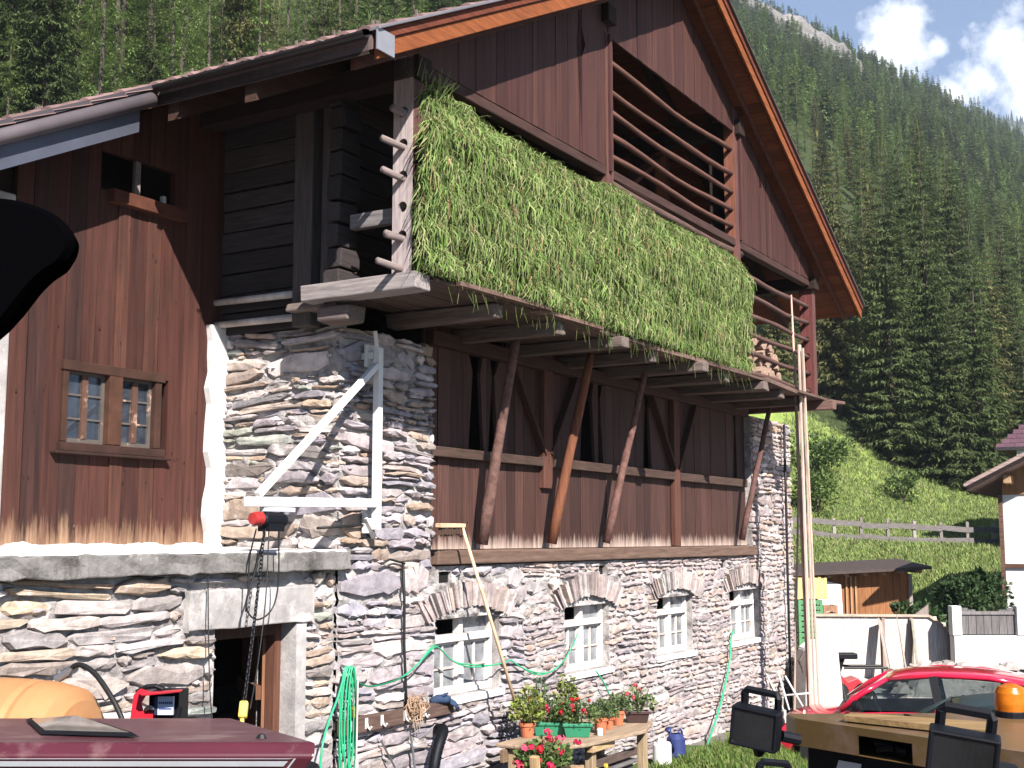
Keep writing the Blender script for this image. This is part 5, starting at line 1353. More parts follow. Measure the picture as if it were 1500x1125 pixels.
# bucket and watering can
p = at(970, 1117, 15.55); s, n = to_barn(p.x, p.y)
t = thing('canister', 'white plastic canister standing on the grass at the right table end', 'canister', (s, n, .12), 'B'); mb = MB('B')
mb.lathe([(0, 0), (.10, 0), (.115, .02), (.115, .24), (.10, .27), (.03, .28), (.03, .31), (0, .31)], (s, n, .12), (.85, .85, .84), (0, 0, 1), 16); obj('body', mb, 'plasticpaint', t, smooth=True); mb = MB('B'); mb.tube(cat([(s - .09, n, .38), (s - .07, n, .46), (s, n, .48), (s + .06, n, .45), (s + .09, n, .38)]), .010, (.8, .8, .78), 6); obj('handle', mb, 'plasticpaint', t)
p = at(972, 1100, 16.2); s, n = to_barn(p.x, p.y); n = max(n, .25)
t = thing('watering_can', 'dark blue watering can beside the white canister', 'watering can', (s, n, .12), 'B'); BL = (.03, .045, .16)
mb = MB('B'); mb.lathe([(0, 0), (.12, 0), (.125, .02), (.115, .22), (.07, .27), (.06, .28)], (s, n, .13), BL, (0, 0, 1), 18); obj('body', mb, 'plasticpaint', t, smooth=True)
mb = MB('B'); mb.tube(cat([(s + .06, n, .40), (s + .14, n, .44), (s + .2, n, .36), (s + .17, n, .22), (s + .11, n, .17)]), .013, BL, 8); obj('handle', mb, 'plasticpaint', t, smooth=True)
mb = MB('B'); mb.tube([(s - .1, n, .2), (s - .2, n + .02, .36), (s - .27, n + .03, .47)], [.03, .02, .016], BL, 8); mb.tube([(s - .27, n + .03, .46), (s - .30, n + .03, .50)], [.02, .045], BL, 10); obj('spout', mb, 'plasticpaint', t, smooth=True)
# ------------------------------------------------------------------ long boards and poles leaning on the loft corner
def lean(name, label, cat_, top, foot, w, h, col, r=None, mat='timber_z'):
    m_ = MB(); a, b = Vector(foot), Vector(top)
    if r: m_.tube([a, a.lerp(b, .35) + Vector((rnd(-.02, .02), 0, 0)), a.lerp(b, .7), b], [r, r * .95, r * .7, r * .35], col, 8)
    else: m_.beam(a, b, w, h, col, up=(NA.x, NA.y, 0))
    return tag(obj(name, m_, mat, base=tuple(a), bevel=0 if r else .004, smooth=bool(r)), label, cat_)
PW = (.66, .50, .42)
g = lambda px, Y: Vector((at(px, 1000, Y).x, Y, zt(at(px, 1000, Y).x, Y)))
lean('pole', 'thin tapering pole, tallest of those leaning on the loft corner', 'pole', at(1159, 432, 18.25), g(1186, 18.6), 0, 0, (.60, .40, .33), .034)
lean('long_board', 'broad pale board in the middle of the bundle leaning on the loft corner', 'board', at(1171, 505, 18.2), g(1187, 18.5), .085, .03, PW)
lean('long_board', 'narrow pale board leaning leftmost at the loft corner, foot near the stone wall', 'board', at(1173, 520, 18.35), g(1160, 18.75), .035, .025, (.5, .38, .3))
lean('long_board', 'slim pale board at the right of the leaning bundle with its foot spread outwards', 'board', at(1176, 510, 18.15), g(1200, 18.45), .04, .025, (.60, .46, .36))
lean('long_board', 'second narrow board close behind the broad one of the leaning bundle', 'board', at(1176, 512, 18.3), g(1193, 18.65), .04, .025, (.62, .48, .40))

# ---- pale stone block at the far corner
t = thing('stone_block', 'large whitewashed boulder with a dark cleft at the far barn corner', 'boulder', (4.78, 20.0, .2))
mb = MB(); rr = random.Random(2); nA, nH = 16, 9
for j in range(nH + 1):
    for i in range(nA):
        a = 6.283 * i / nA; z = 1.22 * j / nH; r_ = (.46 - .10 * (j / nH) ** 3) * (1 + .10 * mnoise.noise(Vector((math.cos(a) * 1.4, math.sin(a) * 1.4, z * 1.6 + 2))))
        sx = 1.0 if math.cos(a) > 0 else .85
        mb.v.append((4.80 + math.copysign(abs(math.cos(a)) ** .7, math.cos(a)) * r_ * .82 * sx, 20.1 + math.copysign(abs(math.sin(a)) ** .7, math.sin(a)) * r_, .02 + z - .14 * max(0, -math.cos(a)) * (j / nH) + .05 * mnoise.noise(Vector((i * .9, j, 4)))))
for j in range(nH):
    for i in range(nA): mb.f.append((j * nA + i, j * nA + (i + 1) % nA, (j + 1) * nA + (i + 1) % nA, (j + 1) * nA + i)); mb.c.append((.7, .7, .7))
mb.f.append(tuple(nH * nA + i for i in range(nA))); mb.c.append((.7, .7, .7))
obj('block', mb, 'plaster', t, bevel=.03)
mb = MB(); P = [at(1178, 955, 19.60), at(1172, 968, 19.57), at(1177, 985, 19.58)]; mb.tube(P, [.02, .035, .015], (.10, .08, .07), 6); obj('cleft', mb, 'timber', t)
# ---- white garden chair frame of tubes at the corner
t = thing('chair_frame', 'tangle of white tube legs of a folded garden chair by the barn corner', 'chair', (at(1140, 1040, 17.9).x, 17.9, .1))
mb = MB()
for (a, b) in (((1122, 985), (1150, 1045)), ((1140, 985), (1156, 1040)), ((1128, 1000), (1136, 1045)), ((1150, 990), (1176, 1035)), ((1135, 1020), (1190, 1015)), ((1122, 985), (1145, 984))): mb.tube([at(a[0], a[1], 17.9), at(b[0], b[1], 17.7)], .014, (.8, .8, .78), 6)
for px in (1150, 1178): q = at(px, 1040, 17.7); mb.tube([q, (q.x, q.y, .12)], .014, (.8, .8, .78), 6)
obj('tubes', mb, 'plasticpaint', t, smooth=True)

# ---- crates
def crate(name, label, x, y, z, w, d, h, col, group=None, slots=3, mat='plasticpaint'):
    t_ = thing(name, label, 'crate', (x, y, z), 'W', group); m_ = MB(); th = .025
    for (x0, x1, y0, y1) in ((x - w / 2, x + w / 2, y - d / 2, y - d / 2 + th), (x - w / 2, x + w / 2, y + d / 2 - th, y + d / 2), (x - w / 2, x - w / 2 + th, y - d / 2 + th, y + d / 2 - th), (x + w / 2 - th, x + w / 2, y - d / 2 + th, y + d / 2 - th)):
        for k in range(slots): m_.box(x0, x1, y0, y1, z + h * k / slots + .012, z + h * (k + 1) / slots - .018, shade(rnd(.85, 1.15), col))
    for sx in (-1, 1):
        for sy in (-1, 1): m_.box(x + sx * (w / 2 - .03) - .03, x + sx * (w / 2 - .03) + .03, y + sy * (d / 2 - .03) - .035, y + sy * (d / 2 - .03) + .035, z, z + h - .006, col)
    obj('slats', m_, mat, t_, bevel=.004); m_ = MB(); m_.box(x - w / 2 + .03, x + w / 2 - .03, y - d / 2 + .03, y + d / 2 - .03, z + .005, z + .02, col); obj('bottom', m_, mat, t_)
    return t_
cx = at(1187, 900, 26).x; z = zt(cx, 26) + .005
for k in range(4): crate('crate', ('green slatted crate at the bottom of the stack by the barn corner', 'green slatted crate second from the bottom of the stack', 'green slatted crate third from the bottom of the stack', 'green slatted crate right under the yellow one')[k], cx - .05, 26, z + k * .33, .5, .5, .328, (.10, .28, .12), 'green crates stacked by the barn corner')
crate('crate', 'pale yellow slatted box on top of the green crate stack', cx - .02, 26, z + 4 * .33, .62, .55, .44, (.62, .50, .22), None, 1, 'timber_z')
for k in range(4): crate('crate', ('reddish brown crate lowest beside the green stack', 'reddish brown crate second from below beside the green stack', 'reddish brown crate third from below beside the green stack', 'reddish brown crate topmost beside the green stack')[k], cx + .42, 26.2, z + k * .30, .3, .4, .296, (.36, .19, .12), 'brown crates stacked beside the green ones', 2, 'timber')

# ---- shed
YS = 30
t = thing('shed', 'low brown board shed with a dark flat sloping roof below the meadow', 'shed', (8.1, 31, .1))
xl, xr = 6.6, 9.42
mb = MB(); x = xl
while x < xr - .02:
    x2 = min(x + rnd(.14, .2), xr); mb.box(x + .003, x2 - .003, YS, YS + .04, .0, 1.98 + (x - xl) * .045, shade(rnd(.8, 1.2), (.30, .13, .055))); x = x2
y = YS + .04
while y < 32: mb.box(xr - .04, xr, y + .003, y + .17, 0, 2.05, shade(rnd(.8, 1.2), (.22, .10, .05))); y += .173
obj('wall', mb, 'timber_z', t)
for x0 in (7.92, 8.03, 8.14): mb = MB(); mb.box(x0, x0 + .04, YS - .05, YS - .003, 0, 1.95, (.42, .24, .13)); obj('batten', mb, 'timber_z', t)
mb = MB(); mb.box(xr, xr + .08, YS - .06, YS + .06, 0, 2.0, (.32, .28, .26)); obj('corner_post', mb, 'timber_z', t)
mb = MB(); mb.add([(6.3, YS - .45, 1.94), (9.85, YS - .45, 2.12), (9.85, 32.2, 2.26), (6.3, 32.2, 2.08), (6.3, YS - .45, 2.01), (9.85, YS - .45, 2.19), (9.85, 32.2, 2.33), (6.3, 32.2, 2.15)], [(3, 2, 1, 0), (4, 5, 6, 7), (0, 1, 5, 4), (1, 2, 6, 5), (2, 3, 7, 6), (3, 0, 4, 7)], (.07, .05, .045)); obj('roof', mb, 'tile', t)
for i in range(8):
    m_ = MB(); xx = 6.6 + i * .43; m_.box(xx - .035, xx + .035, YS - .36, 32, 1.865 + (xx - 6.3) * .0507, 1.935 + (xx - 6.3) * .0507, (.30, .2, .14)); obj('rafter', m_, 'timber_n', t)
q = at(1222, 870, 29.4)
t = thing('leaning_sheet', 'white sheet leaning on the left part of the brown shed', 'panel', (q.x, 29.6, .1)); mb = MB(); mb.add([(q.x - .3, 29.6, .1), (q.x + .28, 29.6, .1), (q.x + .28, 29.85, 1.75), (q.x - .3, 29.85, 1.9), (q.x - .3, 29.64, .1), (q.x + .28, 29.64, .1), (q.x + .28, 29.89, 1.75), (q.x - .3, 29.89, 1.9)], [(0, 1, 2, 3), (7, 6, 5, 4), (0, 4, 5, 1), (1, 5, 6, 2), (2, 6, 7, 3), (3, 7, 4, 0)], (.8, .8, .8)); obj('sheet', mb, 'plasticpaint', t)

# ---- meadow fence
t = thing('meadow_fence', 'grey two rail wooden fence across the meadow', 'fence', (13, 45, 2.6)); FX = [8.6 + .87 * i * 1.15 for i in range(14)]
FY = lambda x: 45.0 + .12 * (x - 10)
for i, x in enumerate(FX):
    m_ = MB(); zz = zt(x, FY(x)); m_.box(x - .05, x + .05, FY(x) - .06, FY(x) + .05, zz - .3, zz + .82 + rnd(-.05, .08), (.24, .21, .20) if i % 3 else (.36, .32, .30), .012); obj('post', m_, 'timber_z', t)
for hz in (.60, .16):
    for a, b in zip(FX, FX[1:]):
        m_ = MB(); m_.beam((a, FY(a) - .085, zt(a, FY(a)) + hz + rnd(-.04, .04)), (b, FY(b) - .085, zt(b, FY(b)) + hz + rnd(-.04, .04)), .035, .19, (.17, .15, .145)); obj('rail', m_, 'timber_s', t)

# ---- board fence and low walls of the yard
t = thing('board_fence', 'pale board fence with a beige top rail behind the red car', 'fence', (7, 24, .3)); YF = 24
mb = MB(); x = 5.75
while x < 8.26:
    x2 = min(x + rnd(.13, .2), 8.27); top = 1.37 if x < 7.9 else 1.37 - (x - 7.9) * .72
    mb.box(x + .002, x2 - .002, YF, YF + .03, zt(x, YF) - .05, top, shade(rnd(.9, 1.1), (.64, .57, .53))); x = x2
obj('boards', mb, 'timber_z', t)
mb = MB(); mb.beam((5.75, YF, 1.40), (7.9, YF, 1.385), .10, .045, (.5, .38, .3)); mb.beam((7.9, YF, 1.385), (8.29, YF, 1.11), .10, .045, (.5, .38, .3)); obj('top_rail', mb, 'timber_s', t)
for x in (7.02, 7.55, 8.27): m_ = MB(); m_.box(x - .03, x + .03, YF - .06, YF - .001, .1, 1.35 if x < 8 else 1.08, (.30, .22, .18)); obj('post', m_, 'timber_z', t)
YW = 23.4
t = thing('yard_wall', 'low white plastered wall with grey board panels between white posts', 'wall', (10, YW, .3))
mb = MB(); mb.box(8.16, 13, YW, YW + .25, -.1, 1.06, (.8, .8, .8)); obj('plinth', mb, 'house', t, bevel=.015)
for x in (8.22, 9.42, 10.62, 11.8): m_ = MB(); m_.box(x - .09, x + .09, YW - .02, YW + .2, 1.062, 1.60, (.8, .8, .8)); obj('post', m_, 'house', t, bevel=.015)
for a, b in ((8.32, 9.32), (9.52, 10.52), (10.72, 11.7)):
    m_ = MB(); nb = 7
    for k in range(nb):
        x0 = a + (b - a) * k / nb; h = 1.52 - .05 * math.cos((k + .5 - nb / 2) / nb * 6); m_.box(x0 + .004, x0 + (b - a) / nb - .004, YW + .08, YW + .11, 1.08, h - .0, shade(rnd(.9, 1.1), (.15, .138, .14)))
    m_.box(a, b, YW + .05, YW + .078, 1.44, 1.5, (.2, .18, .18)); obj('board_panel', m_, 'timber_z', t)
m_ = MB(); m_.add([(7.6, 24.9, .9), (8.2, 24.9, .9), (8.2, 24.9, 1.55), (7.6, 24.9, 1.12), (7.6, 24.94, .9), (8.2, 24.94, .9), (8.2, 24.94, 1.55), (7.6, 24.94, 1.12)], [(0, 1, 2, 3), (7, 6, 5, 4), (3, 2, 6, 7)], (.3, .24, .22)); obj('side_panel', m_, 'timber_z', t)
# rubble heap: one mass
mb = MB(); rr = random.Random(8)
for i in range(420):
    px = rr.uniform(1315, 1580); Y = rr.uniform(21.5, 23.2); x = at(px, 970, Y).x; q = rr.uniform(.03, .16) * (1.5 if rr.random() < .08 else 1); zz = zt(x, Y) + rr.uniform(.1, .55) * (1 - abs(Y - 22.4)) + .0; n_ = 6; vs = []
    for k in range(2):
        for j in range(n_): a = 6.283 * j / n_ + k * .4; r_ = q * (1, .55)[k] * rr.uniform(.7, 1.25); vs.append((x + math.cos(a) * r_ * 1.3, Y + math.sin(a) * r_, zz + (0, q * .8)[k] + rr.uniform(-.02, .02)))
    mb.add(vs, [(j, (j + 1) % n_, n_ + (j + 1) % n_, n_ + j) for j in range(n_)] + [tuple(n_ + j for j in range(n_))], shade(rr.uniform(.75, 1.2), rr.choice(((.50, .41, .38), (.55, .47, .42), (.42, .36, .34)))))
nx2, ny2 = 40, 8; o = len(mb.v)
for j in range(ny2 + 1):
    for i in range(nx2 + 1):
        Y = 21.3 + 2.0 * j / ny2; x = at(1310 + 280 * i / nx2, 970, Y).x; mb.v.append((x, Y, zt(x, Y) - .03 + .50 * math.sin(math.pi * j / ny2) * min(1, i / 5) * (1 + .5 * mnoise.noise(Vector((x * 2, Y * 2, 0))))))
for j in range(ny2):
    for i in range(nx2): mb.f.append((o + j * (nx2 + 1) + i, o + j * (nx2 + 1) + i + 1, o + (j + 1) * (nx2 + 1) + i + 1, o + (j + 1) * (nx2 + 1) + i)); mb.c.append((.50, .42, .39))
tag(obj('rubble', mb, 'rubble'), 'heap of pinkish rubble and gravel along the low white wall', 'rubble', None, 'stuff')
q = at(1321, 940, 22.6); lean('plank', 'weathered grey plank standing upright against the pale board fence', 'plank', (q.x - .02, 23.85, 1.32), (q.x, 23.3, zt(q.x, 23.3)), .22, .03, (.46, .38, .34))
lean('pole', 'thin bare pole slanting over the grey plank at the board fence', 'pole', at(1313, 900, 23.4), (at(1333, 980, 22.9).x, 22.9, zt(7.3, 22.9)), 0, 0, (.42, .33, .28), .022)
q = at(1343, 930, 23.7); lean('plank', 'short narrow plank leaning on the board fence right of the grey plank', 'plank', (q.x, 23.93, 1.32), (q.x - .02, 23.6, zt(q.x, 23.6)), .12, .03, (.38, .36, .28))
q = at(1303, 960, 23)
t = thing('sack', 'small green and white sack standing by the board fence', 'sack', (q.x, 23, .25)); mb = MB(); zz = zt(q.x, 23)
mb.lathe([(0, 0), (.14, .0), (.155, .1), (.13, .22), (.08, .32), (.03, .36), (0, .36)], (q.x, 23, zz), (.16, .34, .2), (0, 0, 1), 12, cols=[(.05, .05, .05), (.05, .05, .05), (.08, .2, .12), (.3, .4, .32), (.08, .2, .12), (.08, .2, .12)]); obj('bag', mb, 'plasticpaint', t, smooth=True)
# red mower
q = at(1240, 960, 22)
t = thing('motor_mower', 'small red motor mower with dark grey handle bar beside the pale boulder', 'mower', (q.x, 22, .15)); zz = zt(q.x, 22); RD = (.55, .03, .04)
mb = MB(); mb.prism([(-.34, .12), (.30, .12), (.30, .22), (.12, .40), (-.05, .34), (-.34, .62)], lambda a, b, d: (q.x + a, 22 + d, zz + b), -.22, .22, RD); obj('body', mb, 'paint', t, bevel=.02)
mb = MB(); mb.box(q.x - .22, q.x + .16, 21.86, 22.1, zz + .70, zz + .80, (.16, .13, .13)); mb.beam((q.x - .2, 22, zz + .4), (q.x - .1, 22, zz + .72), .12, .12, (.25, .04, .05)); obj('engine_cover', mb, 'blackplastic', t, bevel=.02)
mb = MB(); mb.tube([(q.x - .1, 21.8, zz + .56), (q.x + .65, 21.8, zz + .56)], .02, (.05, .05, .05), 8); mb.tube([(q.x - .1, 22.2, zz + .56), (q.x + .65, 22.2, zz + .56)], .02, (.05, .05, .05), 8); obj('handle_bar', mb, 'blackrubber', t)
for dx in (-.2, .2):
    for dy in (-.26, .26): mb = MB(); mb.lathe([(0, -.04), (.14, -.04), (.16, 0), (.14, .04), (0, .04)], (q.x + dx, 22 + dy, zz + .16), (.03, .03, .03), (0, 1, 0), 14); obj('wheel', mb, 'blackrubber', t)

# ---- white house and the house behind it
t = thing('white_house', 'white rendered house with timber boarded gable cut by the right picture edge', 'house', (11, 25, .3)); XL = 8.62
mb = MB(); mb.box(XL, 17, 22.0, 30, 0, 3.60, (.8, .8, .8)); obj('wall', mb, 'house', t)
mb = MB(); mb.box(XL - .03, XL + .05, 21.95, 30, 2.33, 2.40, (.12, .06, .04)); mb.box(XL, 17, 21.955, 21.998, 2.33, 2.40, (.12, .06, .04)); mb.box(XL - .07, XL - .003, 21.94, 22.06, 1.0, 3.6, (.14, .08, .06)); obj('timber_band', mb, 'timber_s', t)
mb = MB(); x = XL
while x < 17:
    x2 = x + .2; mb.prism([(x + .003, 3.603), (x2 - .003, 3.603), (x2 - .003, 3.90 + (min(x2, 12.8) - XL) * .50 + .02), (x + .003, 3.90 + (min(x, 12.8) - XL) * .50 + .02)] if x < 12.6 else [(x + .003, 3.603), (x2 - .003, 3.603), (x2 - .003, 3.90 + (16.98 - x2) * .5 + .04), (x + .003, 3.90 + (16.98 - x) * .5 + .04)], lambda a, b, d: (a, d, b), 21.97, 22.01, shade(rnd(.85, 1.2), (.36, .19, .09))); x = x2
obj('gable_boards', mb, 'timber_z', t)
mb = MB()
def rf(x0, z0, x1, z1): mb.add([(x0, 21.2, z0), (x1, 21.2, z1), (x1, 30.5, z1), (x0, 30.5, z0), (x0, 21.2, z0 + .15), (x1, 21.2, z1 + .15), (x1, 30.5, z1 + .15), (x0, 30.5, z0 + .15)], [(3, 2, 1, 0), (4, 5, 6, 7), (0, 1, 5, 4), (1, 2, 6, 5), (2, 3, 7, 6), (3, 0, 4, 7)], (.30, .20, .17))
rf(8.13, 3.66, 12.8, 6.06); rf(17.47, 3.66, 12.8, 6.06); rfo = obj('roof', mb, 'timber_s', t)
mb = MB(); mb.beam((8.10, 21.18, 3.74), (12.8, 21.18, 6.16), .05, .2, (.40, .30, .27), up=(0, 1, 0), ); obj('barge_board', mb, 'timber_s', rfo)
mb = MB(); mb.box(8.70, 8.82, 21.4, 22.0, 3.78, 3.92, (.45, .28, .16)); obj('purlin', mb, 'timber_n', t, bevel=.01)
HP = Vector((8.62, 22, 0)); t.matrix_world = Matrix.Translation((10.78, 27.5, -.71)) @ Matrix.Rotation(math.radians(-27), 4, 'Z') @ Matrix.Scale(1.25, 4) @ Matrix.Translation(-HP) @ t.matrix_world
t = thing('house', 'house with a purple brown tiled roof standing behind the white house', 'house', (16, 38, 1))
YH = 44; ex = at(1458, 658, YH); zE = ex.z
mb = MB(); mb.box(ex.x + .7, 26, YH + .7, 44, 0, zE, (.75, .73, .7)); obj('wall', mb, 'house', t)
mb = MB(); hx, hy, hz = ex.x + 4.4, YH + 5.2, zE + 4.6
A_, B_, C_, D_ = (ex.x, YH, zE), (27, YH, zE), (27, YH + 10.4, zE), (ex.x, YH + 10.4, zE); E_, F_ = (hx, hy, hz), (24, hy, hz)
mb.add([A_, B_, C_, D_, E_, F_], [(0, 1, 5, 4), (1, 2, 5), (2, 3, 4, 5), (3, 0, 4), (3, 2, 1, 0)], (.22, .10, .14)); ro = obj('roof', mb, 'tile', t)
mb = MB()     # tile courses
for k in range(26):
    u = k / 26; y0 = YH + 5.2 * u; z0 = zE + 4.6 * u; x0 = ex.x + 4.4 * u
    n_ = 40
    for j in range(n_):
        xa = x0 + (14 - 0) * j / n_ * .9; xb = x0 + 14 * (j + 1) / n_ * .9
        mb.add([(xa + .01, y0, z0 + .05), (xb - .01, y0, z0 + .05), (xb - .01, y0 + .22, z0 + .21), (xa + .01, y0 + .22, z0 + .21), (xa + .01, y0, z0 + .01), (xb - .01, y0, z0 + .01)], [(0, 1, 2, 3), (4, 5, 1, 0)], shade(rnd(.85, 1.15), (.12, .058, .078)))
obj('roof_tiles', mb, 'tile', ro); mb = MB(); mb.beam((ex.x, YH - .06, zE), (27, YH - .06, zE), .12, .12, (.06, .05, .05)); obj('gutter', mb, 'sheet', ro)

HP = Vector((ex.x, YH, 0)); t.matrix_world = Matrix.Translation(HP) @ Matrix.Rotation(math.radians(-30), 4, 'Z') @ Matrix.Translation(-HP) @ t.matrix_world
# ------------------------------------------------------------------ cars
def car(name, label, pos, head, paint, ln=4.0, pm='gloss'):
    t_ = thing(name, label, 'car', (0, 0, 0)); Wd = .83
    # stations: x, sill z, belt z, half width, deck z
    st = [(2.00, .32, .48, .60, .52), (1.93, .24, .60, .72, .66), (1.70, .22, .72, .80, .78), (1.30, .22, .80, .83, .87), (.95, .22, .86, .84, .94), (.55, .22, .90, .845, .955), (0, .22, .92, .845, .95), (-.7, .22, .95, .84, .97), (-1.3, .24, .98, .83, 1.0), (-1.75, .30, .98, .79, 1.0), (-1.93, .34, .90, .74, .94), (-1.98, .42, .70, .68, .74)]
    m_ = MB(); rows = []
    for (x, zs, zb, w, zd) in st: rows.append([(x, -w * .94, zs), (x, -w, (zs + zb) / 2), (x, -w * .985, zb - .06), (x, -w * .93, zb), (x, -w * .55, zd), (x, 0, zd + .012), (x, w * .55, zd), (x, w * .93, zb), (x, w * .985, zb - .06), (x, w, (zs + zb) / 2), (x, w * .94, zs)])
    n_ = 11; vs = [p for r_ in rows for p in r_]
    fs = [(i * n_ + k, i * n_ + k + 1, (i + 1) * n_ + k + 1, (i + 1) * n_ + k) for i in range(len(rows) - 1) for k in range(n_ - 1)
          if not (k in (3, 4, 5, 6) and 4 <= i <= 8)] + [tuple(range(n_)), tuple(reversed(range((len(rows) - 1) * n_, len(rows) * n_)))]
    m_.add(vs, fs, paint); bd = obj('body', m_, pm, t_, smooth=True, subsurf=1)
    # roof shell
    m_ = MB(); RS = [(.42, .56, 1.335), (.22, .575, 1.40), (-.25, .585, 1.435), (-.75, .58, 1.425), (-1.20, .56, 1.385), (-1.50, .54, 1.33)]; vs = []
    for (x, w, z) in RS: vs += [(x, -w, z - .055), (x, -w * .9, z - .012), (x, -w * .5, z + .012), (x, 0, z + .02), (x, w * .5, z + .012), (x, w * .9, z - .012), (x, w, z - .055)]
    m_.add(vs, [(i * 7 + k, i * 7 + k + 1, (i + 1) * 7 + k + 1, (i + 1) * 7 + k) for i in range(5) for k in range(6)], paint); ro_ = obj('roof', m_, pm, t_, smooth=True, subsurf=1); mo = ro_.modifiers.new('thick', 'SOLIDIFY'); mo.thickness = .03; mo.offset = -1
    for sg in (-1, 1):
        m_ = MB(); m_.tube([(1.02, sg * .76, .90), (.72, sg * .68, 1.13), (.40, sg * .565, 1.31)], [.045, .04, .036], paint, 8); m_.tube([(.42, sg * .56, 1.30), (-.25, sg * .585, 1.39), (-.9, sg * .575, 1.375), (-1.5, sg * .545, 1.28)], .034, paint, 8); m_.tube([(-1.46, sg * .54, 1.30), (-1.68, sg * .66, 1.13), (-1.80, sg * .73, .96)], [.05, .07, .08], paint, 8); obj('pillar', m_, pm, t_, smooth=True)
        m_ = MB(); m_.beam((-.28, sg * .805, .90), (-.20, sg * .60, 1.37), .04, .11, (.015, .015, .017), up=(1, 0, 0)); obj('door_pillar', m_, 'blackplastic', t_)
        m_ = MB(); z1, z2 = .915, 1.345
        m_.quad((.92, sg * .79, z1), (-.26, sg * .815, z1 + .02), (-.20, sg * .60, z2 + .02), (.42, sg * .60, z2 - .05), (.1, .1, .1)); obj('side_window', m_, 'carglass', t_)
        m_ = MB(); m_.quad((-.30, sg * .815, z1 + .02), (-1.55, sg * .77, z1 + .08), (-1.42, sg * .585, z2 - .05), (-.24, sg * .60, z2 + .02), (.1, .1, .1)); obj('side_window', m_, 'carglass', t_)
        m_ = MB(); m_.lathe([(0, -.08), (.05, -.07), (.075, 0), (.05, .06), (0, .07)], (.78, sg * .96, .99), (.02, .02, .02) if sg > 0 else paint, (0, 1, 0), 10); m_.beam((.76, sg * .82, .95), (.78, sg * .93, .97), .03, .03, (.02, .02, .02)); obj('wing_mirror', m_, 'blackplastic', t_, smooth=True)
        m_ = MB(); m_.box(-.02, .10, sg * .846 - .008, sg * .846 + .012, .82, .845, (.75, .75, .75) if sg > 0 else paint); obj('door_handle', m_, 'gloss', t_)
        m_ = MB(); m_.lathe([(0, 0), (.09, .0), (.10, .03), (.07, .06), (0, .07)], (1.80, sg * .62, .64), (.7, .7, .7), (1, sg * .35, .3), 12); obj('headlight', m_, 'lens', t_, smooth=True)
        m_ = MB(); m_.box(-1.90, -1.82, sg * .70 - .05, sg * .70 + .05, .78, 1.0, (.4, .02, .02)); obj('tail_light', m_, 'gloss', t_)
        for x in (1.27, -1.22):
            m_ = MB(); m_.lathe([(.20, -.09), (.29, -.09), (.31, -.05), (.31, .05), (.29, .09), (.20, .09)], (x, sg * .76, .31), (.02, .02, .02), (0, 1, 0), 20); wh = obj('wheel', m_, 'blackrubber', t_, smooth=False); m_ = MB(); m_.lathe([(0, sg * .05), (.05, sg * .07), (.19, sg * .055), (.20, sg * .085), (.20, -sg * .08)], (x, sg * .76, .31), (.5, .5, .52), (0, 1, 0), 18); obj('rim', m_, 'steel', wh, smooth=True)
            m_ = MB(); m_.lathe([(.0, sg * .001), (.36, sg * .002)], (x, sg * .835, .34), (.012, .012, .012), (0, 1, 0), 18); obj('wheel_arch', m_, 'blackmatte', t_)
    m_ = MB(); m_.quad((1.0, -.72, .94), (1.0, .72, .94), (.42, .55, 1.325), (.42, -.55, 1.325), (.1, .1, .1)); obj('windscreen', m_, 'carglass', t_)
    m_ = MB(); m_.quad((-1.78, -.66, 1.0), (-1.78, .66, 1.0), (-1.50, .53, 1.30), (-1.50, -.53, 1.30), (.1, .1, .1)); obj('rear_window', m_, 'carglass', t_)
    m_ = MB(); m_.box(-1.6, .95, -.72, .72, .3, .62, (.02, .02, .02)); m_.box(.75, 1.0, -.7, .7, .62, .90, (.02, .02, .022))
    for sy in (-.36, .36):
        for x in (-.15, -1.0): m_.box(x - .16, x - .02, sy - .22, sy + .22, .55, 1.05, (.03, .03, .034)); m_.box(x - .15, x - .06, sy - .12, sy + .12, 1.08, 1.24, (.03, .03, .034))
    obj('seats', m_, 'timber', t_, bevel=.03); m_ = MB(); m_.tube([(.55 + .05 * math.sin(a), .36 + .18 * math.cos(a), .95 + .17 * math.sin(a)) for a in [k * math.pi / 8 for k in range(17)]], .014, (.02, .02, .02), 6, False); obj('steering_wheel', m_, 'blackrubber', t_)
    m_ = MB(); m_.beam((1.02, -.6, .945), (1.0, .62, .945), .05, .012, (.02, .02, .02)); obj('wiper', m_, 'blackrubber', t_)
    t_.matrix_world = Matrix.Translation(pos) @ Matrix.Rotation(math.atan2(head[1], head[0]), 4, 'Z') @ Matrix.Scale(ln / 4.0, 4)
    return t_
h = Vector((-.94, .34, 0)).normalized()
rc = car('parked_car', 'bright red hatchback parked on the gravel yard', (5.66, 17.7, -.37), h, (.62, .012, .05))
m_ = MB(); a0 = Vector((.95, .66, .88)); m_.tube([a0, a0 + Vector((-.02, .12, .16)), a0 + Vector((.05, -.02, .5))], .006, (.05, .05, .05), 5)
OFF[rc.name] = ('W', Vector((0, 0, 0))); obj('antenna', m_, 'blackrubber', rc)
car('parked_car', 'dark teal car parked closer, only its roof and glass showing over the tan cab', (5.45, 14.5, -.36), Vector((-.95, .30, 0)).normalized(), (.022, .036, .040), 4.0, 'plasticpaint')
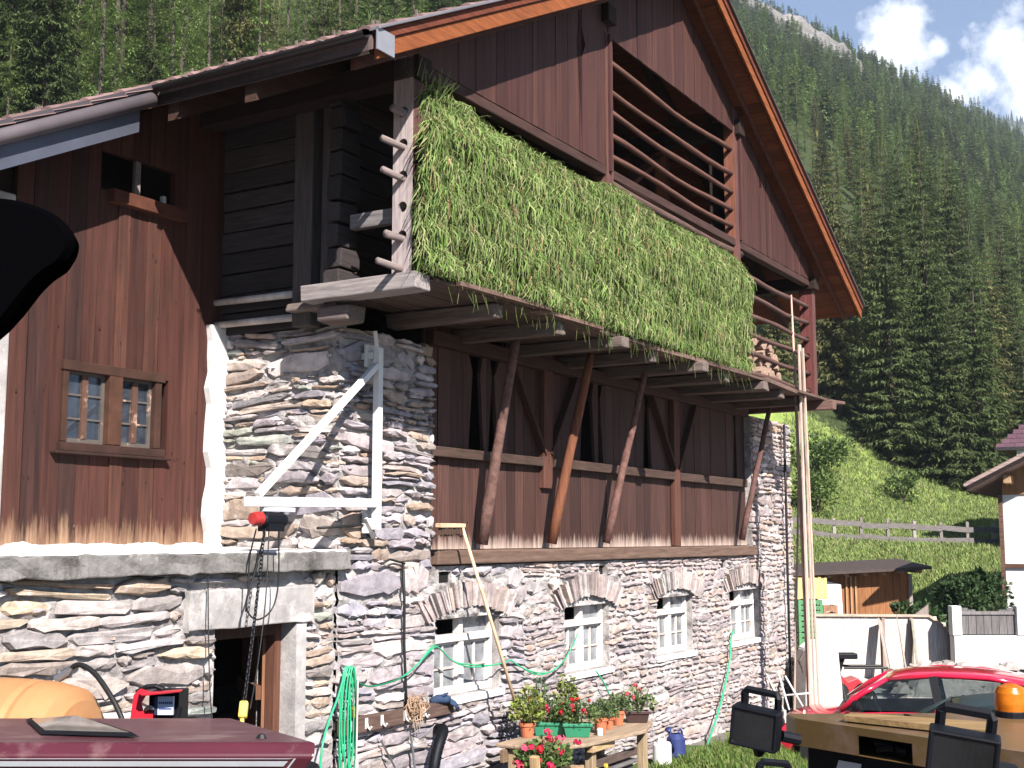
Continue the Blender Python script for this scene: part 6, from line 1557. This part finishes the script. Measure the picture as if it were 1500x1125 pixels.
# ------------------------------------------------------------------ foreground vehicles
# dark red tractor cab roof
t = thing('tractor_cab', 'dark red tractor cab roof with white stripes and a smoked roof hatch', 'tractor', (-1.6, 3.6, 0)); MR = (.085, .010, .022)
xs0, xs1 = -2.9, -.462; yn, zn = 3.02, 2.372
top = [(-2.9, yn, zn), (xs1, yn, zn), (-.93, 4.25, 2.255), (-2.9, 4.25, 2.255)]
fr = [(-2.9, yn - .03, 2.345), (xs1 + .004, yn - .03, 2.345), (-.545, yn + .03, 2.22), (-2.9, yn + .03, 2.22)]
mb = MB(); mb.add(top + fr + [(-.95, 4.25, 2.12), (-2.9, 4.25, 2.12)], [(0, 1, 2, 3), (4, 5, 1, 0), (7, 6, 5, 4), (1, 5, 6, 8, 2), (2, 8, 9, 3), (0, 3, 9, 7, 4), (6, 7, 9, 8)], MR); obj('roof', mb, 'dusty', t, bevel=.007)
def onfront(px, v, d=.003):   # a point of the front face: v runs down the face
    x = px; a = Vector((x, yn - .03, 2.345)); b = Vector((x, yn + .03, 2.22)); p = a.lerp(b, v); return (p.x, p.y - d, p.z - d * .3)
mb = MB()
for (v0, v1, xe) in ((.03, .045, -.508), (.085, .19, -.522), (.245, .26, -.530)): mb.add([onfront(-2.9, v0), onfront(xe, v0), onfront(xe - .012, v1), onfront(-2.9, v1)], [(3, 2, 1, 0)], (.48, .50, .53))
mb.add([onfront(-.508, .03), onfront(-.503, .03), onfront(-.525, .26), onfront(-.530, .26)], [(3, 2, 1, 0)], (.48, .50, .53)); obj('stripes', mb, 'plasticpaint', t)
rp = lambda u, v: Vector((u, yn + (4.25 - yn) * v, zn + (2.255 - zn) * v))
mb = MB(); pts = [rp(-1.245, .10), rp(-.98, .10), rp(-1.02, .45), rp(-1.16, .80), rp(-1.5, .95), rp(-1.72, .95)]
pts = [at(38, 1047, 4.05), at(60, 1071, 3.28), at(205, 1075, 3.16), at(150, 1055, 3.75), at(115, 1048, 4.02)]
pts = [rp(p.x, (p.y - yn) / (4.25 - yn)) for p in pts]
c = sum(pts, Vector()) / len(pts)
ring = [p + Vector((0, 0, .004)) for p in pts]; ring2 = [c + (p - c) * .90 + Vector((0, 0, .012)) for p in pts]
n_ = len(pts); mb.add(ring + ring2, [(i, (i + 1) % n_, n_ + (i + 1) % n_, n_ + i) for i in range(n_)], (.05, .05, .055)); ht = obj('hatch_frame', mb, 'blackplastic', t)
mb = MB(); mb.add([p + Vector((0, 0, -.002)) for p in ring2] + [c + Vector((0, 0, .035))], [(i, (i + 1) % n_, n_) for i in range(n_)], (.09, .085, .075)); obj('hatch', mb, 'gloss', ht, smooth=True)
mb = MB(); q = rp(-.62, .12); mb.lathe([(0, .012), (.008, .010), (.014, .0)], q, (.03, .03, .03), (0, 0, 1), 8); obj('bolt', mb, 'blackrubber', t)
mb = MB(); mb.box(-2.9, -.62, 3.08, 4.2, .9, 2.13, (.02, .02, .022)); obj('cab', mb, 'blackplastic', t, bevel=.03)
mb = MB(); mb.lathe([(0, -.2), (.55, -.2), (.62, -.1), (.62, .1), (.55, .2), (0, .2)], (-.9, 3.7, .62), (.02, .02, .02), (1, 0, 0), 20); mb.lathe([(0, -.2), (.55, -.2), (.62, -.1), (.62, .1), (.55, .2), (0, .2)], (-2.7, 3.7, .62), (.02, .02, .02), (1, 0, 0), 20); obj('wheel', mb, 'blackrubber', t)

# orange tank with its hose
t = thing('spray_tank', 'orange plastic tank lying behind the red cab roof', 'tank', (-2.6, 6.2, .02)); OR = (.50, .24, .10)
mb = MB(); ax = Vector((1, -.22, -.02)).normalized(); o_ = Vector((-2.12, 6.1, 1.83)); mb.lathe([(0, -1.3), (.28, -1.3), (.335, -1.2), (.34, -.28), (.338, -.20), (.328, -.17), (.336, -.14), (.33, -.08), (.31, .02), (.262, .05), (.25, .058), (.252, .068), (.235, .07), (.18, .078), (0, .09)], o_, OR, ax, 40); obj('body', mb, 'plasticpaint', t, smooth=True)
for dx in (-.3, -1.0):
    for dy in (-.25, .25): m_ = MB(); q = o_ + ax * dx; m_.box(q.x - .03, q.x + .03, q.y + dy - .03, q.y + dy + .03, .0, 1.6, (.1, .1, .1)); obj('leg', m_, 'steel', t)
rope('suction_hose', 'black hose arching from the orange tank past the wall', 'hose', [at(98, 990, 6.25), at(108, 976, 6.25), at(122, 975, 6.22), at(140, 988, 6.18), at(158, 1013, 6.12), at(174, 1042, 6.08), at(186, 1080, 6.05), at(192, 1150, 6.0)], .013, (.012, .012, .016), 'W', 'blackrubber', 10)
t = thing('hose_valve', 'grey metal valve joining the black hose to the orange tank', 'valve', tuple(at(90, 992, 6.25))); mb = MB(); mb.tube([at(82, 995, 6.25), at(100, 984, 6.25)], .024, (.5, .5, .5), 8); mb.tube([at(97, 988, 6.25), at(104, 978, 6.25)], .018, (.6, .6, .62), 8); mb.tube([at(84, 1003, 6.25), at(86, 980, 6.25)], .010, (.55, .55, .55), 6); obj('body', mb, 'steel', t)
# red engine housing with a maker's plate
t = thing('engine_housing', 'red engine housing with open visor and a pale blue plate beyond the cab roof', 'engine', (-1.68, 6.0, .02)); RD = (.50, .015, .03); Y0 = 5.95
def P2(px, py, Y=Y0): return at(px, py, Y)
mb = MB(); mb.add([P2(192, 1052), P2(197, 1018), P2(206, 1010), P2(216, 1013), P2(206, 1030), P2(212, 1052)] + [P2(192, 1052, 6.2), P2(197, 1018, 6.2), P2(206, 1010, 6.2), P2(216, 1013, 6.2), P2(206, 1030, 6.2), P2(212, 1052, 6.2)], [tuple(range(6)), tuple(reversed(range(6, 12)))] + [(i, (i + 1) % 6, 6 + (i + 1) % 6, 6 + i) for i in range(6)], RD); mb.add([P2(203, 1016, 5.85), P2(268, 1011, 5.85), P2(264, 1014, 5.85), P2(208, 1020, 5.85), P2(203, 1013, 6.2), P2(268, 1009, 6.2), P2(264, 1012, 6.2), P2(208, 1017, 6.2)], [(0, 1, 2, 3), (7, 6, 5, 4), (0, 4, 5, 1), (1, 5, 6, 2), (2, 6, 7, 3), (3, 7, 4, 0)], RD); mb.box(P2(206, 1052).x, P2(222, 1052).x, 5.97, 6.18, 1.6, P2(220, 1042).z, RD); obj('shell', mb, 'paint', t, bevel=.006)
mb = MB(); mb.tube([P2(200, 1014, 6.1), P2(215, 1006, 6.1), P2(228, 1005, 6.1), P2(240, 1010, 6.1)], .012, (.05, .03, .04), 8); mb.box(P2(212, 1030).x, P2(256, 1030).x, 6.02, 6.2, 1.55, P2(230, 1017).z, (.02, .02, .022)); mb.tube([P2(258, 1052, 5.98), P2(262, 1035, 5.98)], .018, (.03, .03, .04), 8); obj('motor', mb, 'blackplastic', t)
mb = MB(); x0, x1, zz0, zz1 = P2(231, 1045).x, P2(254, 1045).x, P2(231, 1047).z, P2(231, 1020).z; mb.box(x0, x1, 5.945, 5.96, zz0, zz1, (.50, .55, .70)); mb.box(x0 - .016, x0 - .001, 5.945, 6.02, zz0, zz1, (.02, .025, .06)); pl = obj('plate', mb, 'plasticpaint', t)
mb = MB()
for k in range(7): xx = x0 + .006 + k * .0092; mb.box(xx, xx + .006, 5.942, 5.944, zz1 - .034, zz1 - .024, (.04, .05, .18))
mb.box(x0 + .006, x1 - .008, 5.942, 5.944, zz0 + .026, zz0 + .031, (.06, .08, .25)); obj('plate_marks', mb, 'plasticpaint', pl)
mb = MB(); mb.tube([P2(213, 1040, 5.96), P2(219, 1035, 5.94), P2(225, 1038, 5.95)], .009, (.55, .58, .55), 6); obj('hose_clip', mb, 'steel', t)
mb = MB()
for dx in (-.14, .12):
    for dy in (.02, .2): mb.box(-1.68 + dx - .02, -1.68 + dx + .02, 5.96 + dy, 6.0 + dy, 0, 1.62, (.1, .02, .02))
obj('stand', mb, 'steel', t)

# black mirror at the left edge
t = thing('vehicle_mirror', 'black mirror housing close at the left picture edge', 'mirror', (-.62, 1.3, 3.0)); Ym = 1.30
def smooth_poly(P, m=6):
    n = len(P); Q = []
    for i in range(n):
        p0, p1, p2, p3 = P[i - 1], P[i], P[(i + 1) % n], P[(i + 2) % n]
        for k in range(m): u = k / m; Q.append(tuple(.5 * (2 * b + (c - a) * u + (2 * a - 5 * b + 4 * c - d) * u * u + (3 * b - a - 3 * c + d) * u ** 3) for a, b, c, d in zip(p0, p1, p2, p3)))
    return Q
pp = [at(px, py, Ym) for px, py in ((-120, 262), (-40, 283), (30, 293), (80, 312), (108, 338), (112, 358), (100, 382), (72, 402), (48, 425), (28, 450), (2, 482), (-40, 520), (-120, 540))]
poly = smooth_poly([(p.x, p.z) for p in pp]); n_ = len(poly); cx_, cz_ = -.54, 3.14
mb = MB(); lay = []
for (d, sc) in ((-.012, .90), (.0, .98), (.025, .92), (.05, .74), (.06, .45)): lay.append([(cx_ + (x - cx_) * sc, Ym + d, cz_ + (z - cz_) * sc) for x, z in poly])
vs = [p for l_ in lay for p in l_]; fs = [(l_ * n_ + i, l_ * n_ + (i + 1) % n_, (l_ + 1) * n_ + (i + 1) % n_, (l_ + 1) * n_ + i) for l_ in range(4) for i in range(n_)] + [tuple(range(n_)), tuple(reversed(range(4 * n_, 5 * n_)))]
mb.add(vs, fs, (.004, .004, .004)); obj('housing', mb, 'blackmatte', t, smooth=False)
mb = MB(); mb.tube([(-.62, Ym + .03, 3.06), (-.80, Ym, 2.7), (-.82, Ym, 1.2), (-.82, Ym, 0)], .025, (.01, .01, .01), 8); obj('bracket', mb, 'blackmatte', t)

# tan machine with work lights and beacon
t = thing('work_vehicle', 'tan cab roof with black work lights and an orange beacon', 'vehicle', (1.5, 3.2, 0)); TN = (.14, .082, .028); ZT = 2.44
A_ = at(1156, 1047, 2.93); Bq = at(1500, 1100, 2.40); 
A_ = Vector((A_.x, 2.93, ZT)); 
def onz(px, py, z):
    x = (px - 750) / 1826; y = -(py - 562.5) / 1826; d = (x, math.cos(PITCH) - y * math.sin(PITCH), math.sin(PITCH) + y * math.cos(PITCH)); k = (z - CH) / d[2]; return Vector((d[0] * k, d[1] * k, z))
n1, n2, n3 = onz(1164, 1052, ZT), onz(1365, 1081, ZT), onz(1475, 1098, ZT)
dr = (n3 - n1).normalized(); n4 = n1 + dr * 1.1
f1 = onz(1150, 1045, ZT); f2 = f1 + Vector((1.6, .05, 0))
h0 = .060
mb = MB(); tp = [n1, n4, n4 + Vector((.9, .5, 0)), f2, f1]; bt = [p - Vector((0, 0, h0)) for p in tp]
mb.add(tp + bt, [(0, 1, 2, 3, 4), (9, 8, 7, 6, 5), (1, 6, 7, 2), (2, 7, 8, 3), (3, 8, 9, 4), (4, 9, 5, 0)], TN)
# front face with a dark slot
d_ = lambda u, v: n1 + (n4 - n1) * u - Vector((0, 0, h0 * v)); L_ = (n4 - n1).length
ua, ub = (onz(1262, 1065, ZT) - n1).length / L_ , (onz(1338, 1077, ZT) - n1).length / L_
va, vb = .28, 1.0
for (u0, u1, v0, v1) in ((0, ua, 0, 1), (ua, ub, 0, va), (ub, 1, 0, 1)): mb.add([d_(u0, v0), d_(u1, v0), d_(u1, v1), d_(u0, v1)], [(3, 2, 1, 0)], TN)
nin = Vector((dr.y, -dr.x, 0)); nin = -nin if nin.y < 0 else nin
mb.add([d_(ua, va), d_(ub, va), d_(ub, va) + nin * .06, d_(ua, va) + nin * .06], [(0, 1, 2, 3)], TN)
obj('roof', mb, 'dusty', t, bevel=.006)
mb = MB(); mb.add([d_(ua, va) + nin * .06, d_(ub, va) + nin * .06, d_(ub, vb) + nin * .06, d_(ua, vb) + nin * .06], [(3, 2, 1, 0)], (.012, .012, .012)); mb.tube([d_(ua + .02, .5) + nin * .03, d_(ub - .03, .7) + nin * .03], .008, (.05, .05, .05), 8); mb.tube([d_(ua + .03, .75) + nin * .02, d_(ua + .07, .6) + nin * .02], .006, (.10, .09, .08), 6); obj('slot', mb, 'blackplastic', t)
q0 = n1 + dr * .02 + nin * .02; q1 = n4 + nin * .02
bl = [q0 - Vector((0, 0, h0 + .002)), q1 - Vector((0, 0, h0 + .002)), q1 + Vector((.8, .5, -h0 - .002)), f2 - Vector((.1, 0, h0 + .002)), f1 + Vector((.05, 0, -h0 - .002))]
mb = MB(); mb.add(bl + [Vector((p.x, p.y, 0.5)) for p in bl], [(0, 1, 2, 3, 4), (0, 5, 6, 1), (1, 6, 7, 2), (2, 7, 8, 3), (3, 8, 9, 4), (4, 9, 5, 0)], (.008, .008, .009)); obj('cab', mb, 'blackplastic', t)
mb = MB(); zz = ZT - h0 - .02
for (pa, pb_, sk) in ((1207, 1226, .01), (1232, 1243, .006), (1253, 1264, .006)):
    a = onz(pa, 1117, zz); b_ = onz(pb_, 1119, zz); a = q0 + dr * ((a - q0).dot(dr)); b_ = q0 + dr * ((b_ - q0).dot(dr)); o3 = -nin * .004
    mb.add([Vector((a.x, a.y, zz)) + o3, Vector((b_.x, b_.y, zz)) + o3, Vector((b_.x, b_.y, zz - .025)) + o3 - dr * sk, Vector((a.x, a.y, zz - .025)) + o3 - dr * sk], [(3, 2, 1, 0)], (.5, .5, .52))
obj('decal', mb, 'plasticpaint', t)
mb = MB()
for (x0, w) in ((0, 1.0),):
    for k in (0, 1):
        for m__ in (0, 1): mb.lathe([(0, -.15), (.5, -.15), (.58, -.08), (.58, .08), (.5, .15), (0, .15)], (1.0 + k * 1.5, 2.9 + m__ * 1.4, .58), (.02, .02, .02), (1, 0, 0), 20)
obj('wheel', mb, 'blackrubber', t)
# loose plank on the roof
tp_ = thing('plank', 'loose tan plank lying on the tan cab roof', 'plank', tuple(onz(1300, 1062, ZT))); mb = MB(); a, b_ = onz(1236, 1056, ZT + .004), onz(1452, 1080, ZT + .004); mb.add([a, b_, b_ + Vector((.05, .13, 0)), a + Vector((.03, .05, 0)), a + Vector((0, 0, .012)), b_ + Vector((0, 0, .012)), b_ + Vector((.05, .13, .012)), a + Vector((.03, .05, .012))], [(3, 2, 1, 0), (4, 5, 6, 7), (0, 1, 5, 4), (1, 2, 6, 5), (2, 3, 7, 6), (3, 0, 4, 7)], (.26, .165, .075)); obj('board', mb, 'timber_s', tp_)
tw = thing('twig', 'small dry twig lying on the tan cab roof', 'twig', tuple(onz(1335, 1050, ZT + .004))); mb = MB(); mb.tube([onz(1325, 1047, ZT + .004), onz(1333, 1048, ZT + .008), onz(1342, 1052, ZT + .004)], .0025, (.09, .05, .03), 5); obj('stick', mb, 'timber', tw)
# work lights
def work_light(c, yaw, pitch, w, h, dp, parent):
    M_ = Matrix.Translation(c) @ Matrix.Rotation(yaw, 4, 'Z') @ Matrix.Rotation(.14, 4, 'Y') @ Matrix.Rotation(pitch, 4, 'X')
    T3 = lambda x, y, z: M_ @ Vector((x, y, z))
    K = (.010, .011, .018); m_ = MB()
    fw, bw = (w / 2, h / 2), (w / 2 * .78, h / 2 * .74)
    r0 = [T3(x, -dp / 2, z) for x, z in ((-fw[0], -fw[1]), (fw[0], -fw[1]), (fw[0], fw[1]), (-fw[0], fw[1]))]; r1 = [T3(x, 0, z) for x, z in ((-fw[0], -fw[1]), (fw[0], -fw[1]), (fw[0], fw[1]), (-fw[0], fw[1]))]; r2 = [T3(x, dp / 2, z) for x, z in ((-bw[0], -bw[1]), (bw[0], -bw[1]), (bw[0], bw[1]), (-bw[0], bw[1]))]
    ri = [T3(x, -dp / 2, z) for x, z in ((-fw[0] * .86, -fw[1] * .82), (fw[0] * .86, -fw[1] * .82), (fw[0] * .86, fw[1] * .82), (-fw[0] * .86, fw[1] * .82))]; rj = [T3(x, -dp / 2 + .03, z) for x, z in ((-fw[0] * .75, -fw[1] * .7), (fw[0] * .75, -fw[1] * .7), (fw[0] * .75, fw[1] * .7), (-fw[0] * .75, fw[1] * .7))]
    m_.add(r0 + r1 + r2 + ri + rj, [(i, (i + 1) % 4, 4 + (i + 1) % 4, 4 + i) for i in range(4)] + [(4 + i, 4 + (i + 1) % 4, 8 + (i + 1) % 4, 8 + i) for i in range(4)] + [(8, 9, 10, 11)] + [(i, 12 + i, 12 + (i + 1) % 4, (i + 1) % 4) for i in range(4)] + [(12 + i, 16 + i, 16 + (i + 1) % 4, 12 + (i + 1) % 4) for i in range(4)], K)
    o_ = obj('work_light', m_, 'blackplastic', parent, bevel=.004)
    m_ = MB(); m_.add(rj, [(0, 1, 2, 3)], (.05, .05, .055)); 
    for k in range(9): x = (-.7 + k * .175) * fw[0]; m_.add([T3(x - .0025, -dp / 2 + .028, -fw[1] * .68), T3(x + .0025, -dp / 2 + .024, -fw[1] * .68), T3(x + .0025, -dp / 2 + .024, fw[1] * .68), T3(x - .0025, -dp / 2 + .028, fw[1] * .68)], [(0, 1, 2, 3)], (.12, .12, .13))
    obj('reflector', m_, 'steel', o_)
    m_ = MB(); m_.add([T3(x * .99, -dp / 2 + .004, z * .99) for x, z in ((-fw[0] * .86, -fw[1] * .82), (fw[0] * .86, -fw[1] * .82), (fw[0] * .86, fw[1] * .82), (-fw[0] * .86, fw[1] * .82))], [(0, 1, 2, 3)], (.1, .1, .1)); obj('lens', m_, 'lens', o_)
    m_ = MB(); hw = fw[0] * .72; pts_ = [T3(-hw, .01, fw[1] - .004), T3(-hw, .005, fw[1] + h * .27), T3(-hw * .86, .005, fw[1] + h * .35), T3(hw * .86, .005, fw[1] + h * .35), T3(hw, .005, fw[1] + h * .27), T3(hw, .01, fw[1] - .004)]; m_.tube(pts_, w * .085, K, 6); obj('handle', m_, 'blackplastic', o_)
    m_ = MB(); m_.tube([T3(fw[0] * .9, .02, -h * .2), T3(fw[0] * 1.5, .05, -h * .3)], .012, K, 8); obj('bracket', m_, 'blackplastic', o_)
    m_ = MB(); m_.tube([T3(0, 0, -h / 2), T3(0, .02, -h * .75)], .012, K, 8); obj('foot', m_, 'blackplastic', o_)
    return o_
work_light(at(1111, 1063, 2.78), -.50, .10, .104, .086, .075, t)
work_light(at(1410, 1104, 2.33), -.34, .12, .122, .092, .09, t)
work_light(at(1130, 1166, 2.72), .4, .1, .10, .08, .07, t)
mb = MB(); c = onz(1482, 1050, ZT); mb.lathe([(0, 0), (.037, 0), (.037, .012), (.034, .016)], c, (.02, .02, .02), (0, 0, 1), 20); bc = obj('beacon_base', mb, 'blackplastic', t)
mb = MB(); mb.lathe([(.035, .012), (.0362, .03), (.0345, .055), (.028, .068), (.012, .075), (0, .076)], c, (.8, .25, .01), (0, 0, 1), 24); obj('beacon', mb, 'amber', bc, smooth=True)

# ------------------------------------------------------------------ light and sky
Lv = SA * .76 + NA * (-1.05) + Vector((0, 0, -1.0)); Lv.normalize(); sd = -Lv
sun_d = bpy.data.lights.new('sun', 'SUN'); sun_d.energy = 5.0; sun_d.angle = math.radians(.53); sun_d.color = (1.0, .955, .89)
sun = bpy.data.objects.new('sun', sun_d); COL.objects.link(sun); sun.rotation_euler = Lv.to_track_quat('-Z', 'Y').to_euler()
w = bpy.data.worlds.new('World'); SC.world = w; w.use_nodes = True; N = w.node_tree.nodes; L = w.node_tree.links; N.clear()
sky = N.new('ShaderNodeTexSky'); sky.sky_type = 'NISHITA'; sky.sun_disc = False; sky.sun_elevation = math.asin(sd.z); sky.sun_rotation = math.atan2(sd.x, sd.y); sky.air_density = 1.0; sky.dust_density = .25; sky.ozone_density = 2.2; sky.altitude = 1300
tc = N.new('ShaderNodeTexCoord')
def dirv_(px, py):
    p = at(px, py, 1.0) - Vector((0, 0, CH)); return p.normalized()
tot = None
nz = N.new('ShaderNodeTexNoise'); nz.inputs['Scale'].default_value = 13; nz.inputs['Detail'].default_value = 7; nz.inputs['Roughness'].default_value = .62; L.new(tc.outputs['Generated'], nz.inputs['Vector'])
for (px, py, r0) in ((1315, 62, .038), (1372, 68, .012), (1440, 118, .030), (1490, 78, .045), (1520, 130, .06), (1400, 140, .02), (1700, 60, .10), (1760, -120, .10), (700, -500, .16), (-300, -700, .2), (2600, 100, .2)):
    d = dirv_(px, py); vm = N.new('ShaderNodeVectorMath'); vm.operation = 'DISTANCE'; L.new(tc.outputs['Generated'], vm.inputs[0]); vm.inputs[1].default_value = d
    q = math_n(N, L, 'SUBTRACT', 1.0, math_n(N, L, 'DIVIDE', vm.outputs['Value'], r0))
    tot = q if tot is None else math_n(N, L, 'MAXIMUM', tot, q)
cl = math_n(N, L, 'ADD', math_n(N, L, 'MAXIMUM', tot, -1.2), math_n(N, L, 'MULTIPLY', math_n(N, L, 'SUBTRACT', nz.outputs['Fac'], .5), 4.2))
mk = ramp(N, L, cl, -.05, .75)
sk_ = mix_c(N, L, 1.0, sky.outputs[0], (.95, 1.03, 1.16), 'MULTIPLY')
lp = mix_c(N, L, mk, sk_, (15.0, 15.1, 15.5))
bg = N.new('ShaderNodeBackground'); bg.inputs['Strength'].default_value = .05; L.new(lp, bg.inputs['Color'])
ow = N.new('ShaderNodeOutputWorld'); L.new(bg.outputs[0], ow.inputs['Surface'])
# the valley air
mb = MB(); mb.box(-1000, 1560, -130, 1650, -12, 690, (1, 1, 1))
m_, nt_, N, L = nodes_of('air'); pv = N.new('ShaderNodeVolumePrincipled'); pv.inputs['Color'].default_value = (.78, .88, 1.0, 1); pv.inputs['Density'].default_value = .00026; pv.inputs['Anisotropy'].default_value = .2
L.new(pv.outputs[0], N.new('ShaderNodeOutputMaterial').inputs['Volume'])
hz_ = obj('haze', mb, 'air'); hz_['kind'] = 'stuff'; hz_['label'] = 'thin blue haze filling the valley air'; hz_['category'] = 'haze'
SC.cycles.volume_bounces = 0
SC.view_settings.view_transform = 'Standard'; SC.view_settings.look = 'None'; SC.view_settings.gamma = 1; SC.view_settings.exposure = 1.47
SC.cycles.max_bounces = 6; SC.cycles.diffuse_bounces = 1; SC.cycles.glossy_bounces = 3; SC.cycles.transmission_bounces = 4; SC.cycles.transparent_max_bounces = 8
SC.cycles.use_denoising = True
